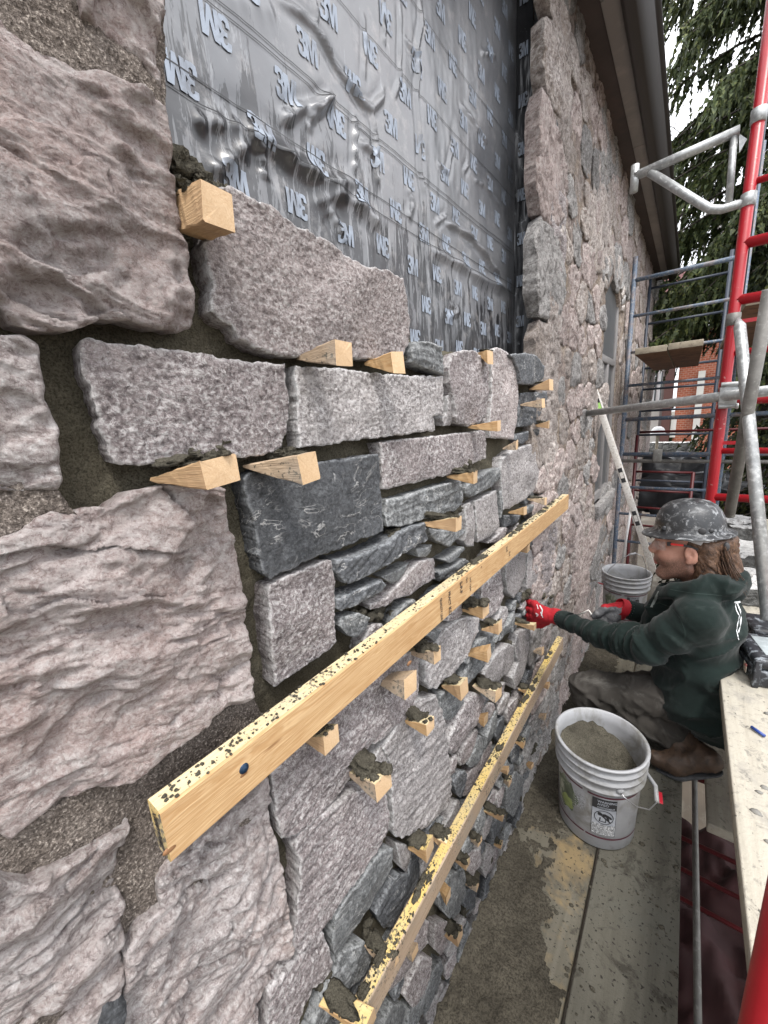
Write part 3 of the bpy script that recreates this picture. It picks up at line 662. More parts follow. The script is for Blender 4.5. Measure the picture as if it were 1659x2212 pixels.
sl = MB(); box(sl, (-.04, y0 - .05, z0 - .10), (.045, y1 + .06, z0)); sl.build('sill', S_RB3, wf, bevel=.008)
for k in range(13):   # voussoirs of the arch
    t0, t1 = k / 13, (k + 1) / 13
    def ap(t, o_): 
        a = math.pi * t; return ((y0 + y1) / 2 - math.cos(a) * ((y1 - y0) / 2 + o_), z1 - .16 + math.sin(a) * (.2 + o_))
    q = [ap(t0 + .008, .0), ap(t1 - .008, .0), ap(t1 - .008, .17), ap(t0 + .008, .17)]
    add_stone(q, [S_RUB, S_RB3][k % 2], 'g', 900 + k, .016, .10, h=.022)

# ---- eaves
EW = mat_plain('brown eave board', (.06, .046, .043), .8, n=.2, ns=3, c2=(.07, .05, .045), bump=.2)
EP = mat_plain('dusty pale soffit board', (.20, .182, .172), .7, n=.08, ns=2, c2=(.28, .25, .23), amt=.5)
EG = mat_plain('dark brown metal gutter', (.022, .017, .015), .5, n=.1, ns=2)
ZE = CAM[2] + 1.9
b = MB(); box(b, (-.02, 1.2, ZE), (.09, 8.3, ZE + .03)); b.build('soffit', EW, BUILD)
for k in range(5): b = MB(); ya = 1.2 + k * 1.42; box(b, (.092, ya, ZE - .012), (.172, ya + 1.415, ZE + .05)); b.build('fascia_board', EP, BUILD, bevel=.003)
g = MB(); prof = [(.176, .03), (.176, -.045), (.19, -.055), (.235, -.05), (.262, -.02), (.27, .02), (.285, .045), (.285, .075), (.31, .085), (.31, .10), (.20, .10)]
n_ = len(prof); g.add([(x, y, ZE + z_) for y in (1.2, 8.3) for x, z_ in prof], [(i, (i + 1) % n_, (i + 1) % n_ + n_, i + n_) for i in range(n_)] + [tuple(range(n_)), tuple(range(2 * n_ - 1, n_ - 1, -1))])
g.build('gutter', EG, BUILD, bevel=.004)
rf = MB(); rf.add([(.29, 1.1, ZE + .10), (.29, 8.4, ZE + .10), (-2.5, 8.4, ZE + 2.0), (-2.5, 1.1, ZE + 2.0), (.29, 1.1, ZE + .16), (.29, 8.4, ZE + .16), (-2.5, 8.4, ZE + 2.06), (-2.5, 1.1, ZE + 2.06)], [(3, 2, 1, 0), (4, 5, 6, 7), (0, 1, 5, 4), (1, 2, 6, 5), (2, 3, 7, 6), (3, 0, 4, 7)])
rf.build('roof', EG, BUILD)

# ---- plastic film over the backing wall
MF, t, bs = hexmat('grey plastic film', .45, .45); q = NB(t); co = q.coord('Position')
n1 = q.noise(co, 3, 5, .6, .4); col = q.ramp(n1, [(.3, (.095, .10, .11)), (.7, (.165, .167, .175))])
gp = q.n('ShaderNodeNewGeometry'); sx = q.n('ShaderNodeSeparateXYZ'); q.link(gp.outputs['Position'], sx.inputs[0])
# torn facer: black adhesive showing through in vertical tongues low on the sheet
low = q.n('ShaderNodeMapRange'); q.link(q.math('SUBTRACT', sx.outputs[2], q.math('MULTIPLY', sx.outputs[1], -.16)), low.inputs[0]); low.inputs[1].default_value = 2.40; low.inputs[2].default_value = 1.95
tg = q.noise(q.coord('Position', scale=(1, 9, 1.3)), 3.4, 6, .68, .6)
sm = q.ramp(q.math('ADD', tg, q.math('MULTIPLY', low.outputs[0], .36)), [(.70, 0.), (.73, 1.)])
col = q.mix(q.math('MULTIPLY', sm, .95), col, (.012, .012, .014))
sm2 = q.ramp(q.math('ADD', q.noise(q.coord('Position', scale=(1, 12, 2)), 4, 5, .7, .3), q.math('MULTIPLY', low.outputs[0], .12)), [(.64, 0.), (.68, 1.)])
col = q.mix(q.math('MULTIPLY', sm2, .3), col, (.36, .37, .39))
dirt = q.ramp(q.noise(co, 14, 6, .7), [(.55, 0.), (.75, .45)]); col = q.mix(dirt, col, (.36, .34, .33))
q.link(col, bs.inputs['Base Color']); q.link(q.ramp(n1, [(.3, .28), (.7, .50)]), bs.inputs['Roughness'])
q.bump(q.noise(co, 60, 4, .6), .12, .004, bs)
bs.inputs['Coat Weight'].default_value = .55; bs.inputs['Coat Roughness'].default_value = .17
MPR = mat_plain('pale blue print', (.24, .275, .33), .45, n=.05, ns=10, c2=(.15, .16, .18), thr=(.46, .66))
MBK = mat_plain('black lap seam', (.015, .015, .016), .4)
XM = -.175
creases = []     # polylines in (Y,Z): height, width
def cr(pts, h, w): creases.append(([onX(x, y, XM)[1:] for x, y in pts], h, w))
def Vm(pts): return [(329.2 + x * .5291, y * .5291) for x, y in pts]
cr(Vm([(500,0),(600,60),(660,110),(700,180),(740,260),(800,340),(850,420),(900,440),(935,400),(945,360)]), .016, .009)
cr(Vm([(660,0),(668,60),(665,110)]), .010, .007)
cr(Vm([(520,500),(600,455),(660,440),(730,400)]), .022, .012)
cr(Vm([(730,400),(680,450),(640,490),(620,540)]), .016, .011)
cr(Vm([(825,480),(822,600),(818,715)]), .020, .008)
cr(Vm([(845,590),(880,600),(905,650)]), .014, .010)
cr(Vm([(910,540),(912,650),(918,770)]), .016, .008)
cr(Vm([(895,440),(905,500),(910,540)]), .012, .008)
cr(Vm([(1090,0),(1095,100),(1080,200),(1085,300),(1080,400),(1085,560),(1090,690),(1105,800),(1110,920)]), .014, .009)
cr(Vm([(1030,160),(1060,200),(1085,230)]), .010, .008)
cr(Vm([(940,0),(945,100),(945,190)]), .010, .006); cr(Vm([(1010,20),(1012,150),(1010,270),(1008,330),(980,410)]), .009, .007)
cr(Vm([(1185,910),(1240,930),(1300,970),(1350,1030),(1390,1090),(1425,1130)]), .020, .012)
cr(Vm([(1260,430),(1300,480),(1340,540),(1370,590)]), .010, .009)
cr(Vm([(1165,670),(1205,705),(1230,580)]), .009, .008); cr(Vm([(1290,670),(1270,700)]), .009, .008)
cr(Vm([(1150,915),(1200,880)]), .010, .008); cr(Vm([(1310,730),(1360,760),(1420,850)]), .008, .010)
cr(Vm([(862,60),(868,200),(862,330)]), .007, .007); cr(Vm([(705,20),(712,90)]), .007, .006)
cr(Vm([(430,560),(330,640),(230,715)]), .020, .020); cr(Vm([(430,555),(520,620),(600,680),(700,740),(850,760)]), .024, .022)
cr(Vm([(430,560),(450,640),(455,740)]), .018, .014); cr(Vm([(420,540),(300,515),(150,500)]), .016, .022)
cr(Vm([(650,830),(760,800),(860,850),(930,940)]), .020, .022); cr(Vm([(1130,1020),(1250,1080),(1340,1140),(1450,1180)]), .018, .022)
cr(Vm([(1040,770),(1060,830),(1040,900)]), .010, .012); cr(Vm([(720,850),(760,930),(790,990)]), .014, .016)
cr(Vm([(1210,1240),(1250,1270),(1200,1300)]), .010, .012)
cr(Vm([(1340,215),(1400,230)]), .010, .010); cr(Vm([(300,0),(500,60)]), .004, .03)
def film_h(p):
    p3 = np.c_[p, np.zeros(len(p))]
    x = .004 * fbm(p3 * 2.2, 3, .5, 70) + .0015 * ridged(p3 * [7, 3.5, 1], 3, .5, 71)
    lowm = np.clip((2.05 - .13 * p[:, 0] - p[:, 1]) / .5, 0, 1); x = x + lowm * (.0055 * fbm(p3 * [5, 3, 1], 4, .55, 75))
    for pl, h, w in creases:
        a = np.array(pl); dm = np.full(len(p), 9.); best = np.zeros(len(p))
        for i in range(len(a) - 1):
            ab = a[i + 1] - a[i]; t_ = np.clip(((p - a[i]) @ ab) / (ab @ ab), 0, 1); dd = np.linalg.norm(p - (a[i] + t_[:, None] * ab), axis=1)
            tt = (i + t_) / (len(a) - 1); m_ = dd < dm; dm[m_] = dd[m_]; best[m_] = tt[m_]
        amp = h * np.clip(np.minimum(best, 1 - best) * 6 + .15, 0, 1)
        x = x + amp * .75 * np.exp(-np.abs(dm / (w * .75)) ** 1.3) * (1 + .35 * np.sin(best * 23)) - amp * .2 * np.exp(-((dm - w * 1.9) / w) ** 2)
    return x
hM = .0065; ny = int(2.06 / hM); nz = int(2.9 / hM)
gy, gz = np.meshgrid(np.linspace(.26, YJ, ny), np.linspace(.95, 3.7, nz)); pp = np.c_[gy.ravel(), gz.ravel()]
hx = film_h(pp); side = np.clip((pp[:, 0] - (YJ - .05)) / .05, 0, 1); hx = hx * (1 - side)
verts = np.c_[XM + hx, pp]; idx = np.arange(ny * nz).reshape(nz, ny)
F = np.stack([idx[:-1, :-1], idx[:-1, 1:], idx[1:, 1:], idx[1:, :-1]], -1).reshape(-1, 4)
film = obj('plastic_film', verts, F, MF, BUILD); film['label'] = 'wrinkled grey plastic sheet printed with rows of marks'
# return of the film on to the jamb
gx, gz = np.meshgrid(np.linspace(XM - .001, -.098, 14), np.linspace(.95, 3.7, 300)); pp = np.c_[gx.ravel(), gz.ravel()]
yy = YJ - .016 + .006 * fbm(np.c_[pp * [30, 4], np.zeros(len(pp))], 3, .6, 90) ; idx = np.arange(14 * 300).reshape(300, 14)
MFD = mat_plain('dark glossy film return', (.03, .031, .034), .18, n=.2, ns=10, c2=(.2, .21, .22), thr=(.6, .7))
xe = pp[:, 0] + (gx.ravel() > -.10) * .010 * fbm(np.c_[np.zeros(len(pp)), pp[:, 1] * 5, np.zeros(len(pp))], 3, .6, 92)
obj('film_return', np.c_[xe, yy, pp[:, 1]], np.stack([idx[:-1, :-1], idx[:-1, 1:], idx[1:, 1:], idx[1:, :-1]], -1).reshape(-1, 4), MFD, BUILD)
# printed marks: "3M", upright and turned round, in staggered rows
G3 = [[(0,.78),(.0,.84),(.04,1.0),(.2,1.04),(.42,1.0),(.5,.84),(.5,.68),(.40,.54),(.51,.40),(.51,.18),(.42,.0),(.2,-.04),(.04,.0),(0,.18),(0,.30),(.17,.30),(.17,.17),(.26,.13),(.33,.2),(.33,.40),(.26,.46),(.14,.46),(.14,.60),(.26,.60),(.33,.66),(.33,.82),(.25,.88),(.17,.82),(.17,.74),(0,.74)]]
GM = [[(.48,0),(.48,1),(.74,1),(.86,.42),(.98,1),(1.24,1),(1.24,0),(1.06,0),(1.06,.66),(.93,0),(.79,0),(.66,.66),(.66,0)]]
def glyph_tris(poly, h):
    B = []; n = len(poly)
    for i in range(n):
        a = np.array(poly[i]); b = np.array(poly[(i + 1) % n]); k = max(1, int(np.linalg.norm(b - a) / h))
        for j in range(k): B.append(a + (b - a) * j / k)
    B = np.array(B); lo, hi = B.min(0), B.max(0)
    G = np.array([(x, y) for x in np.arange(lo[0], hi[0], h) for y in np.arange(lo[1], hi[1], h)]); G = G[inside(G, B)]; G = G[edge_dist(G, B) > h * .4]
    pts = np.vstack([B, G]) if len(G) else B; n = len(B)
    vs, es, fs, *_ = delaunay_2d_cdt([Vector(p) for p in pts], [(i, (i + 1) % n) for i in range(n)], [], 1, 1e-6)
    return np.array([tuple(v) for v in vs]), [tuple(f) for f in fs]
GL = [glyph_tris(G3[0], .13), glyph_tris(GM[0], .13)]
PV, PF = [], []
lh = .052
row = 0; z = 1.02
rr_ = np.random.RandomState(2)
while z < 3.5:
    y = .30 + (row % 2) * .085
    k = 0
    while y < YJ - .10:
        flip = (k + (row // 2)) % 2
        for vs, fs in GL:
            v = vs.copy()
            if flip: v = np.array([1.24, 1.0]) - v
            v = v * lh * [.95, 1.0]; v = v + [y, z + (.014 if flip else 0)]
            base = sum(len(a) for a in PV); PV.append(v)
            for f_ in fs:
                a, b_, c_ = v[f_[0]], v[f_[1]], v[f_[2]]
                s_ = (b_[0] - a[0]) * (c_[1] - a[1]) - (b_[1] - a[1]) * (c_[0] - a[0])
                f_ = f_ if s_ > 0 else f_[::-1]; PF.append(tuple(i + base for i in f_))
        y += .165; k += 1
    z += .118; row += 1
pv = np.vstack(PV); po = obj('printed_lettering', np.c_[XM + film_h(pv) + .0022, pv], PF, MPR, film, kind='stuff')
PV, PF = [], []
for k, z in enumerate(np.arange(1.05, 3.4, .19)):
    for vs, fs in GL:
        v = vs.copy()
        if k % 2: v = np.array([1.24, 1.0]) - v
        v = v * .052 * [.62, 1.0]; v = v + [-.158, z]; base = sum(len(a) for a in PV); PV.append(v)
        for f_ in fs: PF.append(tuple(i + base for i in f_))
pv = np.vstack(PV); obj('printed_lettering', np.c_[pv[:, 0], np.full(len(pv), YJ - .0235), pv[:, 1]], PF, MPR, film, kind='stuff')
# lap seams of the sheets
for (xa, ya, xb, yb) in ((450, 0, 715, 207), (735, 0, 1034, 352), (829, 315, 1065, 520), (880, 0, 1060, 240), (372, 120, 640, 330), (870, 470, 1090, 640)):
    A_, B_ = onX(xa, ya, XM)[1:], onX(xb, yb, XM)[1:]; zz = (A_[1] + B_[1]) / 2
    ys = np.linspace(.28, YJ - .03, 330); zc = zz + .003 * np.sin(ys * 3); top = np.c_[ys, zc + .0011]; bot = np.c_[ys, zc - .0011]
    xt = XM + film_h(np.c_[ys, zc]) + .0026
    vv = np.vstack([np.c_[xt, top], np.c_[xt, bot]]); n = len(ys)
    obj('lap_seam', vv, np.array([(i + n, i + 1 + n, i + 1, i) for i in range(n - 1)]), MBK, film)

# ================================================================= BEAMS, WEDGES
def text_mesh(s, size, bold=.012, squeeze=1.0):
    c = bpy.data.curves.new('t', 'FONT'); c.body = s; c.size = size; c.offset = bold * size; c.resolution_u = 3; c.align_x = 'LEFT'
    o = bpy.data.objects.new('t', c); COL.objects.link(o); dg = bpy.context.evaluated_depsgraph_get(); dg.update()
    me = bpy.data.meshes.new_from_object(o.evaluated_get(dg)); v = np.array([tuple(a.co) for a in me.vertices]); f = [tuple(p.vertices) for p in me.polygons]
    bpy.data.objects.remove(o); bpy.data.meshes.remove(me); v[:, 0] *= squeeze; return v[:, :2], f
_ico = {}
def ico(sub):
    if sub in _ico: return _ico[sub]
    bm = __import__('bmesh').new(); __import__('bmesh').ops.create_icosphere(bm, subdivisions=sub, radius=1.0)
    v = np.array([tuple(a.co) for a in bm.verts]); f = np.array([[a.index for a in p.verts] for p in bm.faces]); bm.free(); _ico[sub] = (v, f); return _ico[sub]
def lump(c, r, seed, sub=3, rough=.35, flat=True, fr=2.2):
    v, f = ico(sub); n = 1 + rough * fbm(v * fr + seed * 3.3, 4, .65, seed)
    w = v * n[:, None] * np.asarray(r)
    if flat: w[:, 2] = np.maximum(w[:, 2], -r[2] * .25)
    return w + np.asarray(c), f
BEAMS = {}
STAMP = mat_plain('black board stamp', (.035, .03, .028), .8)
def beam(name, label, Y0, Y1, xf, zt, sec=(.038, .089), mats=None, bow=0.0, seed=0):
    """board along Y; local x is its length"""
    L = Y1 - Y0; n = 60; t, h = sec; V_ = []; F = []; mi = []
    r = np.random.RandomState(seed)
    xs = np.linspace(0, L, n)
    wn = .0022 * fbm(np.c_[xs * 5, np.zeros(n), np.full(n, seed + .5)], 3, .6, seed) ; wb = .0035 * fbm(np.c_[xs * 9, np.ones(n), np.full(n, seed + .5)], 3, .6, seed + 2)
    c = .0035
    for i, x in enumerate(xs):
        b_ = bow * math.sin(math.pi * x / L)
        ring = [(0, -h + c), (-c, -h - wb[i] * .6), (-t + c, -h), (-t, -h + c), (-t, -c), (-t + c, 0), (-c + wn[i], wn[i] * .5), (0, -c)]
        for (dx, dz) in ring: V_.append((x, dx, dz + b_))       # local: x length, y towards the viewer, z up
    for i in range(n - 1):
        for k in range(8):
            k2 = (k + 1) % 8; F.append((i * 8 + k, i * 8 + k2, (i + 1) * 8 + k2, (i + 1) * 8 + k)); mi.append(2 if k in (5, 6) and k == 5 else (2 if k == 5 else 0))
    F.append(tuple(range(7, -1, -1))); mi.append(1); F.append(tuple((n - 1) * 8 + k for k in range(8))); mi.append(1)
    # local (x,y,z) -> world (Y, X, Z): rotation of +90 about z maps local x to world Y and local y to world -X, so y is mirrored first
    V_ = np.array(V_); V_[:, 1] *= -1
    me = mesh_from(V_, F, False); o = bpy.data.objects.new(name, me); COL.objects.link(o)
    for m in mats: me.materials.append(m)
    me.polygons.foreach_set('material_index', mi)
    o.location = (xf, Y0, zt); o.rotation_euler = (0, 0, math.pi / 2); tag(o, label, 'board', 'long boards fixed along the wall'); BEAMS[label] = o
    return o
def local_child(o, name, verts, faces, mat, kind=None, smooth=True):
    """verts in world space, o rotated"""
    Mi = np.array((Matrix.Translation(o.location) @ o.rotation_euler.to_matrix().to_4x4()).inverted())
    v = np.asarray(verts) @ Mi[:3, :3].T + Mi[:3, 3]
    me = mesh_from(v, faces, smooth); c = bpy.data.objects.new(name, me); COL.objects.link(c); c.parent = o; me.materials.append(mat)
    if kind: c['kind'] = kind
    return c
XB = .08
ztop1 = CAM[2] - .9446 * .52
b1 = beam('lumber_board', 'upper pine board with stamped writing, running the length of the new stonework', .138, 2.455, XB, ztop1, mats=[PINE, PINE_STAMP, PINE_TOP], seed=3)
zt2 = CAM[2] - 2.755 * .52
b2 = beam('lumber_board', 'lower greyed board stained yellow on top, crossing behind the full bucket', .28, 2.47, XB, zt2, mats=[PINE_GRY, PINE_GRY, PINE_YEL], seed=9)
# stamps on the face of the upper board
def stamp(s, y, ztop, size, sq=1.0):
    v, f = text_mesh(s, size, .02, sq); w = np.c_[np.full(len(v), XB + .0012), y + v[:, 1], ztop - v[:, 0]]
    local_child(b1, 'printed_stamp', w, f, STAMP, smooth=False)
stamp('QUALITY LINE', .905, ztop1 - .012, .0165, .66); stamp('PRACT', .955, ztop1 - .012, .018, .8); stamp('KD', .955, ztop1 - .062, .022, .9)
stamp('S-P-F', 1.03, ztop1 - .010, .024, .8); stamp('No.2', 1.075, ztop1 - .010, .014, .7); stamp('HT 1234', 1.10, ztop1 - .022, .014, .9)
stamp('2x4', 1.43, ztop1 - .014, .022, .7); stamp('R-S', 1.46, ztop1 - .045, .020, .7)
v, f = text_mesh('XMMWXMZ', .020, .03, 1.0); w = np.c_[XB - .028 + v[:, 1], np.full(len(v), .1372), ztop1 - .012 - v[:, 0] * .62]; local_child(b1, 'printed_stamp', w, f, STAMP, smooth=False)
NAVY = mat_plain('blue screw head', (.012, .03, .06), .35, metal=.4)
mb = MB(); c_ = np.array(onX(527, 1660, XB)); 
lathe(mb, [(0, .004), (.004, .0045), (.0055, .002), (.0075, .002), (.0085, 0)], c_, 20, axis=(1, 0, 0)); local_child(b1, 'screw', mb.v, mb.f, NAVY)
for k, (px, py) in enumerate([(527, 1672), (370, 1834), (885, 1393 + 40), (1040, 1225)]):
    c_ = onX(px, py, XB); vv, ff = lump((XB - .0016, c_[1], c_[2]), (.0022, .011, .006), 40 + k, 2, .1, False); local_child(b1, 'knot', vv, ff, mat_plain('dark knot', (.20, .10, .045), .6, n=.3, ns=60) if k == 0 else bpy.data.materials['dark knot'])

WG = 'wooden wedges holding the stone joints'
# tip x,y | butt centre x,y | butt height px | butt width px | clump | label
W = [
 (414,472, 472,447, 76, 50, 1, 'square wooden block jammed at the top corner beside the big purple stone'),
 (655,771, 743,763, 53, 33, 0, 'rough sawn wedge under the topmost big stone, the larger of the two there'),
 (804,782, 861,783, 45, 24, 0, 'smaller wedge under the right end of the topmost big stone'),
 (383,1018, 478,1018, 62, 60, 2, 'thick pale wedge above the biggest purple stone, mortar heaped behind it'),
 (563,996, 668,1010, 62, 42, 0, 'knotty splintered wedge above the dark blue-grey squarish stone'),
 (1041,760, 1059,772, 28, 9, 1, 'slim wedge set upright between two tall stones at the top row'),
 (1150,839, 1191,831, 23, 5, 1, 'wedge under the rounded dark stone at the far top of the bay'),
 (1129,872, 1174,871, 19, 4, 0, 'flat shim laid across the face of a dark block at the far end'),
 (1021,922, 1078,920, 23, 12, 0, 'long thin wedge below the tall stones of the second row'),
 (1160,920, 1186,917, 16, 5, 1, 'small wedge under the far dark block, crumbs of mortar on top'),
 (1094,968, 1117,961, 20, 4, 0, 'small wedge under the long pinkish stone near the far end'),
 (978,1029, 1027,1031, 27, 12, 2, 'wedge between two flat dark stones with a mortar heap behind'),
 (918,1131, 991,1131, 31, 11, 2, 'broad wedge carrying a flat heap of mortar above the upper board'),
 (1145,1078, 1179,1083, 15, 6, 1, 'tiny wedge just above the far end of the upper board'),
 (1105,1106, 1135,1103, 18, 8, 0, 'short wedge lying just over the upper board near its far end'),
 (1120,1188, 1142,1184, 18, 5, 0, 'small wedge hanging just below the far end of the upper board'),
 (829,1466, 887,1479, 48, 26, 0, 'clean thick wedge sticking out below the middle of the upper board'),
 (1004,1317, 1050,1317, 32, 14, 3, 'wedge piled with mortar in the row left of the red glove'),
 (1050,1360, 1081,1354, 27, 12, 2, 'wedge with a mortar cap directly left of the gloved hand'),
 (892,1403, 945,1415, 32, 26, 3, 'wedge heaped with mortar tucked under the upper board stamps'),
 (1021,1405, 1057,1411, 30, 10, 0, 'bright wedge with a clean top beside the long pale stone'),
 (966,1475, 1003,1488, 38, 19, 1, 'wedge with yellowish top below the long pale stone'),
 (1026,1483, 1077,1499, 30, 14, 3, 'mortar-covered wedge left of the middle of the lower board'),
 (878,1553, 930,1569, 32, 17, 2, 'wedge with a red-stained end above the large pale lower stone'),
 (672,1602, 716,1598, 48, 36, 1, 'broken pinkish wedge under the upper board near its knot'),
 (762,1690, 829,1697, 52, 28, 3, 'big grimy wedge with a square mortar cap, below the purple slab'),
 (1036,1560, 1050,1554, 24, 6, 0, 'little wedge standing on end between two sloping stones'),
 (1112,1350, 1156,1354, 14, 6, 1, 'flat wedge directly under the red gloved hand'),
 (1155,1405, 1173,1406, 16, 5, 0, 'small wedge touching the far end of the lower board'),
 (1126,1484, 1150,1494, 18, 10, 1, 'wedge poking over the top of the lower board, crumbs on it'),
 (1168,1482, 1186,1481, 13, 4, 0, 'small wedge behind the lower board, level with the knee'),
 (1160,1545, 1178,1549, 12, 5, 0, 'small wedge behind the lower board, left of the bucket rim'),
 (1118,1600, 1133,1606, 17, 8, 1, 'dusty wedge just right of the lower board, left of the bucket'),
 (1082,1660, 1098,1664, 13, 6, 0, 'small wedge low behind the lower board, above the reddish one'),
 (1090,1687, 1102,1689, 18, 12, 1, 'orange-toned wedge low on the wall left of the bucket'),
 (1137,1650, 1150,1655, 12, 8, 0, 'lowest pinkish wedge nearest the bucket'),
 (1052,1748, 1088,1762, 18, 12, 2, 'wide wedge thick with grey mortar, right of the lower board'),
 (1018,1811, 1037,1818, 18, 10, 2, 'mortar-clogged wedge right of the lower board, below the wide one'),
 (1068,1820, 1084,1825, 13, 6, 1, 'tiny wedge nearest the deck edge'),
 (985,1856, 1011,1866, 20, 16, 2, 'pale wedge with grey mortar just below the lower board'),
 (1010,1906, 1032,1914, 17, 12, 2, 'wedge with a tall mortar cap right above the gap by the deck'),
 (960,1942, 969,1937, 24, 6, 0, 'narrow wedge seen edge-on behind the lower board'),
 (965,2015, 994,2022, 28, 14, 2, 'wedge under a mortar cap at the bottom, close to the deck corner'),
 (880,2075, 897,2058, 26, 10, 0, 'upright wedge behind the near part of the lower board'),
 (893,1813, 929,1834, 38, 20, 1, 'stained wedge left of the lower board next to the crossing block'),
 (938,1788, 971,1820, 32, 30, 2, 'short block lying across the lower board with crumbs on it'),
 (792,2030, 850,2080, 32, 16, 2, 'long flat wedge butted to the lower board near its yellow part'),
 (705,2140, 800,2212, 40, 18, 1, 'long yellowish wedge at the bottom edge of the photo'),
]
PINE_W = [mat_wood('pine wedge side', (.40, .25, .12), (.50, .335, .18), (.28, .15, .07), gs=1.4, grey=.12, bumpy=.5), mat_wood('dirty wedge side', (.36, .235, .125), (.50, .35, .21), (.27, .17, .09), gs=1.2, grey=.5, specks=.25, bumpy=.5), PINE]
WMATS = [PINE, PINE_END, PINE_TOP]
wr = np.random.RandomState(12)
WEND = mat_wood('pale sawn wedge end', (.48, .33, .19), (.57, .42, .27), (.40, .25, .125), gs=2.2)
for i, (tx, ty, bx, by, hp, wp, cl, lab) in enumerate(W):
    T = onX(tx, ty, .0)
    r0 = ray(bx, by); k = T[1] / r0[1]; Bp = CAM + r0 * k        # butt centre at the depth of the tip
    p = float(np.clip(Bp[0], .035, .11)); 
    if 'board' in lab and 'lower' in lab: p = min(p, .079)
    Bp = onX(bx, by, p) ; zc = depth_of(Bp)
    h = hp * zc / FPX * 1.0; wd = max(.030, min(.055, h * .95)) 
    if i in (3,): wd = .055
    Lb = p + .010 ; y = Bp[1]; yt = T[1]
    dy = float(np.clip(yt - y, -.03, .03)); dzt = float(np.clip(T[2] - Bp[2], -h * .35, h * .45))
    n = 8; V_ = []; F = []; mi = []
    for a in range(n):
        t = a / (n - 1); hh = h if i == 0 else h * (1 - t) + max(.006, h * .12) * t; x = -Lb * t; cy = dy * t; cz = dzt * t
        ww = wd * (1 - .06 * t); j = wr.normal(0, .0007, 8); c = .0015
        ring = [(ww / 2, -hh / 2 + c), (ww / 2 - c, -hh / 2), (-ww / 2 + c, -hh / 2), (-ww / 2, -hh / 2 + c), (-ww / 2, hh / 2 - c), (-ww / 2 + c, hh / 2), (ww / 2 - c, hh / 2), (ww / 2, hh / 2 - c)]
        for q_, (u, w_) in enumerate(ring): V_.append((x + (wr.uniform(-.0008, .0003) if a == 0 else 0), cy + u + j[q_], cz + w_ + j[(q_ + 3) % 8]))
    for a in range(n - 1):
        for q_ in range(8): q2 = (q_ + 1) % 8; F.append((a * 8 + q_, (a + 1) * 8 + q_, (a + 1) * 8 + q2, a * 8 + q2)); mi.append(2 if (q_ == 5 and cl) else 0)
    # butt as a slightly uneven fan, thin end closed
    c0 = len(V_); V_.append((wr.uniform(-.0003, .0004), 0, 0)); 
    for q_ in range(8): F.append((q_, (q_ + 1) % 8, c0)); mi.append(1)
    F.append(tuple((n - 1) * 8 + q_ for q_ in range(7, -1, -1))); mi.append(0)
    if i in (29, 45): pass
    me = mesh_from(V_, F, False)
    for m in (PINE_W[i % 3], WEND, PINE_TOP if i not in (44, 46, 47) else PINE_YEL): me.materials.append(m)
    me.polygons.foreach_set('material_index', mi)
    o = bpy.data.objects.new('wooden_wedge', me); COL.objects.link(o); o.location = Bp.tolist()
    o.rotation_euler = (math.radians(wr.uniform(-5, 5)), math.radians(wr.uniform(-3, 3)), math.radians(wr.uniform(-7, 7)))
    tag(o, lab, 'wedge', WG)
    if cl:
        mbv = []; 
        m_ = MB(); top = h / 2
        cnt = {1: 6, 2: 12, 3: 20}[cl]
        for q_ in range(cnt):
            s = wr.uniform(.35, 1) * {1: .005, 2: .009, 3: .012}[cl]
            xx = -wr.uniform(.0 if cl > 1 else .01, .85) * p; 
            v, f = lump((xx, wr.uniform(-.4, .4) * wd + dy * (-xx / Lb), top * (1 + .9 * xx / Lb) + dzt * (-xx / Lb) + s * .2), (s * 1.3, s * 1.2, s), i * 20 + q_, 2, .8, True, 2.6); m_.add(v, f)
        v, f = lump((-p * .75, dy * .5, top * .6 + dzt * .4 + .006), (p * .45, wd * .5, {1: .004, 2: .010, 3: .015}[cl]), i * 7 + 3, 3, .6); m_.add(v, f)
        me2 = mesh_from(m_.v, m_.f, True); me2.materials.append(MORTD); c = bpy.data.objects.new('mortar_clump', me2); COL.objects.link(c); c.parent = o; c['kind'] = 'stuff'
# mortar squeezed out at places in the joints, and dabs on the boards
def crumbs(name, pts, sz, mat, parent, seed, sub=2, sq=.6):
    r = np.random.RandomState(seed); m_ = MB()
    for k, p in enumerate(pts):
        s = r.uniform(.35, 1.0) ** 1.5 * sz; v, f = lump(p, (s * r.uniform(.8, 1.5), s * r.uniform(.8, 1.5), s * sq), seed * 100 + k, sub, .5, True); m_.add(v, f)
    return m_
r = np.random.RandomState(77)
pts = [(XB - r.uniform(.002, .036), Y_, ztop1 + .001) for Y_ in np.concatenate([.15 + .5 * r.rand(120) ** 1.2, r.normal(1.18, .07, 120), r.normal(1.62, .05, 90), r.uniform(1.75, 2.4, 160), r.uniform(.2, 2.4, 160)])]
m_ = crumbs('', pts, .0034, MORTD, None, 5, 1); local_child(b1, 'mortar_crumbs', m_.v, m_.f, MORTD, 'stuff')
m_ = MB()
for k in range(26):
    Y_ = [1.18, 1.62, 1.2, 1.65, 2.1, 2.0][k % 6] + r.normal(0, .06); v, f = lump((XB - r.uniform(.008, .032), Y_, ztop1 + .002), (r.uniform(.005, .013), r.uniform(.01, .026), r.uniform(.003, .008)), 300 + k, 2, .6); m_.add(v, f)
local_child(b1, 'mortar_crumbs', m_.v, m_.f, MORTD, 'stuff')
pts = [(XB - r.uniform(.002, .036), Y_, zt2 + .001) for Y_ in np.concatenate([r.uniform(.3, .7, 110), r.normal(.78, .04, 60), r.uniform(1.1, 2.4, 190)])]
m_ = crumbs('', pts, .0042, MORTD, None, 6, 1)
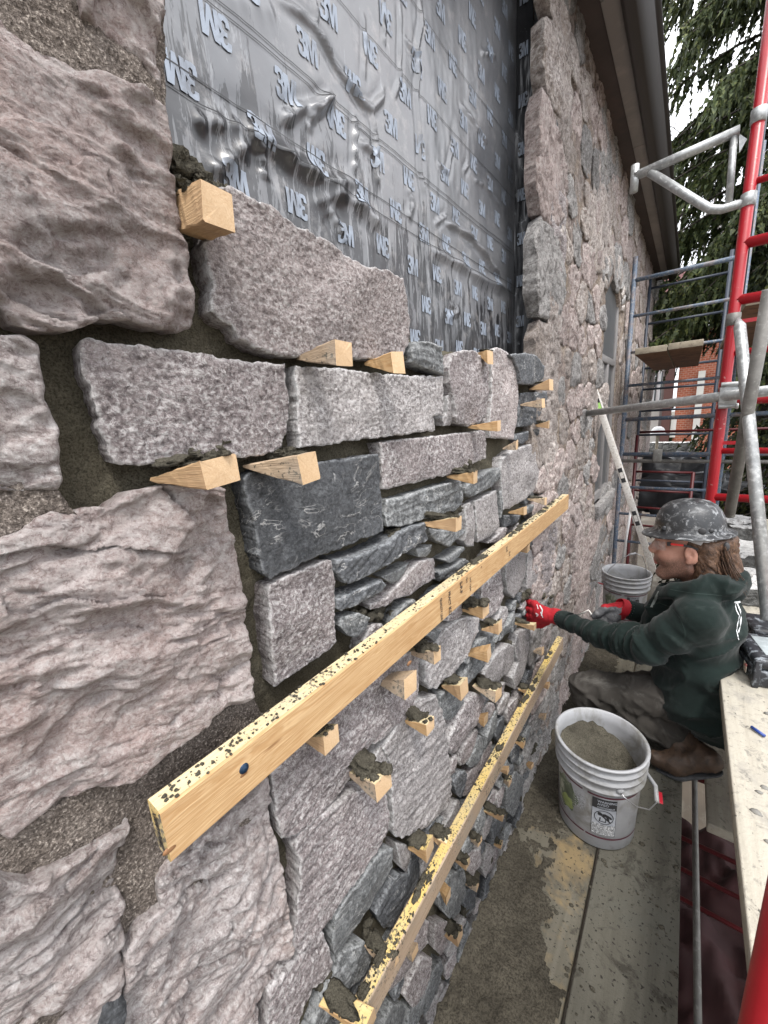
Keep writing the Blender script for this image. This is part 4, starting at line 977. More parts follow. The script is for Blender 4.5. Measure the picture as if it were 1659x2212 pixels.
for k in range(30):
    Y_ = [.5, .78, 1.75, 1.9, 2.2, 1.35][k % 6] + r.normal(0, .05); v, f = lump((XB - r.uniform(.008, .032), Y_, zt2 + .002), (r.uniform(.005, .012), r.uniform(.01, .026), r.uniform(.003, .007)), 400 + k, 2, .6); m_.add(v, f)
local_child(b2, 'mortar_crumbs', m_.v, m_.f, MORTD, 'stuff')
# pats of mortar left in the joints
m_ = MB()
for k, (px, py, s, x) in enumerate([(430,388,.03,-.03),(408,402,.02,-.02),(455,410,.018,-.02),(445,985,.03,-.01),(470,975,.02,0),(500,982,.02,-.01),(600,985,.015,0),(640,985,.02,-.01),(860,780,.02,-.02),(920,925,.02,-.02),(1010,1003,.025,-.01),(1000,1010,.02,0),(960,1110,.02,-.01),(985,1105,.02,0),
    (835,1165,.03,-.02),(845,1155,.02,-.01),(745,1225,.03,-.03),(830,1310,.03,-.03),(800,1330,.03,-.03),(775,1320,.02,-.02),(850,1330,.03,-.03),(1000,1400,.02,-.02),(1130,1290,.03,-.01),(1140,1280,.025,0),(1170,1290,.03,-.01),(1185,1300,.02,0),(1110,1310,.03,-.03),(1090,1395,.03,-.03),(1060,1480,.02,-.02),(1125,1490,.03,-.02),
    (1110,1520,.03,-.02),(820,1640,.03,-.03),(905,1540,.02,-.02),(960,1640,.02,-.03),(850,1590,.02,-.03),(960,1480,.02,-.02),(1190,1290,.02,0),(1000,780,.02,-.02),(1165,910,.015,0),(1130,1105,.02,0),(960,1165,.02,-.02),(700,2090,.03,-.04),(655,2110,.03,-.04),(620,2160,.03,-.04),(790,2010,.02,-.02),(1050,1860,.03,-.02),(1075,1790,.03,-.02),(1150,1620,.03,0),(1000,1960,.03,-.02),(1120,1720,.03,-.01)]):
    c = onX(px, py, x)
    for q_ in range(5):
        v, f = lump(c + np.array([wr.uniform(-.4, .4), wr.uniform(-1, 1), wr.uniform(-.5, .5)]) * s, (s * .5, s * wr.uniform(.4, .9), s * wr.uniform(.3, .6)), 600 + k * 6 + q_, 2 if depth_of(c) > 1 else 3, .7, False, 2.8); m_.add(v, f)
obj('mortar_pats', m_.v, m_.f, MORTD, BUILD, kind='stuff')

# ================================================================= DECK
def mat_deck(name, a, b_, stain, wet, ns=1.0, rust=None, th=(.47, .60), sp=.60):
    m, t, b = hexmat(name, .85, .25); q = NB(t); co = q.coord('Position'); g = q.coord('Position', scale=(14, .8, 14))
    n1 = q.noise(g, 2.0, 5, .65, .8); col = q.ramp(n1, [(.3, a), (.7, b_)])
    col = q.mix(q.math('MULTIPLY', q.ramp(q.noise(co, 4.5 * ns, 6, .7, .4), [(th[0], 0.), (th[1], 1.)]), .85), col, stain)
    col = q.mix(q.math('MULTIPLY', q.ramp(q.noise(co, 11 * ns, 6, .75, .6), [(.54, 0.), (.64, 1.)]), .85), col, wet)
    if rust: col = q.mix(q.ramp(q.noise(co, 3.1, 5, .7, .5), [(.56, 0.), (.66, .9)]), col, rust)
    col = q.mix(q.ramp(q.noise(co, 90, 4, .6), [(sp, 0.), (sp + .04, .9)]), col, [c * .5 for c in wet])
    q.link(col, b.inputs['Base Color'])
    q.bump(q.math('ADD', q.noise(co, 130, 4, .7), q.math('MULTIPLY', n1, .8)), .45, .004, b)
    return m
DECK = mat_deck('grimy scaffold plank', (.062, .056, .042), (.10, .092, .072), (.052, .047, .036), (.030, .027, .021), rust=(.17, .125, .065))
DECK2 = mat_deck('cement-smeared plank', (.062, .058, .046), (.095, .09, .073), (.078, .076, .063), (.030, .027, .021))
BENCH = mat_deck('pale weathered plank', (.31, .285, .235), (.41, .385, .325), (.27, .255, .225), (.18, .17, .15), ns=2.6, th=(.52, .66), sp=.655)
UNDR = mat_plain('brown plank underside', (.16, .085, .05), .8, n=.25, ns=6, c2=(.08, .045, .03), bump=.2)
def plank(name, lab, x0, x1, y0, y1, z, th, mat, grp, grooves=False, under=None, par=None):
    m_ = MB(); n = 14; xs = np.linspace(x0 + .004, x1 - .004, 8)
    if grooves:
        for gx in (x0 + .012, x0 + .022, x0 + .032): pass
    box(m_, (x0, y0, z - th), (x1, y1, z)); o = m_.build(name, mat if not under else [mat, under], par, bevel=.004)
    if under: 
        for p_ in o.data.polygons:
            if p_.normal.z < -.5: p_.material_index = 1
    if par is None: tag(o, lab, 'plank', grp)
    return o
DG = 'deck planks of the scaffold'
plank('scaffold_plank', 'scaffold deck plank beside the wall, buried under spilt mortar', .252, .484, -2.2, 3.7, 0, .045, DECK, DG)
plank('scaffold_plank', 'scaffold deck plank under the full bucket, grey and cement smeared', .491, .700, -2.2, 3.3, 0, .045, DECK2, DG)  # both deck planks lengthened behind the camera to darken the space below
# mortar spilt along the wall side of the deck
gx, gy = np.meshgrid(np.arange(.232, .492, .0055), np.arange(.30, 2.75, .0065)); p3 = np.c_[gx.ravel(), gy.ravel(), np.zeros(gx.size)]
bx_ = p3[:, 0]; by_ = p3[:, 1]
cov = .425 - bx_ + .055 * fbm(p3 * [7, 7, 1], 3, .6, 200) + .11 * np.exp(-((by_ - .55) / .32) ** 2) + .05 * np.exp(-((by_ - 1.5) / .3) ** 2) - .06 * np.exp(-((by_ - 1.02) / .18) ** 2)
hh = .034 * np.tanh(np.clip(cov, -1, 1) * 9) * (.62 + .5 * fbm(p3 * [9, 9, 1], 3, .5, 201)) + .0065 * fbm(p3 * [48, 48, 1], 4, .68, 202) - .005
edge = bx_ - (.246 + .008 * fbm(p3 * [1, 20, 1], 3, .6, 203)); ok = (hh > .0008) & (edge > 0)
idx = np.arange(gx.size).reshape(gx.shape); q4 = np.stack([idx[:-1, :-1], idx[:-1, 1:], idx[1:, 1:], idx[1:, :-1]], -1).reshape(-1, 4)
q4 = q4[ok[q4].sum(1) >= 3]; zz = np.where(ok, np.maximum(hh, .001), .0004)
used = np.unique(q4); rm = -np.ones(gx.size, int); rm[used] = np.arange(len(used))
obj('spilt_mortar', np.c_[bx_, by_, zz][used], rm[q4], MORTF, None, kind='stuff', loc=(.35, 1.5, 0))
r = np.random.RandomState(5); m_ = MB()
for k in range(260):
    x, y = (r.uniform(.5, .695), r.uniform(.35, 2.6)) if k % 3 else (r.uniform(.38, .50), r.uniform(.35, 2.6)); s = r.uniform(.3, 1) ** 2 * .0085
    v, f = lump((x, y, .0005), (s * 1.3, s, s * .45), 900 + k, 1, .5); m_.add(v, f)
obj('mortar_crumbs', m_.v, m_.f, MORTD, None, kind='stuff', loc=(.5, 1.4, 0))
BGp = 'pale planks forming the bench level'
for k, (x0, x1) in enumerate(((.768, 1.0), (1.006, 1.24), (1.246, 1.48), (1.486, 1.72), (1.726, 1.96))):  # outer two added unseen to block sky light; all reach behind the camera
    plank('scaffold_plank', ['pale bench plank nearest the worker, its edge towards the deck', 'pale bench plank behind the first one, under the stone blocks', 'third pale bench plank, just outside the right edge', 'fourth pale bench plank, added out of view to shade the gap below', 'outermost pale bench plank, added unseen to block sky light'][k], x0, x1, -2.2, 4.2, .43, .046, BENCH, BGp)
# darker plank lower down, seen in the gap
plank('scaffold_plank', 'short plank at a lower level in the gap behind the worker', .80, 1.03, 1.7, 2.4, -.25, .045, BENCH, None)

# ================================================================= BUCKETS
BKT = mat_plain('dirty white plastic', (.25, .255, .265), .45, n=.14, ns=6, c2=(.12, .115, .10), thr=(.46, .66), bump=.08, amt=.85)
BKT_L = mat_plain('bucket label film', (.235, .25, .275), .4, n=.15, ns=5, c2=(.44, .46, .49), thr=(.5, .7))
MAR = mat_plain('maroon print', (.07, .018, .028), .5); BLK = mat_plain('black print', (.02, .02, .022), .5); RED_P = mat_plain('red plastic tag', (.30, .012, .022), .4)
GREY_P = mat_plain('grey print', (.16, .165, .17), .6, n=.6, ns=160, c2=(.5, .51, .52), thr=(.5, .6)); PIC = mat_plain('dusty green picture print', (.075, .09, .06), .6, n=.5, ns=14, c2=(.26, .27, .22), thr=(.47, .6)); PIC2 = mat_plain('olive picture print', (.16, .19, .07), .6, n=.4, ns=20)
WIRE = mat_plain('steel wire', (.35, .35, .36), .35, metal=.9)
SB = .88
def bucket(lab, c, yaw, full, handle):
    before = set(bpy.data.objects); root = thing('plastic_bucket', lab, 'bucket', (0, 0, 0), 'plastic buckets on the deck'); place = c; c = np.zeros(3); m_ = MB()
    rad = lambda z: RB + (RT - .006 - RB) * z / HB
    prof = [(.0, .004), (RB - .012, .004), (RB - .004, 0), (RB, .006), (rad(.25), .25), (rad(.262), .262), (RT + .002, .264), (RT + .003, .270), (rad(.28) + .002, .274), (rad(.30) + .002, .296), (RT + .004, .300), (RT + .005, .307), (rad(.31) + .003, .311), (rad(.33) + .003, .330), (RT + .006, .333), (RT + .007, .340), (rad(.345) + .004, .344), (RT - .001, .360), (RT + .007, .362), (RT + .008, .369), (RT + .003, .372), (RT - .004, .369), (rad(.33) - .002, .33), (rad(.1) - .003, .1), (RB - .006, .012), (0, .012)]
    lathe(m_, prof, c, 72); m_.build('bucket_shell', BKT, root, smooth=True)
    def cyl(v, th0, z0, off=.0012):      # flat print wrapped on the wall; v in metres, x to the right seen from outside
        z = z0 + v[:, 1]; R = rad(z) + off; th = yaw + th0 + v[:, 0] / R
        return np.c_[c[0] + R * np.cos(th), c[1] + R * np.sin(th), c[2] + z]
    def patch(w, h, n=24, ny=4):
        v = np.array([(w * i / n, h * j / ny) for j in range(ny + 1) for i in range(n + 1)]); f = [(j * (n + 1) + i, j * (n + 1) + i + 1, (j + 1) * (n + 1) + i + 1, (j + 1) * (n + 1) + i) for j in range(ny) for i in range(n)]; return v, f
    def put(v, f, th0, z0, mat, name='printed_label', off=.0012): return obj(name, cyl(v, th0, z0, off), f, mat, root, smooth=True)
    for a0, ln in ((-1.95, .24), (-.10, .20), (1.65, .22), (3.3, .14)):
        v, f = patch(ln, .0065, 30, 1); put(v, f, a0, .238, MAR); put(v, f, a0, .052, MAR)
    # picture panel with a ragged edge
    def ragged(w, h, seed, amp):
        n = 40; b_ = np.array([(w / 2 + w / 2 * math.cos(t) * (1 + amp * math.sin(5 * t + seed)), h / 2 + h / 2 * math.sin(t) * (1 + amp * math.cos(7 * t))) for t in np.linspace(0, 2 * math.pi, n, endpoint=False)])
        vs, fs = glyph_tris([tuple(a) for a in b_], .008); return vs, fs
    v, f = ragged(.105, .135, 1, .12); put(v, f, -1.12, .095, PIC); v, f = ragged(.055, .05, 4, .15); put(v, f, -.86, .105, PIC2, off=.0018)
    for k in range(7): v, f = patch(.034 + .004 * (k % 3), .0032, 6, 1); put(v, f, -.42, .205 - k * .0095, GREY_P)
    for k in range(5): v, f = patch(.10, .0022, 12, 1); put(v, f, -1.5 + .01 * k, .120 - .013 * k, MAR if k % 2 else GREY_P)
    # warning panel
    W0 = .02
    def frame(x0, y0, w, h, mat, off=.0015):
        v, f = patch(w, h, 12, 6); v = v + [x0, y0]; put(v, f, W0, 0, mat, off=off)
    frame(0, .070, .078, .162, BLK); frame(.0012, .0712, .0756, .1596, BKT_L, .0022); frame(0, .190, .078, .042, BLK, .0030)
    frame(.002, .073, .074, .048, GREY_P, .0030)
    for s, y, sz, sq in (('WARNING', .2185, .0135, .95), ('AVISO', .206, .0135, .95), ('AVERTISSEMENT', .1935, .0105, .72)):
        v, f = text_mesh(s, sz, .02, sq); v = v + [.016, y]; put(v, f, W0, 0, BKT_L, 'printed_lettering', .0042)
    # ring with a slash over a figure tipping into a pail
    n = 40; t = np.linspace(0, 2 * math.pi, n, endpoint=False); cc = np.array([.039, .155]); ro, ri = .031, .0285
    v = np.vstack([cc + np.c_[np.cos(t), np.sin(t) * .98] * ro, cc + np.c_[np.cos(t), np.sin(t) * .98] * ri]); f = [(i, (i + 1) % n, (i + 1) % n + n, i + n) for i in range(n)]; put(v, f, W0, 0, BLK, 'warning_symbol', .0038)
    def poly(pts): v_, f_ = glyph_tris(pts, .01); put(v_, f_, W0, 0, BLK, 'warning_symbol', .0036)
    poly([(.018, .172), (.021, .176), (.062, .138), (.059, .134)])
    hd = [(.026 + .0075 * math.cos(a), .168 + .0075 * math.sin(a)) for a in np.linspace(0, 6.28, 12, endpoint=False)]; poly(hd)
    poly([(.032, .170), (.042, .172), (.054, .166), (.062, .160), (.066, .152), (.060, .150), (.054, .156), (.058, .144), (.053, .143), (.046, .158), (.036, .160)])
    poly([(.024, .134), (.026, .154), (.029, .154), (.028, .137), (.044, .137), (.043, .152), (.046, .152), (.047, .134)])
    # dirt inside, bail and tag
    if full:
        g = 46; P_ = []; 
        for j in range(0, 15):
            for i in range(g): rr = rad(full) * .985 * j / 14; a = 2 * math.pi * i / g; P_.append((rr * math.cos(a), rr * math.sin(a)))
        P_ = np.array(P_); z = full + .055 * P_[:, 1] / .13 * .7 - .045 * P_[:, 0] / .13 + .02 * fbm(np.c_[P_ * 14, np.zeros(len(P_))], 4, .6, 31) + .006 * fbm(np.c_[P_ * 70, np.zeros(len(P_))], 3, .7, 32)
        f = [(j * g + i, j * g + (i + 1) % g, (j + 1) * g + (i + 1) % g, (j + 1) * g + i) for j in range(14) for i in range(g)]
        obj('wet_mortar', np.c_[c[0] + P_[:, 0], c[1] + P_[:, 1], c[2] + z], f, MORTD, root)
    hp_, pts, grip, tagp = handle
    m_ = MB(); tube(m_, [c + np.array(p_) for p_ in pts], .0022, 8); hd_ = m_.build('wire_handle', WIRE, root, smooth=True)
    m_ = MB(); tube(m_, [c + np.array(p_) for p_ in grip], .0075, 12); m_.build('grip', BKT, hd_, smooth=True)
    m_ = MB(); tp = c + np.array(tagp[0]); tq = c + np.array(tagp[1]); d = _unit(tq - tp); u, w_, _ = frame_of(d)
    for s in (-1, 1): pass
    v = [tp + u * .008, tp - u * .008, tq - u * .008, tq + u * .008]; v = v + [a + w_ * .004 for a in v]; m_.add(v, [(0, 1, 2, 3), (7, 6, 5, 4), (0, 4, 5, 1), (1, 5, 6, 2), (2, 6, 7, 3), (3, 7, 4, 0)]); m_.build('red_tag', RED_P, hd_, bevel=.001)
    m_ = MB(); 
    for a0 in hp_: 
        a = a0; R = rad(.30) + .006; lathe(m_, [(0, .006), (.007, .006), (.011, .003), (.013, -.006)], c + np.array([R * math.cos(a), R * math.sin(a), .285]), 18, axis=(math.cos(a), math.sin(a), 0))
    m_.build('handle_boss', BKT, root, smooth=True)
    for o_ in set(bpy.data.objects) - before:
        if o_.type == 'MESH': o_.data.transform(Matrix.Scale(SB, 4)); o_.location = [a * SB for a in o_.location]
    root.location = [float(a) for a in place]
    return root
RB, RT, HB = .130, .148, .37
bc = onZ(1285, 1764, 0); bc = (float(bc[0]) + .0, float(bc[1]), .003)
# camera-side azimuth of the bucket
az = math.atan2(-bc[1], CAM[0] - bc[0])
R_ = RT + .004
hA = az + .50; hB = hA + math.pi
def cyp(a, r, z): return (r * math.cos(a), r * math.sin(a), z)
hpts = [cyp(hA, R_ - .01, .285), cyp(hA, R_ + .012, .283), cyp(hA + .25, R_ + .022, .245), cyp(hA + .55, R_ + .03, .215), cyp(hA + .9, R_ + .035, .20), cyp(hA + 1.3, R_ + .038, .195), cyp(hA + 1.9, R_ + .034, .205), cyp(hA + 2.4, R_ + .024, .23), cyp(hB - .2, R_ + .016, .27), cyp(hB, R_ - .01, .285)]
bucket('white bucket full of wet mortar in front of the worker, warning label facing out', bc, az - .10, .262,
       ([hA, hB], hpts, [hpts[4], hpts[5], hpts[6]], (cyp(hA + .98, R_ + .045, .185), cyp(hA + 1.30, R_ + .052, .170))))
b2p = CAM + ray(1353, 1234) * 2.47 / FPX; b2c = (float(b2p[0]), float(b2p[1]), float(b2p[2]) - .37 * SB)
print('far bucket', b2c)
az2 = math.atan2(-b2c[1], CAM[0] - b2c[0]); hA = az2 - 1.0; hB = hA + math.pi
hpts = [cyp(hA, R_, .285), cyp(hA, R_ + .012, .30), cyp(hA + .1, R_ - .02, .40), cyp(hA + .5, R_ - .05, .475), cyp(hA + 1.1, .075, .52), cyp(hA + 1.7, .07, .53), cyp(hB - .8, .09, .50), cyp(hB - .2, R_ - .03, .41), cyp(hB, R_, .29)]
bucket('white bucket standing empty behind the worker\'s hands, wire handle raised', b2c, az2 + .1, .12, ([hA, hB], hpts, [hpts[4], hpts[5]], (cyp(hA - .05, R_ + .004, .275), cyp(hA - .30, R_ + .02, .270))))

# ================================================================= SCAFFOLD
def paint(name, c, c2, chips=(.62, .68), rough=.35, metal=0., n=.12, ns=14, c3=None):
    m, t, b = hexmat(name, rough, .4, metal); q = NB(t); co = q.coord('Position')
    col = q.mix(q.ramp(q.noise(co, ns, 5, .65), [(.3, 0.), (.7, 1.)]), [x * (1 - n) for x in c], [min(1, x * (1 + n)) for x in c])
    if c3: col = q.mix(q.ramp(q.noise(co, 7, 6, .7), [(.5, 0.), (.66, .8)]), col, c3)
    k = q.ramp(q.noise(co, 55, 5, .7, .4), [(chips[0], 0.), (chips[1], 1.)]); col = q.mix(k, col, c2)
    q.link(col, b.inputs['Base Color']); q.link(q.math('ADD', q.math('MULTIPLY', k, .4), rough), b.inputs['Roughness'])
    q.bump(q.noise(co, 90, 4, .6), .15, .002, b); return m
REDP = paint('chipped red paint', (.28, .008, .014), (.45, .36, .33), (.64, .70))
REDD = paint('dull and shaded red paint', (.06, .004, .006), (.12, .06, .04), (.60, .68), .5)
BLUP = paint('worn blue paint', (.07, .10, .145), (.26, .25, .24), (.52, .66), .5, c3=(.17, .12, .095))
DBLU = paint('dark blue paint', (.030, .038, .055), (.12, .10, .09), (.60, .70), .5)
GALV = paint('galvanised steel', (.34, .35, .35), (.55, .56, .56), (.52, .66), .42, .55, .2, 30, c3=(.20, .205, .205))
GALD = paint('dirty galvanised steel', (.155, .15, .14), (.30, .295, .28), (.56, .68), .55, .3, .25, 20)
def frame(lab, Y, posts, rungs, mat, r=.0215, rr=.016, grp='scaffold frames', cat='scaffold frame', ext=None):
    """posts: [(x, z0, z1)], rungs: [(z, xa, xb, radius)]"""
    t_ = thing('scaffold', lab, cat, (posts[0][0], Y, posts[0][1]), grp)
    for x, z0, z1 in posts:
        m_ = MB(); tube(m_, [(x, Y, z0), (x, Y, z1)], r, 20); m_.build('post', mat, t_, smooth=True)
    for z, xa, xb, rad in rungs:
        m_ = MB(); tube(m_, [(xa, Y, z), (xb, Y, z)], rad, 14); m_.build('rung', mat if z > .1 or mat is not REDP else REDD, t_, smooth=True)  # bright red rungs below deck level take a darker red, shade painted in
    return t_
ZG = -2.6
Y2 = 2.47; X2 = CAM[0] + .050 * Y2
zz = lambda px, py, Y: float(P(px, py, Y)[2])
r2 = [(zz(1643, 120, Y2), .013), (zz(1620, 395, Y2), .013), (zz(1613, 525, Y2), .0215), (zz(1598, 648, Y2), .0215), (zz(1588, 762, Y2), .014), (zz(1577, 868, Y2), .0165), (zz(1567, 974, Y2), .014), (zz(1556, 1074, Y2), .0185), (zz(1510, 1684, Y2), .013), (zz(1500, 1822, Y2), .013), (zz(1495, 1888, Y2), .013), (zz(1490, 1950, Y2), .013)]
F2 = frame('tall bright red frame at the right behind the worker, ladder rungs out to the side', Y2, [(X2, ZG, 4.4), (X2 + 1.52, ZG, 4.4)], [(z, X2, X2 + 1.52, rd) for z, rd in r2], REDP)
# short welded locking tabs on the post
for py in (700, 960, 1180):
    m_ = MB(); z = zz(1590, py, Y2); box(m_, (X2 + .02, Y2 - .004, z), (X2 + .13, Y2 + .004, z + .016)); box(m_, (X2 + .10, Y2 - .004, z - .05), (X2 + .118, Y2 + .004, z)); m_.build('lock_tab', REDP, F2)
for py in (255, 434, 690):
    px = 1650 - (py / 1120) * 105; z = zz(px, py, Y2); m_ = MB(); lathe(m_, [(.0216, -.026), (.026, -.024), (.0262, .024), (.0216, .026)], (X2, Y2, z), 22); m_.build('clamp_band', GALV if py < 600 else GALD, F2, smooth=True)
F1 = frame('nearest red post crossing the lower right corner', .56, [(CAM[0] + .150, ZG, 3.2)], [], REDP, r=.0225)
def galv(name, lab, pts, r, mat, cat='tube', grp=None, n=16, par=None):
    m_ = MB(); tube(m_, pts, r, n); 
    if par is not None: return m_.build(name, mat, par, smooth=True)
    o = m_.build(name, mat, None, smooth=True); return tag(o, lab, cat, grp)
# bracket held out towards the eaves
br = thing('scaffold_bracket', 'galvanised triangular bracket clamped high on the red post', 'bracket', P(1624, 300, Y2))
A_ = P(1598, 281, Y2); B_ = P(1371, 381, Y2); galv('arm', '', [A_, B_], .019, GALV, par=br)
e_ = B_ + np.array([0, 0, 0]); galv('end_pin', '', [e_ + [0, 0, .045], e_ - [0, 0, .065]], .017, GALV, par=br)
lowp = [P(1404, 372, Y2), P(1510, 438, Y2), P(1535, 452, Y2), P(1560, 452, Y2), P(1619, 434, Y2)]; galv('strut', '', lowp, .0175, GALV, par=br)
galv('upright', '', [P(1586, 290, Y2), P(1574, 443, Y2)], .0125, GALV, par=br)
m_ = MB(); a, b_, c_ = P(1596, 288, Y2), P(1614, 300, Y2), P(1597, 330, Y2); m_.add([a, b_, c_, a + [0, .004, 0], b_ + [0, .004, 0], c_ + [0, .004, 0]], [(0, 2, 1), (3, 4, 5), (0, 1, 4, 3), (1, 2, 5, 4), (2, 0, 3, 5)]); m_.build('gusset', GALV, br)
# ties and braces
A_ = onX(1268, 893, .01); B_ = P(1573, 855, Y2 - .045); C_ = B_ + (B_ - A_) * .42
tie = galv('tie_tube', 'long pale galvanised tube running from the old wall to the red post', [A_, C_], .0225, GALV, 'tube', 'loose scaffold tubes')
m_ = MB(); c = B_ + np.array([0, .02, 0]); box(m_, c - [.032, .022, .040], c + [.032, .026, .040]); 
for dz in (-.047, .047): lathe(m_, [(0, -.03), (.009, -.03), (.009, .03), (.013, .03), (.013, .04), (0, .04)], c + [0, -.02, dz], 8, axis=(1, 0, 0))
tube(m_, [c + [-.03, -.02, .05], c + [.035, -.02, .05]], .011, 10); tag(m_.build('tube_coupler', GALV, None, bevel=.004), 'steel coupler joining the long tube to the red post', 'coupler')
galv('brace_tube', 'bright galvanised brace leaning down past the stone blocks', [P(1594, 688, 2.42), P(1598, 705, 2.40), P(1660, 1340, 1.82)], [.006, .021, .021], GALV, 'tube', 'loose scaffold tubes')
galv('brace_tube', 'dirty dark brace crossing in front of the red rungs', [P(1663, 625, 2.05), P(1575, 1114, 2.36)], .021, GALD, 'tube', 'loose scaffold tubes')
galv('brace_tube', 'dark tube standing close behind the red post at the top right', [P(1672, 40, 2.60), P(1596, 640, 2.70)], .019, DBLU, 'tube', 'loose scaffold tubes')
galv('brace_tube', 'dark upright tube down in the gap beside the deck', [P(1500, 1660, 2.30), P(1508, 2230, 1.30)], .012, GALD, 'tube', 'loose scaffold tubes')
# blue frames further along
Y5 = 5.0; xl = float(P(1352, 850, Y5)[0]); xr = float(P(1597, 700, Y5)[0])
rz = [zz(1450, y, Y5) for y in (588, 669, 750, 825, 902, 981, 1056, 1117, 1180)]
FB = frame('worn blue frame by the old window, planks resting on it', Y5, [(xl, ZG, zz(1370, 556, Y5)), (xr, ZG, 3.4)], [(z, xl, xr + (1.0 if i in (4, 5) else 0), .020 if i in (0, 4, 5) else .0145) for i, z in enumerate(rz)], BLUP, r=.022)
m_ = MB(); z = zz(1450, 995, Y5) ; tube(m_, [(xl, Y5 - .05, z), (xr + 1.2, Y5 - .05, z)], .018, 14); m_.build('rail', GALD, FB, smooth=True)
m_ = MB(); c = P(1420, 985, Y5 - .06); box(m_, c - [.04, .03, .06], c + [.04, .03, .07]); m_.build('coupler', GALD, FB, bevel=.01)
Y7 = 7.2; xa = float(P(1385, 850, Y7)[0]); xb = float(P(1545, 850, Y7)[0])
frame('dark blue frame behind the worn blue one', Y7, [(xa, ZG, zz(1380, 600, Y7)), (xb, ZG, 3.2)], [(zz(1460, y, Y7), xa, xb, .016) for y in (612, 690, 789, 836, 884, 938, 985, 1040)], DBLU, r=.022)
Y8 = 6.2; xa = float(P(1372, 1000, Y8)[0]); xb = float(P(1500, 1000, Y8)[0])
frame('small dull red frame low behind the blue ones', Y8, [(xa, ZG, zz(1382, 940, Y8)), (xb, ZG, zz(1500, 1020, Y8))], [(zz(1440, y, Y8), xa, xb, .014) for y in (1020, 1062, 1100, 1140)], REDD, r=.019)
m_ = MB(); tube(m_, [(xa, Y8 + .3, zz(1440, 935, Y8)), (xb + 1.6, Y8 + .3, zz(1440, 935, Y8))], .016); tag(m_.build('red_rail', REDD, None, smooth=True), 'long dull red rail across the view under the brick wall', 'rail')
# planks seen from below
zp = zz(1400, 762, 4.55); x0 = float(P(1372, 750, 4.55)[0]); xm = float(P(1443, 742, 4.55)[0]); x1_ = float(P(1521, 730, 4.55)[0])
UG = 'planks laid on the blue frame'
OLDP = mat_plain('old plank edge', (.26, .225, .17), .8, n=.25, ns=10, c2=(.15, .12, .09))
plank('scaffold_plank', 'left plank on the blue frame, seen from underneath, greyish edge', x0, xm - .004, 4.55, 7.1, zp + .05, .055, OLDP, UG, under=UNDR)
plank('scaffold_plank', 'right plank on the blue frame, seen from underneath, chipped end', xm + .004, x1_, 4.55, 7.1, zp + .055, .055, OLDP, UG, under=UNDR)
pz = P(1612, 640, 3.0); plank('scaffold_plank', 'brown plank overhead at the right edge behind the red rungs', float(pz[0]), float(pz[0]) + .9, 3.0, 5.3, float(pz[2]), .05, OLDP, None, under=UNDR)

# spirit level leaning on the old wall
ALU = paint('aluminium with cement smears', (.62, .60, .57), (.40, .37, .33), (.5, .66), .35, .35, .06, 8, c3=(.52, .48, .43)); BLKP = mat_plain('black plastic', (.018, .018, .02), .45)
VIAL = mat_plain('green vial', (.35, .62, .18), .2); 
Lt = P(1277, 822, 3.72); Lb = P(1412, 1236, 3.60); d = _unit(Lt - Lb); L = np.linalg.norm(Lt - Lb)
lv = thing('spirit_level', 'long aluminium spirit level leaning against the old wall', 'level', Lb)
side = _unit(np.cross(d, [0, 1, 0])); fwd = np.cross(side, d); R = np.array([side, fwd, d]).T
def lbox(x0, x1, y0, y1, z0, z1): m_ = MB(); box(m_, (x0, y0, z0), (x1, y1, z1), R=R, c=Lb); return m_
lbox(-.024, .024, -.012, .012, .0, L).build('rail', ALU, lv, bevel=.002)
lbox(-.026, .026, -.014, .014, L, L + .012).build('end_cap', BLKP, lv)
for zc in (L - .22, L * .5, .45):
    lbox(-.015, .015, -.0145, .0145, zc - .06, zc + .06).build('vial_housing', BLKP, lv); v_ = lbox(-.012, .012, -.016, -.010, zc - .025, zc + .025).build('vial', VIAL if zc > L * .6 else ALU, lv)
m_ = MB(); tube(m_, [P(1363, 1100, 4.2), P(1344, 1216, 4.2)], .011); tag(m_.build('white_pole', mat_plain('white enamel', (.6, .6, .6), .4), None, smooth=True), 'thin white pole standing behind the blue post', 'pole')

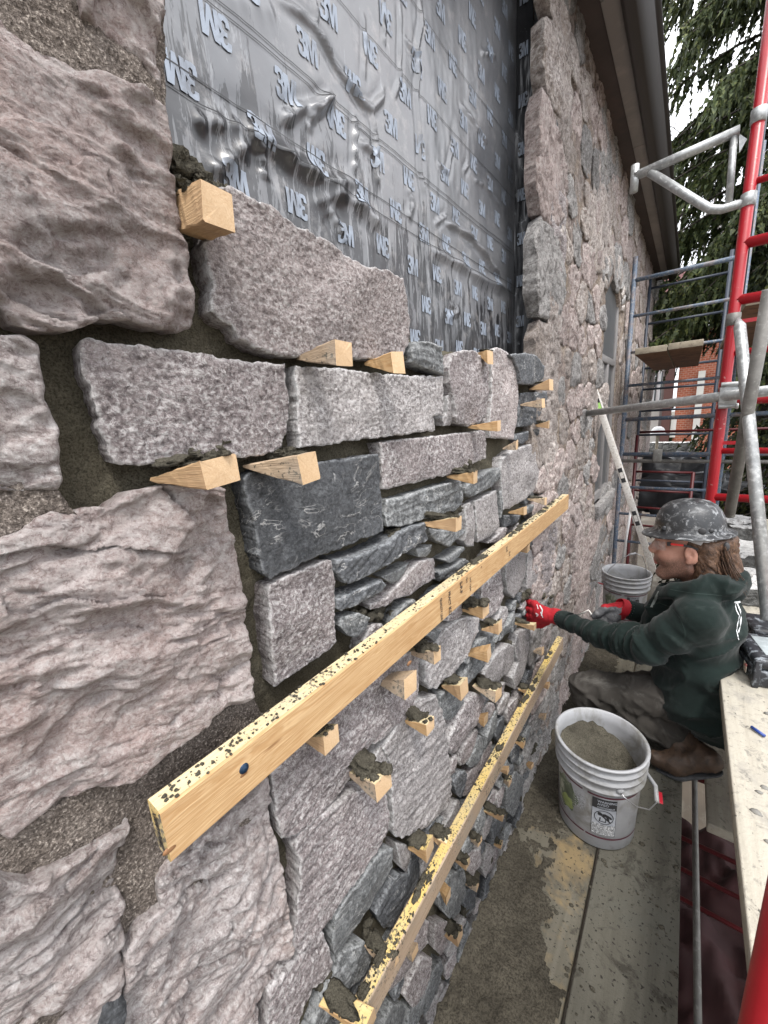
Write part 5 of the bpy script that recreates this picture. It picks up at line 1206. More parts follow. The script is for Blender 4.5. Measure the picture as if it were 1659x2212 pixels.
# ================================================================= BENCH LOAD
BLK1 = mat_stone('split grey block', (.035, .036, .036), (.10, .10, .097), (.26, .26, .25), .55, 60, 1.0)
BLKT = mat_stone('bright block top', (.18, .18, .175), (.42, .42, .41), (.62, .62, .61), .6, 50, .6)
def rough_block(name, lab, c, size, yaw, seed, mat, grp, cat, amp=.012, sub=14, parent=None):
    sx_, sy_, sz_ = size; n = sub; V_ = []; F = []; mi = []; key = {}
    def vid(i, j, k):
        if (i, j, k) not in key: key[(i, j, k)] = len(V_); V_.append((i / n - .5, j / n - .5, k / n))
        return key[(i, j, k)]
    for a in range(n):
        for b_ in range(n):
            for w_ in (0, n):
                q1 = [(w_, a, b_), (w_, a + 1, b_), (w_, a + 1, b_ + 1), (w_, a, b_ + 1)]; q2 = [(a, w_, b_), (a + 1, w_, b_), (a + 1, w_, b_ + 1), (a, w_, b_ + 1)]; q3 = [(a, b_, w_), (a + 1, b_, w_), (a + 1, b_ + 1, w_), (a, b_ + 1, w_)]
                F.append([vid(*p_) for p_ in (q1 if w_ else q1[::-1])]); mi.append(0); F.append([vid(*p_) for p_ in (q2[::-1] if w_ else q2)]); mi.append(0)
                F.append([vid(*p_) for p_ in (q3 if w_ else q3[::-1])]); mi.append(1 if w_ else 0)
    v = np.array(V_); w = v * [sx_, sy_, sz_]; nz = np.c_[fbm(w * 6 + seed, 4, .6, seed), fbm(w * 6 + seed + 9, 4, .6, seed + 1), fbm(w * 9 + seed, 4, .6, seed + 2)]
    w = w + amp * 2.4 * nz * [1, 1, .35]; w[:, 2] += np.where(v[:, 2] > .9, amp * .8 * np.sign(fbm(w * 5, 2, .5, seed + 5)), 0) ; w[:, 2] = np.maximum(w[:, 2], 0)
    cs, sn = math.cos(yaw), math.sin(yaw); w = np.c_[w[:, 0] * cs - w[:, 1] * sn, w[:, 0] * sn + w[:, 1] * cs, w[:, 2]] + np.asarray(c)
    o = obj(name, w, F, [mat, BLKT], parent, smooth=False); o.data.polygons.foreach_set('material_index', mi)
    return tag(o, lab, cat, grp) if parent is None else o
SG = 'split stone blocks waiting on the bench planks'
for lab, pl, pr, top, dep, seed in (
    ('nearest grey stone block on the bench, just right of the hood', (1588, 1303), (1662, 1316), 1270, .30, 1),
    ('middle stone block, stepped top, right of the helmet brim', (1540, 1220), (1650, 1238), 1195, .34, 2),
    ('lower front block of the farthest pair, right half', (1581, 1166), (1650, 1180), 1136, .26, 3),
    ('farthest upper block, left half, beside the red post', (1553, 1158), (1586, 1163), 1128, .26, 4)):
    a = onZ(*pl, .432); b_ = onZ(*pr, .432); w_ = max(.16, abs(b_[0] - a[0])) ; yl = (a[1] + b_[1]) / 2
    k = (P(pl[0], top, a[1])[2] - .432); hgt = max(.07, float(k))
    rough_block('stone_block', lab, (a[0] + w_ / 2, a[1] + dep / 2, .432), (w_, dep, hgt), -.06, seed, BLK1, SG, 'stone block')
# cement-smeared tool case and its neighbour
CASE = mat_plain('black tool case plastic', (.022, .023, .027), .45, n=.2, ns=20, c2=(.30, .33, .36), thr=(.52, .66), amt=.8, bump=.1); CR = mat_plain('red case trim', (.52, .03, .05), .45, n=.2, ns=10, c2=(.62, .35, .36), thr=(.5, .66))
def case(lab, c, yaw, s=1.0, red=True):
    root = thing('tool_case', lab, 'tool case', c, 'black tool cases on the bench'); R = np.array([[math.cos(yaw), -math.sin(yaw), 0], [math.sin(yaw), math.cos(yaw), 0], [0, 0, 1]])
    def bx(name, lo, hi, mat, bev=.006):
        m_ = MB(); box(m_, np.array(lo) * s, np.array(hi) * s, R=R, c=c); return m_.build(name, mat, root, bevel=bev)
    bx('case_body', (0, 0, 0), (.26, .19, .062), CASE, .010); bx('lid', (-.004, -.004, .066), (.264, .194, .105), CASE, .016)
    for x in (.04, .20): bx('latch', (x, -.010, .045), (x + .03, -.002, .085), CASE, .002)
    for x in (.0, .255): bx('corner_rib', (x - .006, -.007, .0), (x + .012, .012, .10), CASE, .003)
    if red: bx('red_trim', (.12, -.006, .070), (.26, .09, .109), CR, .008); bx('label_plate', (.03, .03, .1055), (.09, .16, .1075), mat_plain('pale label', (.27, .30, .31), .5, n=.2, ns=40), .001); bx('side_sticker', (-.0075, .05, .018), (-.0055, .075, .05), mat_plain('cream sticker', (.6, .55, .45), .5, c2=(.5, .03, .04), ns=30), .0005)
    return root
cc = onZ(1627, 1483, .432); case('cement-smeared black tool case with a red corner, behind the worker\'s back', (float(cc[0]), float(cc[1]), .432), math.radians(12), 1.0)
cc = onZ(1622, 1416, .432); case('second black case half hidden at the right edge', (float(cc[0]) + .01, float(cc[1]) + .06, .432), math.radians(10), .8, False)
cc = onZ(1608, 1368, .432); m_ = MB(); 
for k in range(5): v, f = lump((cc[0] + .05 + .02 * k, cc[1] + .03 * math.sin(k), .435 + .01 * k), (.07, .05 - .004 * k, .045), 800 + k, 3, .9, True, 1.6); m_.add(v, f)
tag(m_.build('crumpled_rag', mat_plain('black dusty cloth', (.018, .018, .02), .9, n=.3, ns=30, c2=(.3, .3, .3), thr=(.6, .68)), None, smooth=True), 'crumpled dark cloth lying on the bench beside the tool case', 'rag')
m_ = MB(); tube(m_, [onZ(1623, 1570, .437), onZ(1652, 1590, .437)], .0045, 8); tag(m_.build('pen', mat_plain('blue pen', (.02, .05, .22), .3), None, smooth=True), 'blue pen lying on the bench plank', 'pen')
r = np.random.RandomState(15); m_ = MB()
for k in range(170):
    x, y = r.uniform(.79, 1.2), r.uniform(.7, 2.6); s = r.uniform(.3, 1) ** 2 * .009; v, f = lump((x, y, .4305), (s * 1.3, s, s * .5), 1900 + k, 1, .5); m_.add(v, f)
obj('mortar_crumbs', m_.v, m_.f, mat_plain('grey crumbs', (.17, .165, .15), .9), None, kind='stuff', loc=(.9, 1.4, .43))

# ================================================================= GROUND, CLUTTER BELOW
GM = mat_plain('brown ground', (.075, .062, .048), .95, n=.3, ns=1.5, c2=(.12, .11, .09), bump=.5, bs=10)
g = np.linspace(-150, 150, 61); gx, gy = np.meshgrid(g, g); idx = np.arange(61 * 61).reshape(61, 61)
obj('ground', np.c_[gx.ravel(), gy.ravel() + 60, np.full(gx.size, ZG)], np.stack([idx[:-1, :-1], idx[:-1, 1:], idx[1:, 1:], idx[1:, :-1]], -1).reshape(-1, 4), GM, None, kind='structure')
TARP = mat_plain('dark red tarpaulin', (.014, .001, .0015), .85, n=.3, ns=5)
gx, gy = np.meshgrid(np.linspace(.74, 2.2, 60), np.linspace(.2, 3.4, 110)); p3 = np.c_[gx.ravel(), gy.ravel(), np.zeros(gx.size)]
hz = -2.15 + .22 * ridged(p3 * [1.6, 1.2, 1], 3, .5, 61) + .05 * fbm(p3 * 6, 3, .5, 62); idx = np.arange(gx.size).reshape(gx.shape)
tag(obj('red_tarpaulin', np.c_[gx.ravel(), gy.ravel(), hz], np.stack([idx[:-1, :-1], idx[:-1, 1:], idx[1:, 1:], idx[1:, :-1]], -1).reshape(-1, 4), TARP, None), 'crumpled dark red tarpaulin in the gloom under the bench', 'tarpaulin')
for k, (x, w_) in enumerate(((-.03, .2), (.9, .235), (1.2, .235))): pass
# bearers carrying the deck, and the lower level
m_ = MB()
pass
for y, lb in ((.56, 'timber bearer under the near end of the deck'), (Y2, 'timber bearer under the deck beyond the worker')):
    m_ = MB(); box(m_, (.27, y - .05, -.135), (2.2, y + .04, -.046)); tag(m_.build('deck_bearer', OLDP, None), lb, 'bearer')

# ================================================================= BEYOND
BRK, t, bs = hexmat('red brick', .85, .2); q = NB(t); bt = q.n('ShaderNodeTexBrick'); mp = q.n('ShaderNodeMapping'); gn = q.n('ShaderNodeNewGeometry'); q.link(gn.outputs['Position'], mp.inputs['Vector']); mp.inputs['Rotation'].default_value = (math.radians(90), 0, 0)
q.link(mp.outputs[0], bt.inputs['Vector']); bt.inputs['Scale'].default_value = 3.2; bt.inputs['Color1'].default_value = (.33, .10, .055, 1); bt.inputs['Color2'].default_value = (.24, .07, .04, 1); bt.inputs['Mortar'].default_value = (.34, .22, .17, 1); bt.inputs['Mortar Size'].default_value = .025
q.link(bt.outputs['Color'], bs.inputs['Base Color'])
YB = 20.; bb = thing('brick_house', 'red brick house glimpsed through the scaffold frames', 'house', P(1500, 960, YB))
def yb(px0, py0, px1, py1, Y, dep, name, mat, par): 
    a = P(px0, py1, Y); b_ = P(px1, py0, Y); m_ = MB(); box(m_, (min(a[0], b_[0]), Y, min(a[2], b_[2])), (max(a[0], b_[0]), Y + dep, max(a[2], b_[2]))); return m_.build(name, mat, par)
yb(1446, 690, 1640, 1010, YB, 4, 'wall', BRK, bb); LSM = mat_plain('pale limestone', (.45, .44, .41), .8, n=.15, ns=1)
yb(1492, 800, 1525, 960, YB - .25, .3, 'stone_pier', LSM, bb); yb(1470, 697, 1500, 720, YB - .3, .35, 'lintel', LSM, bb); yb(1438, 690, 1449, 1010, YB - .3, .4, 'downpipe', mat_plain('brown pipe', (.07, .03, .025), .6), bb)
yb(1446, 905, 1462, 945, YB - .2, .25, 'sill_block', LSM, bb)
rz_ = P(1500, 690, YB)[2]; m_ = MB(); xx0 = P(1435, 690, YB)[0]; m_.add([(xx0 - .4, YB - .8, rz_), (xx0 + 9, YB - .8, rz_), (xx0 + 9, YB + 5, rz_ + 3), (xx0 - .4, YB + 5, rz_ + 3), (xx0 - .4, YB - .8, rz_ - .15), (xx0 + 9, YB - .8, rz_ - .15), (xx0 + 9, YB + 5, rz_ + 2.8), (xx0 - .4, YB + 5, rz_ + 2.8)], [(0, 1, 2, 3), (7, 6, 5, 4), (0, 4, 5, 1), (1, 5, 6, 2), (2, 6, 7, 3), (3, 7, 4, 0)]); m_.build('roof', mat_plain('dark red roof', (.09, .03, .03), .8), bb)
Y6 = 26.; gh = thing('stone_house', 'grey stone house with white-framed windows far behind', 'house', P(1420, 960, Y6))
yb(1385, 655, 1452, 1000, Y6, 4, 'wall', LSM, gh); WHT = mat_plain('white window wood', (.65, .65, .65), .5); DG_ = mat_plain('dark glass', (.04, .05, .055), .15, spec=.6)
for (a, b_, c, d_) in ((1408, 800, 1436, 880), (1412, 668, 1434, 720)):
    w_ = yb(a, b_, c, d_, Y6 - .12, .1, 'window', WHT, gh); yb(a + 3, b_ + 4, (a + c) / 2 - 1, d_ - 4, Y6 - .16, .03, 'pane', DG_, w_); yb((a + c) / 2 + 1, b_ + 4, c - 3, d_ - 4, Y6 - .16, .03, 'pane', DG_, w_)
# low dry stone wall, covered heap and far helmet
rr = np.random.RandomState(4)
ld = thing('low_stone_wall', 'low dry stone wall in front of the brick house', 'wall', P(1450, 975, 14.))
for k in range(16):
    px = 1398 + (k % 8) * 12; py = 985 - (k // 8) * 14; c = P(px, py, 14.); rough_block('stone', '', c, (.34, .3, .2), rr.uniform(-.2, .2), 60 + k, BLK1, None, '', sub=4, parent=ld)
m_ = MB(); c = P(1450, 1075, 9.); v, f = lump(c, (.95, .8, .75), 555, 4, .35, True); m_.add(v, f)
tag(m_.build('covered_heap', mat_plain('black sheeting', (.02, .021, .024), .35), None, smooth=True), 'heap under shiny black sheeting beyond the frames', 'covered heap')
m_ = MB(); c = P(1421, 936, 11.); lathe(m_, [(.17, -.01), (.14, .0), (.135, .06), (.10, .12), (.05, .15), (0, .155)], c, 24); tag(m_.build('white_hard_hat', WHT, None, smooth=True), 'white hard hat far off, between the frames under the brick wall', 'hard hat')
m_ = MB(); tube(m_, [c - [0, 0, 1.4], c - [0, 0, .0]], .03); tag(m_.build('grey_stake', OLDP, None, smooth=True), 'stake carrying the white hard hat', 'stake')

# ---- trees
BARK = mat_plain('dark bark', (.055, .045, .038), .9, n=.3, ns=8, bump=.5, bs=30); BARK2 = mat_plain('pale bare bark', (.16, .145, .14), .9, n=.2, ns=5)
def leafmat(name, c, n=.35):
    m, t, b = hexmat(name, .6, .25); q = NB(t); oi = q.n('ShaderNodeNewGeometry'); f_ = q.noise(q.coord('Position'), 1.6, 4, .6); f2 = q.noise(q.coord('Position'), 22, 3, .6)
    col = q.mix(q.ramp(f_, [(.35, 0.), (.65, 1.)]), [x * (1 - n) for x in c], [x * (1 + n) for x in c]); col = q.mix(q.ramp(f2, [(.5, 0.), (.68, .7)]), col, (.13, .14, .035)); q.link(col, b.inputs['Base Color'])
    return m
NEED = leafmat('spruce needles', (.032, .046, .015)); NEED2 = leafmat('dark spruce needles', (.014, .021, .009))
def spruce(lab, x, y, top, rad, base_z, n_br, seed, mat, dens=1.0, zmin=-1.5, only=None):
    r = np.random.RandomState(seed); root = thing('spruce_tree', lab, 'spruce tree', (x, y, ZG), 'spruce trees beyond the scaffold')
    m_ = MB(); tube(m_, [(x, y, ZG), (x + .05, y, (ZG + top) / 2), (x, y, top)], [.22, .14, .02], 10)
    m_.build('trunk', BARK, root, smooth=True)
    Q = []; mb_ = MB()
    for b_ in range(n_br):
        t = (b_ + .5) / n_br; z0 = base_z + (top - base_z) * t; L = rad * (1 - t) ** .5 * r.uniform(.7, 1.1) + .25; a = r.uniform(0, 2 * math.pi)
        if only is not None and not only(x + math.cos(a) * L, y + math.sin(a) * L, z0): continue
        d = np.array([math.cos(a), math.sin(a), 0]); pts = []
        for s in np.linspace(0, 1, 7): pts.append(np.array([x, y, z0]) + d * L * s + np.array([0, 0, .18 * L * s - .55 * L * s * s + (.12 * L * max(0, s - .7))]))
        tube(mb_, pts, [.028 * (1 - s) + .006 for s in np.linspace(0, 1, 7)], 4)
        nt = int((16 * L + 6) * dens)
        for _ in range(nt):
            s = r.uniform(.15, 1); i = min(5, int(s * 6)); p = pts[i] + (pts[i + 1] - pts[i]) * (s * 6 - i)
            sd_ = np.array([-d[1], d[0], 0]) * r.uniform(-1, 1) * .35 * (1.1 - s * .5); tl = r.uniform(.22, .62); dirn = _unit(sd_ * 1.3 + d * r.uniform(0, .5) + np.array([0, 0, -r.uniform(.35, 1.2)]))
            k = 10
            for j in range(k):
                c = p + dirn * tl * (j + .3) / k + np.array([0, 0, -.05 * (j / k) ** 2]); w = (.034 + .016 * r.rand()) * (1 - .5 * j / k) + .006
                u = _unit(np.cross(dirn, r.normal(0, 1, 3))); l_ = dirn * .075
                Q.append((c - u * w, c + dirn * .03 - u * w * .2 , c + l_ * 1.5, c + dirn * .0 + u * w)) if j % 2 else Q.append((c - u * w - l_ * .2, c + l_, c + u * w - l_ * .2, c - l_ * .5))
    mb_.build('branches', BARK, root, kind='stuff')
    Q = np.array(Q).reshape(-1, 3); F = np.arange(len(Q)).reshape(-1, 4); obj('needles', Q, F, mat, root, smooth=False, kind='stuff'); return root
spruce('tall spruce with drooping boughs filling the upper right, behind the eaves', 1.75, 10.0, 17.5, 2.7, 2.5, 430, 1, NEED, 1.5, only=lambda X, Y, Z: X < 2.9 and Y < 11.4)
spruce('second spruce, darker, to the right of the red post', 3.1, 8.2, 10.0, 2.4, -1.8, 280, 2, NEED2, 1.1, only=lambda X, Y, Z: X < 3.4 and Y < 9.5)
spruce('smaller spruce with low boughs in front of the brick house', 2.6, 13.5, 4.6, 1.9, -1.2, 130, 3, NEED2, .9, only=lambda X, Y, Z: Y < 14.3)
def bare(lab, x, y, h, seed):
    r = np.random.RandomState(seed); root = thing('bare_tree', lab, 'bare tree', (x, y, ZG), 'leafless trees against the white sky'); m_ = MB(); tube(m_, [(x, y, ZG), (x + r.uniform(-.3, .3), y, ZG + h * .5), (x + r.uniform(-.5, .5), y, ZG + h)], [.16, .09, .02], 7); m_.build('trunk', BARK2, root, smooth=True)
    m_ = MB()
    def grow(p, d, L, rad, dep):
        q_ = [p]; 
        for s in range(4): d = _unit(d + r.normal(0, .14, 3)); q_.append(q_[-1] + d * L / 4)
        tube(m_, q_, [rad, rad * .85, rad * .7, rad * .55, rad * .4], 3, cap=False)
        if dep:
            for s in range(1, 5):
                for _ in range(1 if dep > 1 else 2): grow(q_[s], _unit(d + r.normal(0, .55, 3)), L * .55, rad * .5, dep - 1)
    for k in range(11): grow(np.array([x, y, ZG + h * (.35 + .055 * k)]), _unit(np.array([r.normal(), r.normal() * .5, .8 + r.rand()])), h * .26, .032, 2)
    m_.build('branches', BARK2, root, kind='stuff')
bare('leafless tree nearest the eaves corner', -.4, 24, 15, 1); bare('leafless tree right of the first, thinner', 1.2, 27, 17, 2); bare('leafless tree farthest right among the bare ones', 3.2, 30, 18, 3); bare('leafless tree glimpsed behind the bracket', .3, 34, 20, 4)
# far wood
r = np.random.RandomState(9); Q = []
for k in range(9000):
    x = r.uniform(-3, 16); z = ZG + abs(r.normal(0, 1)) * 1.4 + 0.1; y = 33 + r.uniform(0, 3); c = np.array([x, y, z]); a = r.normal(0, 1, 3) * .14; b_ = r.normal(0, 1, 3) * .14; Q.append((c - a, c - b_, c + a, c + b_))
Q = np.array(Q).reshape(-1, 3); o = obj('distant_shrubbery', Q, np.arange(len(Q)).reshape(-1, 4), NEED2, None, smooth=False, kind='stuff')

# ================================================================= THE WORKER
def snet(fn, lo, hi, h):
    """surface nets of the signed distance fn(points)->values"""
    lo = np.asarray(lo, float); hi = np.asarray(hi, float); n = np.ceil((hi - lo) / h).astype(int) + 1
    ax = [lo[i] + h * np.arange(n[i]) for i in range(3)]
    # coarse pass to skip empty space is not needed at these sizes; evaluate slab by slab
    Vv = np.empty(n, np.float32)
    for i in range(n[0]):
        yy, zz_ = np.meshgrid(ax[1], ax[2], indexing='ij'); p = np.c_[np.full(yy.size, ax[0][i]), yy.ravel(), zz_.ravel()]; Vv[i] = fn(p).reshape(n[1], n[2])
    S = Vv < 0
    c = np.zeros((n[0] - 1, n[1] - 1, n[2] - 1), np.int8)
    for a in (0, 1):
        for b in (0, 1):
            for d in (0, 1): c += S[a:n[0] - 1 + a, b:n[1] - 1 + b, d:n[2] - 1 + d]
    act = (c > 0) & (c < 8); I = np.argwhere(act); vid = -np.ones(act.shape, np.int64); vid[act] = np.arange(len(I))
    acc = np.zeros((len(I), 3)); cnt = np.zeros(len(I))
    cor = [(a, b, d) for a in (0, 1) for b in (0, 1) for d in (0, 1)]
    for p in cor:
        for axn in range(3):
            if p[axn] == 0:
                q_ = list(p); q_[axn] = 1; v0 = Vv[I[:, 0] + p[0], I[:, 1] + p[1], I[:, 2] + p[2]].astype(float); v1 = Vv[I[:, 0] + q_[0], I[:, 1] + q_[1], I[:, 2] + q_[2]].astype(float)
                m_ = (v0 < 0) != (v1 < 0); t = np.where(m_, v0 / (v0 - v1 + 1e-12), 0)
                pt = np.tile(np.array(p, float), (len(I), 1)); pt[:, axn] = t; acc[m_] += pt[m_]; cnt[m_] += 1
    vert = lo + (I + acc / cnt[:, None]) * h
    quads = []
    for axn in range(3):
        s0 = [slice(None)] * 3; s1 = [slice(None)] * 3; s0[axn] = slice(0, -1); s1[axn] = slice(1, None)
        A = S[tuple(s0)]; B = S[tuple(s1)]; E = np.argwhere(A != B); u, w = [(1, 2), (2, 0), (0, 1)][axn]
        E = E[(E[:, u] > 0) & (E[:, w] > 0) & (E[:, u] < n[u] - 1) & (E[:, w] < n[w] - 1)]
        def cell(du, dw): e = E.copy(); e[:, u] -= du; e[:, w] -= dw; return vid[e[:, 0], e[:, 1], e[:, 2]]
        q_ = np.c_[cell(1, 1), cell(0, 1), cell(0, 0), cell(1, 0)]
        fl = A[E[:, 0], E[:, 1], E[:, 2]]; q_[~fl] = q_[~fl][:, ::-1]; quads.append(q_[(q_ >= 0).all(1)])
    return vert, np.vstack(quads)
def dcap(p, a, b, ra, rb):
    a = np.asarray(a, float); b = np.asarray(b, float); ab = b - a; t = np.clip(((p - a) @ ab) / (ab @ ab + 1e-12), 0, 1)
    return np.linalg.norm(p - a - t[:, None] * ab, axis=1) - (ra + (rb - ra) * t)
def dell(p, c, r, R=None):
    q_ = p - np.asarray(c); q_ = q_ @ np.asarray(R) if R is not None else q_; r = np.asarray(r, float); k0 = np.linalg.norm(q_ / r, axis=1); k1 = np.linalg.norm(q_ / (r * r), axis=1); return k0 * (k0 - 1) / (k1 + 1e-9)
def smin(a, b, k):
    h = np.clip(.5 + .5 * (b - a) / k, 0, 1); return b * (1 - h) + a * h - k * h * (1 - h)
def smax(a, b, k): return -smin(-a, -b, k)
def chain(p, pts, k=.02):
    d = None
    for i in range(len(pts) - 1):
        (a, ra), (b, rb) = pts[i], pts[i + 1]; e = dcap(p, a, b, ra, rb); d = e if d is None else smin(d, e, k)
    return d
def normals(v, f):
    n = np.zeros_like(v); a = v[f[:, 1]] - v[f[:, 0]]; b = v[f[:, 2]] - v[f[:, 0]]; fn = np.cross(a, b)
    for k in range(f.shape[1]): np.add.at(n, f[:, k], fn)
    return n / (np.linalg.norm(n, axis=1)[:, None] + 1e-12)
def relax(v, f, it=2):
    for _ in range(it):
        s = np.zeros_like(v); c = np.zeros(len(v))
        for k in range(f.shape[1]): np.add.at(s, f[:, k], v[f[:, (k + 1) % f.shape[1]]]); np.add.at(c, f[:, k], 1); np.add.at(s, f[:, k], v[f[:, k - 1]]); np.add.at(c, f[:, k], 1)
        v = .45 * v + .55 * s / c[:, None]
    return v
MAN = thing('person', 'bearded worker with long hair crouching at the wall in a dark green hoodie, red gloves and scuffed hard hat', 'person', onZ(1480, 1640, 0), None)
MAN['label'] = 'long-haired worker in scuffed hard hat, green hoodie and red gloves crouching at the wall'
# materials
GRN, t, b = hexmat('dark green fleece', .92, .15); q = NB(t); co = q.coord('Position')
col = q.ramp(q.noise(co, 6, 5, .65, .4), [(.3, (.0048, .0092, .0083)), (.7, (.0095, .017, .0152))]); col = q.mix(q.ramp(q.noise(co, 9, 6, .7, .8), [(.56, 0.), (.80, .45)]), col, (.06, .075, .07)); q.link(col, b.inputs['Base Color'])
b.inputs['Sheen Weight'].default_value = .08; q.bump(q.noise(co, 420, 2, .6), .25, .002, b)
TRO, t, b = hexmat('worn grey brown work trousers', .9, .15); q = NB(t); co = q.coord('Position')
col = q.ramp(q.noise(co, 5, 5, .65, .4), [(.3, (.026, .024, .021)), (.7, (.054, .049, .044))]); col = q.mix(q.ramp(q.noise(co, 12, 6, .7, .8), [(.52, 0.), (.75, .6)]), col, (.135, .13, .12)); q.link(col, b.inputs['Base Color']); q.bump(q.noise(co, 300, 2, .6), .3, .002, b)
SKIN, t, b = hexmat('weathered skin', .5, .35); q = NB(t); co = q.coord('Object'); sx = q.n('ShaderNodeSeparateXYZ'); q.link(q.n('ShaderNodeTexCoord').outputs['Object'], sx.inputs[0])
col = q.ramp(q.noise(co, 30, 4, .6), [(.3, (.34, .165, .12)), (.7, (.43, .235, .175))])
# stubble: lower face in front of the ear, where beard grows
jm = q.math('MULTIPLY', q.ramp(q.math('ADD', q.math('MULTIPLY', sx.outputs[2], 8.0), 1.0), [(.64, 1.), (.86, 0.)]), q.ramp(q.math('ADD', q.math('MULTIPLY', sx.outputs[0], 6.0), .5), [(.30, 0.), (.52, 1.)]))
st = q.math('MULTIPLY', jm, q.ramp(q.noise(co, 330, 2, .7), [(.38, .40), (.60, .92)])); col = q.mix(st, col, (.10, .062, .045)); q.link(col, b.inputs['Base Color'])
b.inputs['Subsurface Weight'].default_value = .06; b.inputs['Subsurface Radius'].default_value = (.01, .004, .002); q.bump(q.noise(co, 240, 3, .6), .12, .001, b)
LIP = mat_plain('lip', (.33, .12, .10), .45, n=.15, ns=60)
HAIR, t, b = hexmat('brown hair', .45, .4); q = NB(t); hc = q.coord('Object', scale=(2, 9, 2), rot=(0, .75, 0)); col = q.ramp(q.noise(hc, 26, 4, .7, .3), [(.3, (.022, .012, .008)), (.55, (.085, .045, .026)), (.75, (.19, .11, .065))]); q.link(col, b.inputs['Base Color']); q.bump(q.noise(hc, 40, 3, .7), .8, .004, b)
HAT, t, b = hexmat('scuffed black hard hat shell', .38, .5, .25); q = NB(t); co = q.coord('Object')
col = q.ramp(q.noise(co, 11, 5, .65, .5), [(.3, (.014, .015, .017)), (.7, (.042, .044, .047))]); col = q.mix(q.ramp(q.noise(co, 19, 8, .74, .9), [(.53, 0.), (.62, .75)]), col, (.20, .205, .21)); col = q.mix(q.ramp(q.noise(co, 33, 7, .72, 1.4), [(.55, 0.), (.66, .8)]), col, (.36, .37, .38)); q.link(col, b.inputs['Base Color'])
q.link(q.ramp(q.noise(co, 19, 5, .7, .9), [(.45, .28), (.62, .75)]), b.inputs['Roughness']); q.bump(q.noise(co, 60, 4, .7), .2, .002, b)
REDG = mat_plain('red knit glove', (.36, .010, .018), .8, n=.15, ns=30, c2=(.30, .02, .03), thr=(.55, .75), bump=.5, bs=420)
GRYG = mat_plain('grey rubber glove palm', (.11, .112, .118), .6, n=.3, ns=30, c2=(.26, .26, .26), thr=(.5, .7), bump=.3, bs=160)
BOOT = mat_plain('brown leather boot', (.055, .034, .022), .6, n=.35, ns=30, c2=(.03, .02, .014), bump=.3); SOLE = mat_plain('dusty rubber sole', (.05, .053, .057), .8, n=.3, ns=40)
CREAM = mat_plain('undyed cotton', (.5, .47, .42), .9); WPR = mat_plain('white screen print', (.55, .57, .58), .7)

# --- head, built in its own frame: x forward, y to the worker's left, z up
HS = 1.06
hc = P(1485, 1197, 1.735) + np.array([.004, .082, 0]); hc = np.array(hc, float)
yaw, pit = math.radians(180 + 2), math.radians(4)
RH = np.array(Matrix.Rotation(yaw, 3, 'Z') @ Matrix.Rotation(pit, 3, 'Y'))
def H(p): return hc + RH @ (np.asarray(p, float) * HS)
def head_sdf(p):
    a = np.abs(p[:, 1]); s = np.c_[p[:, 0], a, p[:, 2]]
    d = dell(p, (-.008, 0, .045), (.092, .076, .092)); d = smin(d, dell(p, (.036, 0, -.015), (.060, .060, .088)), .03)
    d = smin(d, dcap(s, (.0, .052, -.058), (.066, .018, -.100), .022, .018), .03); d = smin(d, dell(p, (.074, 0, -.100), (.024, .028, .020)), .02)
    d = smin(d, dell(s, (.064, .038, -.022), (.026, .022, .026)), .025)             # cheekbone
    d = smin(d, dell(s, (.083, .026, .040), (.016, .028, .010)), .014)             # brow
    d = smax(d, -dell(s, (.100, .034, .017), (.016, .017, .012)), .012)            # socket
    d = smin(d, dell(s, (.080, .032, .017), (.0125, .013, .0115)), .003)           # eyeball and lids
    d = smin(d, dcap(p, (.090, 0, .030), (.112, 0, -.009), .0075, .0100), .012)     # bridge
    d = smin(d, dell(s, (.104, .012, -.014), (.013, .008, .009)), .007)            # wing
    d = smin(d, dell(p, (.089, 0, -.040), (.014, .026, .014)), .016)               # upper lip pad
    d = smin(d, dell(p, (.096, 0, -.0505), (.0095, .020, .0060)), .006); d = smin(d, dell(p, (.094, 0, -.0615), (.0095, .017, .0065)), .006)
    pass
    pass
    d = smin(d, dcap(p, (-.020, 0, -.055), (-.065, 0, -.19), .056, .064), .03); d = smin(d, dell(p, (-.060, 0, -.20), (.06, .08, .05)), .04)
    # ear
    e = dell(s, (-.004, .083, -.002), (.019, .0085, .033), np.array(Matrix.Rotation(math.radians(12), 3, 'Y'))); e = smax(e, -dell(s, (-.001, .0935, .003), (.011, .008, .019)), .004); e = smin(e, dell(s, (.004, .082, -.028), (.009, .007, .010)), .006)
    e = smin(e, dcap(s, (.000, .088, -.008), (.004, .086, -.012), .004, .003), .004)
    return smin(d, e, .006)
v, f = snet(head_sdf, (-.19, -.16, -.28), (.14, .16, .165), .0032)
v = relax(v, f, 1)
def hobj(name, v, f, mat, parent=MAN, smooth=True, kind=None):
    me = mesh_from(np.asarray(v) * HS, f, smooth); o = bpy.data.objects.new(name, me); COL.objects.link(o); o.parent = parent
    if parent is MAN: o.matrix_local = Matrix.Translation(Vector(hc - np.array(MAN.location))) @ Matrix(RH.tolist()).to_4x4()
    for m in (mat if isinstance(mat, (list, tuple)) else [mat]): me.materials.append(m)
    if kind: o['kind'] = kind
    return o
ho = hobj('body', v, f, [SKIN, LIP]); fc = v[f].mean(1); li = ((np.abs(fc[:, 1]) < .020) & (fc[:, 0] > .092) & (fc[:, 2] < -.0455) & (fc[:, 2] > -.0695)).astype(int); ho.data.polygons.foreach_set('material_index', li.tolist())
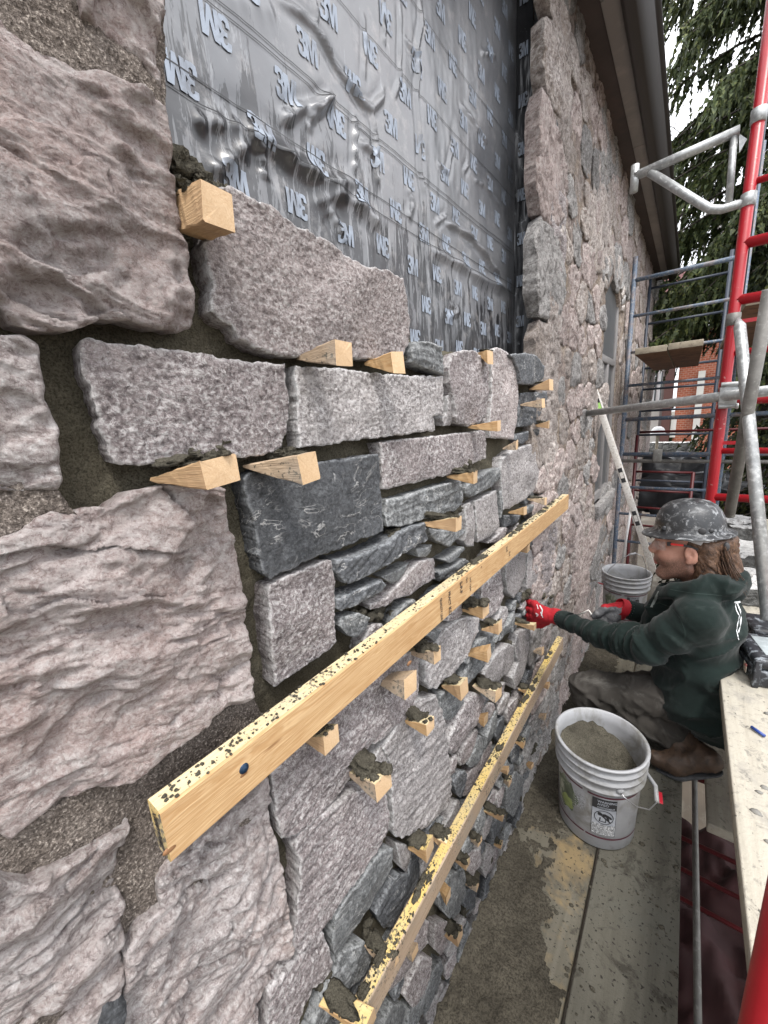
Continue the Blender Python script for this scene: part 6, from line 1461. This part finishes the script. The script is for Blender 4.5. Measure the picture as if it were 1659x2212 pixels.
# eyebrows and eye
# hair: a shell behind the ears falling on to the hood, then loose strands
def hair_sdf(p):
    s = np.c_[p[:, 0], np.abs(p[:, 1]), p[:, 2]]
    d = dell(p, (-.038, 0, .035), (.083, .083, .085)); d = smin(d, dcap(s, (-.050, .062, .02), (-.060, .066, -.085), .026, .030), .02); d = smin(d, dcap(s, (-.060, .066, -.085), (-.120, .045, -.125), .030, .018), .02)
    d = smin(d, dcap(s, (-.095, .0, .02), (-.115, .02, -.10), .030, .034), .03); d = smin(d, dcap(s, (-.115, .02, -.10), (-.138, .02, -.116), .030, .012), .02)
    d = smin(d, dcap(s, (-.028, .070, -.01), (-.030, .066, -.095), .012, .016), .012)
    return smax(d, p[:, 2] - .050, .01)
v, f = snet(hair_sdf, (-.22, -.13, -.18), (.06, .13, .09), .0042); nn_ = normals(v, f)
a_ = .85; al = v[:, 0] * math.cos(a_) + v[:, 2] * math.sin(a_); ac = -v[:, 0] * math.sin(a_) + v[:, 2] * math.cos(a_)
v = v + nn_ * (.0036 * ridged(np.c_[al * 5, ac * 100 + 2 * pn(v * 14, 7), v[:, 1] * 45], 3, .55, 5))[:, None]
hr = hobj('hair', v, f, HAIR)
r = np.random.RandomState(6); m_ = MB()
for k in range(420):
    s = r.choice([1, 1, 1, -1]); y0 = s * r.uniform(.055, .098); x0 = r.uniform(-.10, -.020); z0 = r.uniform(-.01, .045) 
    end = np.array([max(-.150, x0 - .010 - r.uniform(0, .055)), y0 * r.uniform(.6, 1.08), -.085 - r.uniform(0, .045)]); st_ = np.array([x0, y0 * (.80 if abs(y0) > .07 else 1), z0]); mid = (st_ + end) / 2 + np.array([.012 + r.normal(0, .004), s * .014, -.006 + r.normal(0, .006)])
    pts = [st_ * (1 - u) ** 2 + 2 * mid * u * (1 - u) + end * u * u for u in np.linspace(0, 1, 6)]; tube(m_, pts, [.0013, .0015, .0014, .0012, .0009, .0003], 3, cap=False)
hobj('hair_strands', m_.v, m_.f, HAIR, kind='stuff')
# stubble chin tuft
# hard hat
m_ = MB(); nA = 72
prof = [(.118, .060, 0), (.121, .064, 0), (.128, .064, 1), (.146, .0585, 1), (.149, .0595, 1), (.149, .0625, 1), (.146, .064, 1), (.130, .070, 1), (.121, .073, .4), (.1175, .080, 0), (.1155, .100, 0), (.110, .125, 0), (.100, .148, 0), (.085, .166, 0), (.064, .180, 0), (.040, .188, 0), (.016, .191, 0), (.0, .191, 0)]
Vv = []; F = []
for r_, z_, br_ in [(a_, .064 + (b_ - .064) * .90, c_) for a_, b_, c_ in prof]:
    for k in range(nA):
        a = 2 * math.pi * k / nA; fx = math.cos(a); fy = math.sin(a); ext = 1 + .10 * br_ * max(0, fx) ** 3; rib = 1 + (.012 * math.exp(-(fy * r_ / .012) ** 2) if z_ > .09 else 0)
        Vv.append((fx * r_ * .87 * ext + .000, fy * r_ * .80, (z_ - (.010 * br_ * max(0, fx) ** 2)) * 1.0 * (rib if z_ > .15 else 1)))
for i in range(len(prof) - 1):
    for k in range(nA): k2 = (k + 1) % nA; F.append((i * nA + k, i * nA + k2, (i + 1) * nA + k2, (i + 1) * nA + k))
m_.add(Vv, F)
hat = hobj('hard_hat', m_.v, m_.f, HAT); RUBB = mat_plain('dark rubber knob', (.03, .03, .032), .6); STRP = mat_plain('pale grey strap', (.33, .32, .32), .7)
def hat_child(name, v, f, mat): 
    me = mesh_from(np.asarray(v) * HS, f, True); o = bpy.data.objects.new(name, me); COL.objects.link(o); o.parent = hat; me.materials.append(mat); return o
for s in (1, -1):
    for x_, rr__ in ((-.030, .012), (-.054, .0085), (.072, .010)):
        v, f = ico(3); y_ = s * .80 * math.sqrt(max(0, .1165 ** 2 - (x_ / .87) ** 2)) ; hat_child('rivet', v * [rr__, .005, rr__] + [x_, y_, .086], f, HAT if x_ != -.03 else RUBB)
for s in (1, -1):
    m_ = MB()
    P0 = [np.array([.015, s * .084, .058]), np.array([-.030, s * .088, .050]), np.array([-.060, s * .082, .036]), np.array([-.092, s * .056, .030]), np.array([-.110, s * .02, .030])]; Wd = [.006, .014, .020, .013, .012]
    for i in range(4):
        a, b_ = P0[i], P0[i + 1]; m_.add([a + [0, 0, Wd[i]], a - [0, 0, Wd[i]], b_ - [0, 0, Wd[i + 1]], b_ + [0, 0, Wd[i + 1]]], [(0, 1, 2, 3)])
    hat_child('suspension_strap', m_.v, m_.f, STRP)
m_ = MB(); lathe(m_, [(0, .012), (.014, .012), (.017, .006), (.017, -.012)], (-.112, 0, .026), 20, axis=(-1, 0, 0)); hat_child('ratchet_knob', m_.v, m_.f, RUBB)
v, f = ico(3); hat_child('side_knob', v * [.010, .010, .016] + [-.094, .066, .030], f, RUBB)
# safety glasses
LENS, t, b = hexmat('clear lens', .06, .5); b.inputs['Base Color'].default_value = (.75, .78, .80, 1); b.inputs['Alpha'].default_value = .15; b.inputs['Coat Weight'].default_value = 1.0
m_ = MB(); n = 22
Vv = []; 
for j in range(6):
    for i in range(n):
        a = -1.30 + 2.60 * i / (n - 1); zz_ = .034 - .044 * j / 5 * (1 - .22 * abs(a)) ; rad = .067 - .004 * ((j - 2.5) / 2.5) ** 2 
        Vv.append((.048 + rad * math.cos(a) * 1.08, rad * 1.10 * math.sin(a), zz_ + .004))
m_.add(Vv, [(j * n + i, j * n + i + 1, (j + 1) * n + i + 1, (j + 1) * n + i) for j in range(5) for i in range(n - 1)])
gl = hobj('safety_glasses', m_.v, m_.f, LENS)
def gchild(name, pts, w, mat):
    m_ = MB()
    for i in range(len(pts) - 1):
        a, b_ = np.array(pts[i]), np.array(pts[i + 1]); d = _unit(b_ - a); 
        box(m_, (-.0016, 0, -w[i]), (.0016, np.linalg.norm(b_ - a), w[i]), R=np.array([np.cross(d, [0, 0, 1]), d, [0, 0, 1]]).T, c=a)
    me = mesh_from(np.array(m_.v) * HS, m_.f, False); o = bpy.data.objects.new(name, me); COL.objects.link(o); o.parent = gl; me.materials.append(mat); return o
REDT = mat_plain('red temple arm', (.62, .03, .03), .4)
for s in (1, -1):
    gchild('hinge', [(.064, s * .0765, .034), (.052, s * .080, .035)], [.007], RUBB); gchild('temple_arm', [(.053, s * .0805, .035), (.034, s * .0830, .034), (.018, s * .0835, .033)], [.0034, .0030], REDT); gchild('temple_tip', [(.018, s * .0835, .033), (-.002, s * .0865, .030), (-.022, s * .088, .022)], [.0035, .0028], RUBB)
gchild('brow_bar', [(.112, -.03, .040), (.120, 0, .040), (.112, .03, .040)], [.0022, .0022], RUBB)

# --- clothes
Ls, Le, Lw = P(1508, 1335, 1.62), P(1400, 1393, 1.63), P(1222, 1340, 1.89)
Lm = P(1300, 1372, 1.77)
Rs, Re, Rw = P(1475, 1322, 1.96), P(1425, 1338, 2.0), P(1362, 1318, 1.93)
armL = [(Ls, .080), ((Ls + Le) / 2 + [0, -.005, 0], .070), (Le, .062), (Lm, .053), (Lw, .041)]
armR = [(Rs, .075), (Re, .058), (Rw, .040)]
def hoodie_sdf(p):
    k = .05
    d = dell(p, P(1516, 1352, 1.78), (.116, .185, .135)); d = smin(d, dell(p, P(1508, 1432, 1.78), (.128, .170, .150)), k); d = smin(d, dell(p, P(1500, 1492, 1.76), (.128, .180, .108)), k); d = smin(d, dell(p, P(1532, 1518, 1.77), (.122, .188, .112)), .03)
    d = smin(d, dell(p, P(1540, 1318, 1.79), (.080, .13, .090)), k); d = smin(d, dcap(p, Ls, P(1500, 1310, 1.76), .070, .075), k)
    d = smin(d, dcap(p, Rs, P(1490, 1312, 1.86), .065, .07), k)
    d = smin(d, chain(p, armL, .02), .030); d = smin(d, chain(p, armR, .02), .03)
    d = smin(d, dcap(p, P(1440, 1295, 1.78), P(1410, 1370, 1.78), .050, .055), .04)
    # collar and hood in heavy folds
    hd = chain(p, [(P(1432, 1276, 1.76), .028), (P(1460, 1274, 1.69), .034), (P(1505, 1274, 1.665), .040), (P(1555, 1270, 1.70), .046), (P(1580, 1262, 1.78), .046), (P(1560, 1256, 1.88), .040), (P(1500, 1262, 1.91), .036), (P(1450, 1270, 1.86), .030), (P(1432, 1276, 1.76), .028)], .012)
    hd = smin(hd, chain(p, [(P(1545, 1258, 1.74), .034), (P(1585, 1247, 1.78), .030), (P(1596, 1246, 1.80), .016)], .01), .012)
    d = smin(d, hd, .014)
    # neck opening and hem
    d = smax(d, -dcap(p, P(1466, 1262, 1.78), P(1458, 1215, 1.78), .058, .075), .012)
    return d
v, f = snet(hoodie_sdf, (.02, 1.38, .10), (1.02, 2.14, 1.02), .0072)
# keep the parts this side of the cuffs, add folds
nrm = normals(v, f)
def polyparam(p, pts):
    best = np.full(len(p), 9.); s = np.zeros(len(p)); tot = 0; L = [np.linalg.norm(pts[i + 1] - pts[i]) for i in range(len(pts) - 1)]
    for i in range(len(pts) - 1):
        ab = pts[i + 1] - pts[i]; t = np.clip(((p - pts[i]) @ ab) / (ab @ ab), 0, 1); dd = np.linalg.norm(p - pts[i] - t[:, None] * ab, axis=1); m_ = dd < best; best[m_] = dd[m_]; s[m_] = tot + t[m_] * L[i]; tot += L[i]
    return s, best, tot
s_, dl, tot = polyparam(v, [a for a, _ in armL]); wl = np.clip(1 - (dl - .075) / .05, 0, 1)
sr, dr, totr = polyparam(v, [a for a, _ in armR]); wr_ = np.clip(1 - (dr - .07) / .05, 0, 1)
ang = v @ np.array([.3, .5, .8]) ; ang2 = v @ np.array([-.2, .8, -.5])
def fold(x): return 1 - np.abs(x) * 2
fl = fold(pn(np.c_[s_ * 17 + ang * 2.2, ang * 3.0, ang2 * 3.0], 41)) ** 3 * .75 + fold(pn(np.c_[s_ * 30 - ang * 3, ang * 4, ang2 * 4], 43)) ** 3 * .4
elb = np.exp(-((s_ - .30) / .15) ** 2); fl2 = fold(pn(np.c_[s_ * 24 + ang * 5, ang * 2.4, ang2 * 2], 46)) ** 3
rf_ = fold(pn(np.c_[sr * 22 + ang * 3, ang * 3, ang2 * 3], 47)) ** 3
tb = fold(pn(np.c_[v[:, 0] * 3.5 + v[:, 2] * 4.5, v[:, 1] * 4, v[:, 2] * 9 - v[:, 0] * 5], 51)) ** 3; tb2 = fold(pn(np.c_[v[:, 0] * 5 + v[:, 2] * 5, v[:, 1] * 3, v[:, 2] * 11 - v[:, 0] * 9], 52)) ** 4
disp = wl * (.010 * fl * (.35 + .65 * np.clip(s_ / .2, 0, 1)) + .011 * fl2 * elb) + wr_ * (1 - wl) * .010 * rf_ + (1 - np.clip(wl + wr_, 0, 1)) * (.010 * tb + .008 * tb2) + .0012 * fbm(v * 30, 3, .6, 53)
v = v + nrm * (disp * 1.5 - .008)[:, None]
HOOD = obj('hoodie', v, f, GRN, MAN)
# ribbed cuffs
def ring_tube(name, c0, c1, r0, r1, mat, n=40, ribs=0.0, par=MAN, m=6):
    c0, c1 = np.asarray(c0, float), np.asarray(c1, float); u, w, d = frame_of(c1 - c0); Vv = []; F = []
    for i in range(m + 1):
        t_ = i / m; c = c0 + (c1 - c0) * t_; rad = r0 + (r1 - r0) * t_ + .0025 * math.sin(t_ * math.pi)
        for k in range(n): a = 2 * math.pi * k / n; rr0 = rad + ribs * (k % 2); Vv.append(c + rr0 * (math.cos(a) * u + math.sin(a) * w))
    for i in range(m):
        for k in range(n): k2 = (k + 1) % n; F.append((i * n + k, i * n + k2, (i + 1) * n + k2, (i + 1) * n + k))
    return obj(name, Vv, F, mat, par)
def along(a, b, t): return a + (b - a) * t
dirL = _unit(Lw - Lm); dirR = _unit(Rw - Re)
ring_tube('cuff', Lw - dirL * .03, Lw + dirL * .040, .044, .038, GRN, ribs=.0012); ring_tube('cuff', Rw - dirR * .03, Rw + dirR * .025, .043, .038, GRN, ribs=.0012)
# trousers
hipL, kneeL, ankL = P(1495, 1512, 1.74), P(1266, 1500, 1.66), P(1468, 1590, 1.70)
hipR, kneeR, ankR = P(1530, 1510, 1.88), P(1285, 1488, 1.90), P(1560, 1570, 1.90)
kneeL[2] = max(kneeL[2], .20)
def tro_sdf(p):
    d = dcap(p, hipL, kneeL, .092, .072); d = smin(d, dcap(p, hipR, kneeR, .105, .072), .02); d = smin(d, dell(p, P(1520, 1515, 1.80), (.085, .12, .075)), .05)
    d = smin(d, dcap(p, kneeL + [.012, .0, -.015], ankL, .066, .068), .02); d = smin(d, dcap(p, kneeR + [.01, 0, -.01], ankR, .064, .055), .02)
    return smax(d, -(p[:, 2] - .035), .01)
v, f = snet(tro_sdf, (.12, 1.50, .02), (.95, 2.08, .55), .0075); nrm = normals(v, f); sL, dL, _ = polyparam(v, [hipL, kneeL, ankL])
fl = fold(pn(np.c_[sL * 11 + v[:, 2] * 7, v[:, 0] * 3, v[:, 2] * 6], 61)) ** 3; fl2 = fold(pn(np.c_[v[:, 0] * 14 + v[:, 2] * 10, v[:, 1] * 5, v[:, 2] * 15], 62)) ** 4
v = v + nrm * (.012 * fl + .008 * fl2 - .007)[:, None]; TR = obj('trousers', v, f, TRO, MAN)
# boots
def boot(toe, ball, heel, ank, side):
    toe, ball, heel, ank = [np.asarray(a, float) for a in (toe, ball, heel, ank)]
    def sd(p):
        d = dcap(p, toe, ball, .028, .036); d = smin(d, dcap(p, ball, heel, .036, .032), .02); d = smin(d, dcap(p, heel, ank, .030, .034), .03); return smin(d, dcap(p, ball, ank, .030, .032), .02)
    lo = np.min([toe, ball, heel, ank], 0) - .075; hi = np.max([toe, ball, heel, ank], 0) + .075
    v, f = snet(sd, lo, hi, .006); v = v + normals(v, f) * (.003 * fold(pn(v * [30, 10, 30], 71)) ** 3)[:, None]; bo = obj('boot', v, f, BOOT, MAN)
    dn = _unit(np.cross(np.cross(heel - toe, [0, 0, 1]), heel - toe)) * -1.0; dn = dn if dn[2] < 0 else -dn
    def ss(p):
        d = dcap(p, toe + dn * .018, ball + dn * .022, .034, .041); d = smin(d, dcap(p, ball + dn * .022, heel + dn * .022, .041, .036), .01)
        pl = np.abs((p - ball - dn * .034) @ dn) - .010; return smax(d, pl, .004)
    v, f = snet(ss, lo - .03, hi + .03, .006); obj('sole', v, f, SOLE, bo); return bo
tl = onZ(1418, 1638, .045); boot(tl, tl + [.060, .005, .004], tl + [.155, .02, .060], ankL + [0, 0, .02], 1)
tr_ = P(1575, 1610, 1.90); boot(tr_ + [0, 0, .0], tr_ + [.05, .0, .015], tr_ + [.10, .02, .085], ankR + [0, 0, .03], -1)
# gloves
def finger(p, pts, r0, r1): return chain(p, [(np.asarray(a, float), r0 + (r1 - r0) * i / (len(pts) - 1)) for i, a in enumerate(pts)], .006)
def glove(name, wrist, palm, fingers, thumb, palm_r, tip_split, cuffdir):
    allp = [wrist, palm] + [q_ for fg in fingers for q_ in fg] + list(thumb); lo = np.min(allp, 0) - .05; hi = np.max(allp, 0) + .05
    def sd(p):
        d = dcap(p, wrist, palm, .034, .036); 
        for fg in fingers: d = smin(d, dcap(p, along(np.asarray(wrist), np.asarray(palm), .7), fg[0], .026, .0165), .018)
        ff = None
        for fg in fingers:
            e = finger(p, fg, .0155, .0125); ff = e if ff is None else smin(ff, e, .003)
        d = smin(d, ff, .008); return smin(d, finger(p, thumb, .019, .0135), .010)
    v, f = snet(sd, lo, hi, .0034); nrm = normals(v, f); v = v + nrm * (.0011 * fold(pn(v * 85, 81)) ** 2 + .0014 * fold(pn(v * 38, 82)) ** 3)[:, None]
    o = obj(name, v, f, [REDG, GRYG], MAN); o.data.polygons.foreach_set('material_index', tip_split(v[f].mean(1), nrm[f].mean(1)).astype(int).tolist()); return o
wL = Lw + dirL * .035
kn = [P(1151, 1302, 1.975), P(1147, 1316, 1.970), P(1148, 1329, 1.962), P(1155, 1341, 1.950)]
tips = [P(1133, 1298, 2.015), P(1128, 1311, 2.015), P(1129, 1325, 2.005), P(1138, 1338, 1.99)]
fg = []
for i in range(4):
    mid = (kn[i] + tips[i]) / 2 + np.array([.014, -.012, .004]); base = kn[i] + np.array([.010, -.006, 0]); last = tips[i] + np.array([-.004, .014, -.006]); last[0] = max(last[0], .03); fg.append([base, mid, tips[i], last])
pL = P(1170, 1326, 1.945)
th = [P(1182, 1342, 1.955), P(1168, 1350, 1.975), P(1155, 1352, 1.992)]
def spl(c, n): return (np.min([np.linalg.norm(c - tp, axis=1) for tp in tips], 0) < .022) | (n @ np.array([-.75, .6, -.25]) > .35)
GLV = glove('glove', wL, pL, fg, th, .03, spl, dirL)
ring_tube('glove_cuff', wL - dirL * .004, wL + dirL * .055, .0375, .036, REDG, ribs=.0011, n=48, par=GLV); ring_tube('glove_hem', wL - dirL * .012, wL - dirL * .003, .0385, .038, CREAM, par=GLV, m=2)
wR = Rw + dirR * .02
pR = P(1328, 1322, 1.915)
fr_ = [[P(1312, 1316, 1.905), P(1296, 1322, 1.895), P(1285, 1332, 1.895), P(1290, 1340, 1.905)], [P(1314, 1324, 1.895), P(1299, 1333, 1.885), P(1292, 1343, 1.890), P(1300, 1347, 1.900)], [P(1319, 1332, 1.892), P(1308, 1342, 1.885), P(1305, 1350, 1.890), P(1314, 1353, 1.90)], [P(1326, 1337, 1.892), P(1320, 1347, 1.885), P(1320, 1354, 1.890), P(1330, 1356, 1.90)]]
thR = [P(1325, 1312, 1.895), P(1308, 1314, 1.875), P(1292, 1325, 1.868), P(1284, 1331, 1.870)]
GR = glove('glove', wR, pR, fr_, thR, .03, lambda c, n: ~(((n @ np.array([0, .3, .95])) > .35) & (c[:, 0] > P(1300, 1320, 1.9)[0])) & (c[:, 0] < P(1345, 1320, 1.92)[0]), dirR)
ring_tube('glove_cuff', wR - dirR * .004, wR + dirR * .035, .037, .036, REDG, ribs=.0011, n=48, par=GR); ring_tube('glove_hem', wR - dirR * .012, wR - dirR * .003, .039, .038, CREAM, par=GR, m=2)
# pointing tool held in the right hand
m_ = MB(); STL = mat_plain('steel and pale handle', (.55, .53, .49), .4, metal=.4)
tp = [P(1247, 1329, 1.87), P(1272, 1318, 1.87), P(1278, 1328, 1.872), P(1284, 1338, 1.875), P(1297, 1342, 1.88), P(1318, 1343, 1.895)]; tube(m_, tp, [.0025, .004, .006, .0065, .0065, .006], 10)
tag(m_.build('pointing_tool', STL, None, smooth=True), 'cranked steel pointing tool held in the worker\'s right hand', 'tool')
# print on the back, seams and white glove print laid on the cloth surface
from mathutils.bvhtree import BVHTree
def bvh(o):
    Lc = Vector(wloc(o)); vs = [Vector(v_.co) + Lc for v_ in o.data.vertices]; return BVHTree.FromPolygons(vs, [tuple(p.vertices) for p in o.data.polygons])
def on_surface(tree, px, py, off=.0018):
    d = Vector(ray(px, py)).normalized(); h = tree.ray_cast(Vector(CAM), d)
    if h[0] is None: return None
    n = h[1]; n = n if n.dot(d) < 0 else -n; return np.array(h[0] + n * off), np.array(n)
def ribbon(name, tree, pts, w, mat, par, off=.0018, sub=5):
    Q = []; 
    for i in range(len(pts) - 1):
        for k in range(sub): t_ = k / sub; Q.append((pts[i][0] * (1 - t_) + pts[i + 1][0] * t_, pts[i][1] * (1 - t_) + pts[i + 1][1] * t_))
    Q.append(pts[-1]); S_ = [on_surface(tree, *q_, off) for q_ in Q]; S_ = [s for s in S_ if s]
    if len(S_) < 2: return
    Vv = []; 
    for i, (p, n) in enumerate(S_):
        d = S_[min(i + 1, len(S_) - 1)][0] - S_[max(i - 1, 0)][0]; sd_ = _unit(np.cross(n, d)) * w / 2; Vv += [p + sd_, p - sd_]
    return obj(name, Vv, [(2 * i, 2 * i + 1, 2 * i + 3, 2 * i + 2) for i in range(len(S_) - 1)], mat, par)
ht = bvh(HOOD); SEAM = mat_plain('seam thread', (.022, .036, .032), .9)
for pts in ([(1402, 1306), (1425, 1302), (1450, 1312), (1470, 1335), (1480, 1362), (1480, 1380)], [(1428, 1288), (1432, 1278)], [(1440, 1272), (1500, 1282), (1560, 1286)]): ribbon('seam', ht, pts, .0018, SEAM, HOOD)
ribbon('drawstring', ht, [(1424, 1278), (1417, 1292), (1408, 1312)], .009, mat_plain('grey tape', (.17, .19, .18), .8), HOOD, .003)
ribbon('back_print', ht, [(1586, 1300), (1590, 1318), (1596, 1330), (1592, 1350), (1590, 1362), (1595, 1382)], .003, WPR, HOOD); ribbon('back_print', ht, [(1591, 1302), (1598, 1318), (1600, 1335), (1598, 1352), (1594, 1366)], .0045, WPR, HOOD); ribbon('back_print', ht, [(1588, 1302), (1598, 1300)], .007, WPR, HOOD)
gt = bvh(GLV)
for pts, w in (([(1166, 1308), (1172, 1318), (1170, 1330)], .006), ([(1160, 1306), (1163, 1316)], .004), ([(1168, 1322), (1173, 1334)], .005), ([(1158, 1324), (1160, 1332), (1163, 1328), (1159, 1325)], .003)): ribbon('white_print', gt, pts, w, WPR, GLV, .0016)
m_ = MB(); c = P(1377, 1420, 1.64); box(m_, c - [.006, .004, .022], c + [.006, .004, .022]); m_.build('yellow_tab', mat_plain('yellow plastic', (.6, .42, .03), .5), HOOD, bevel=.002)
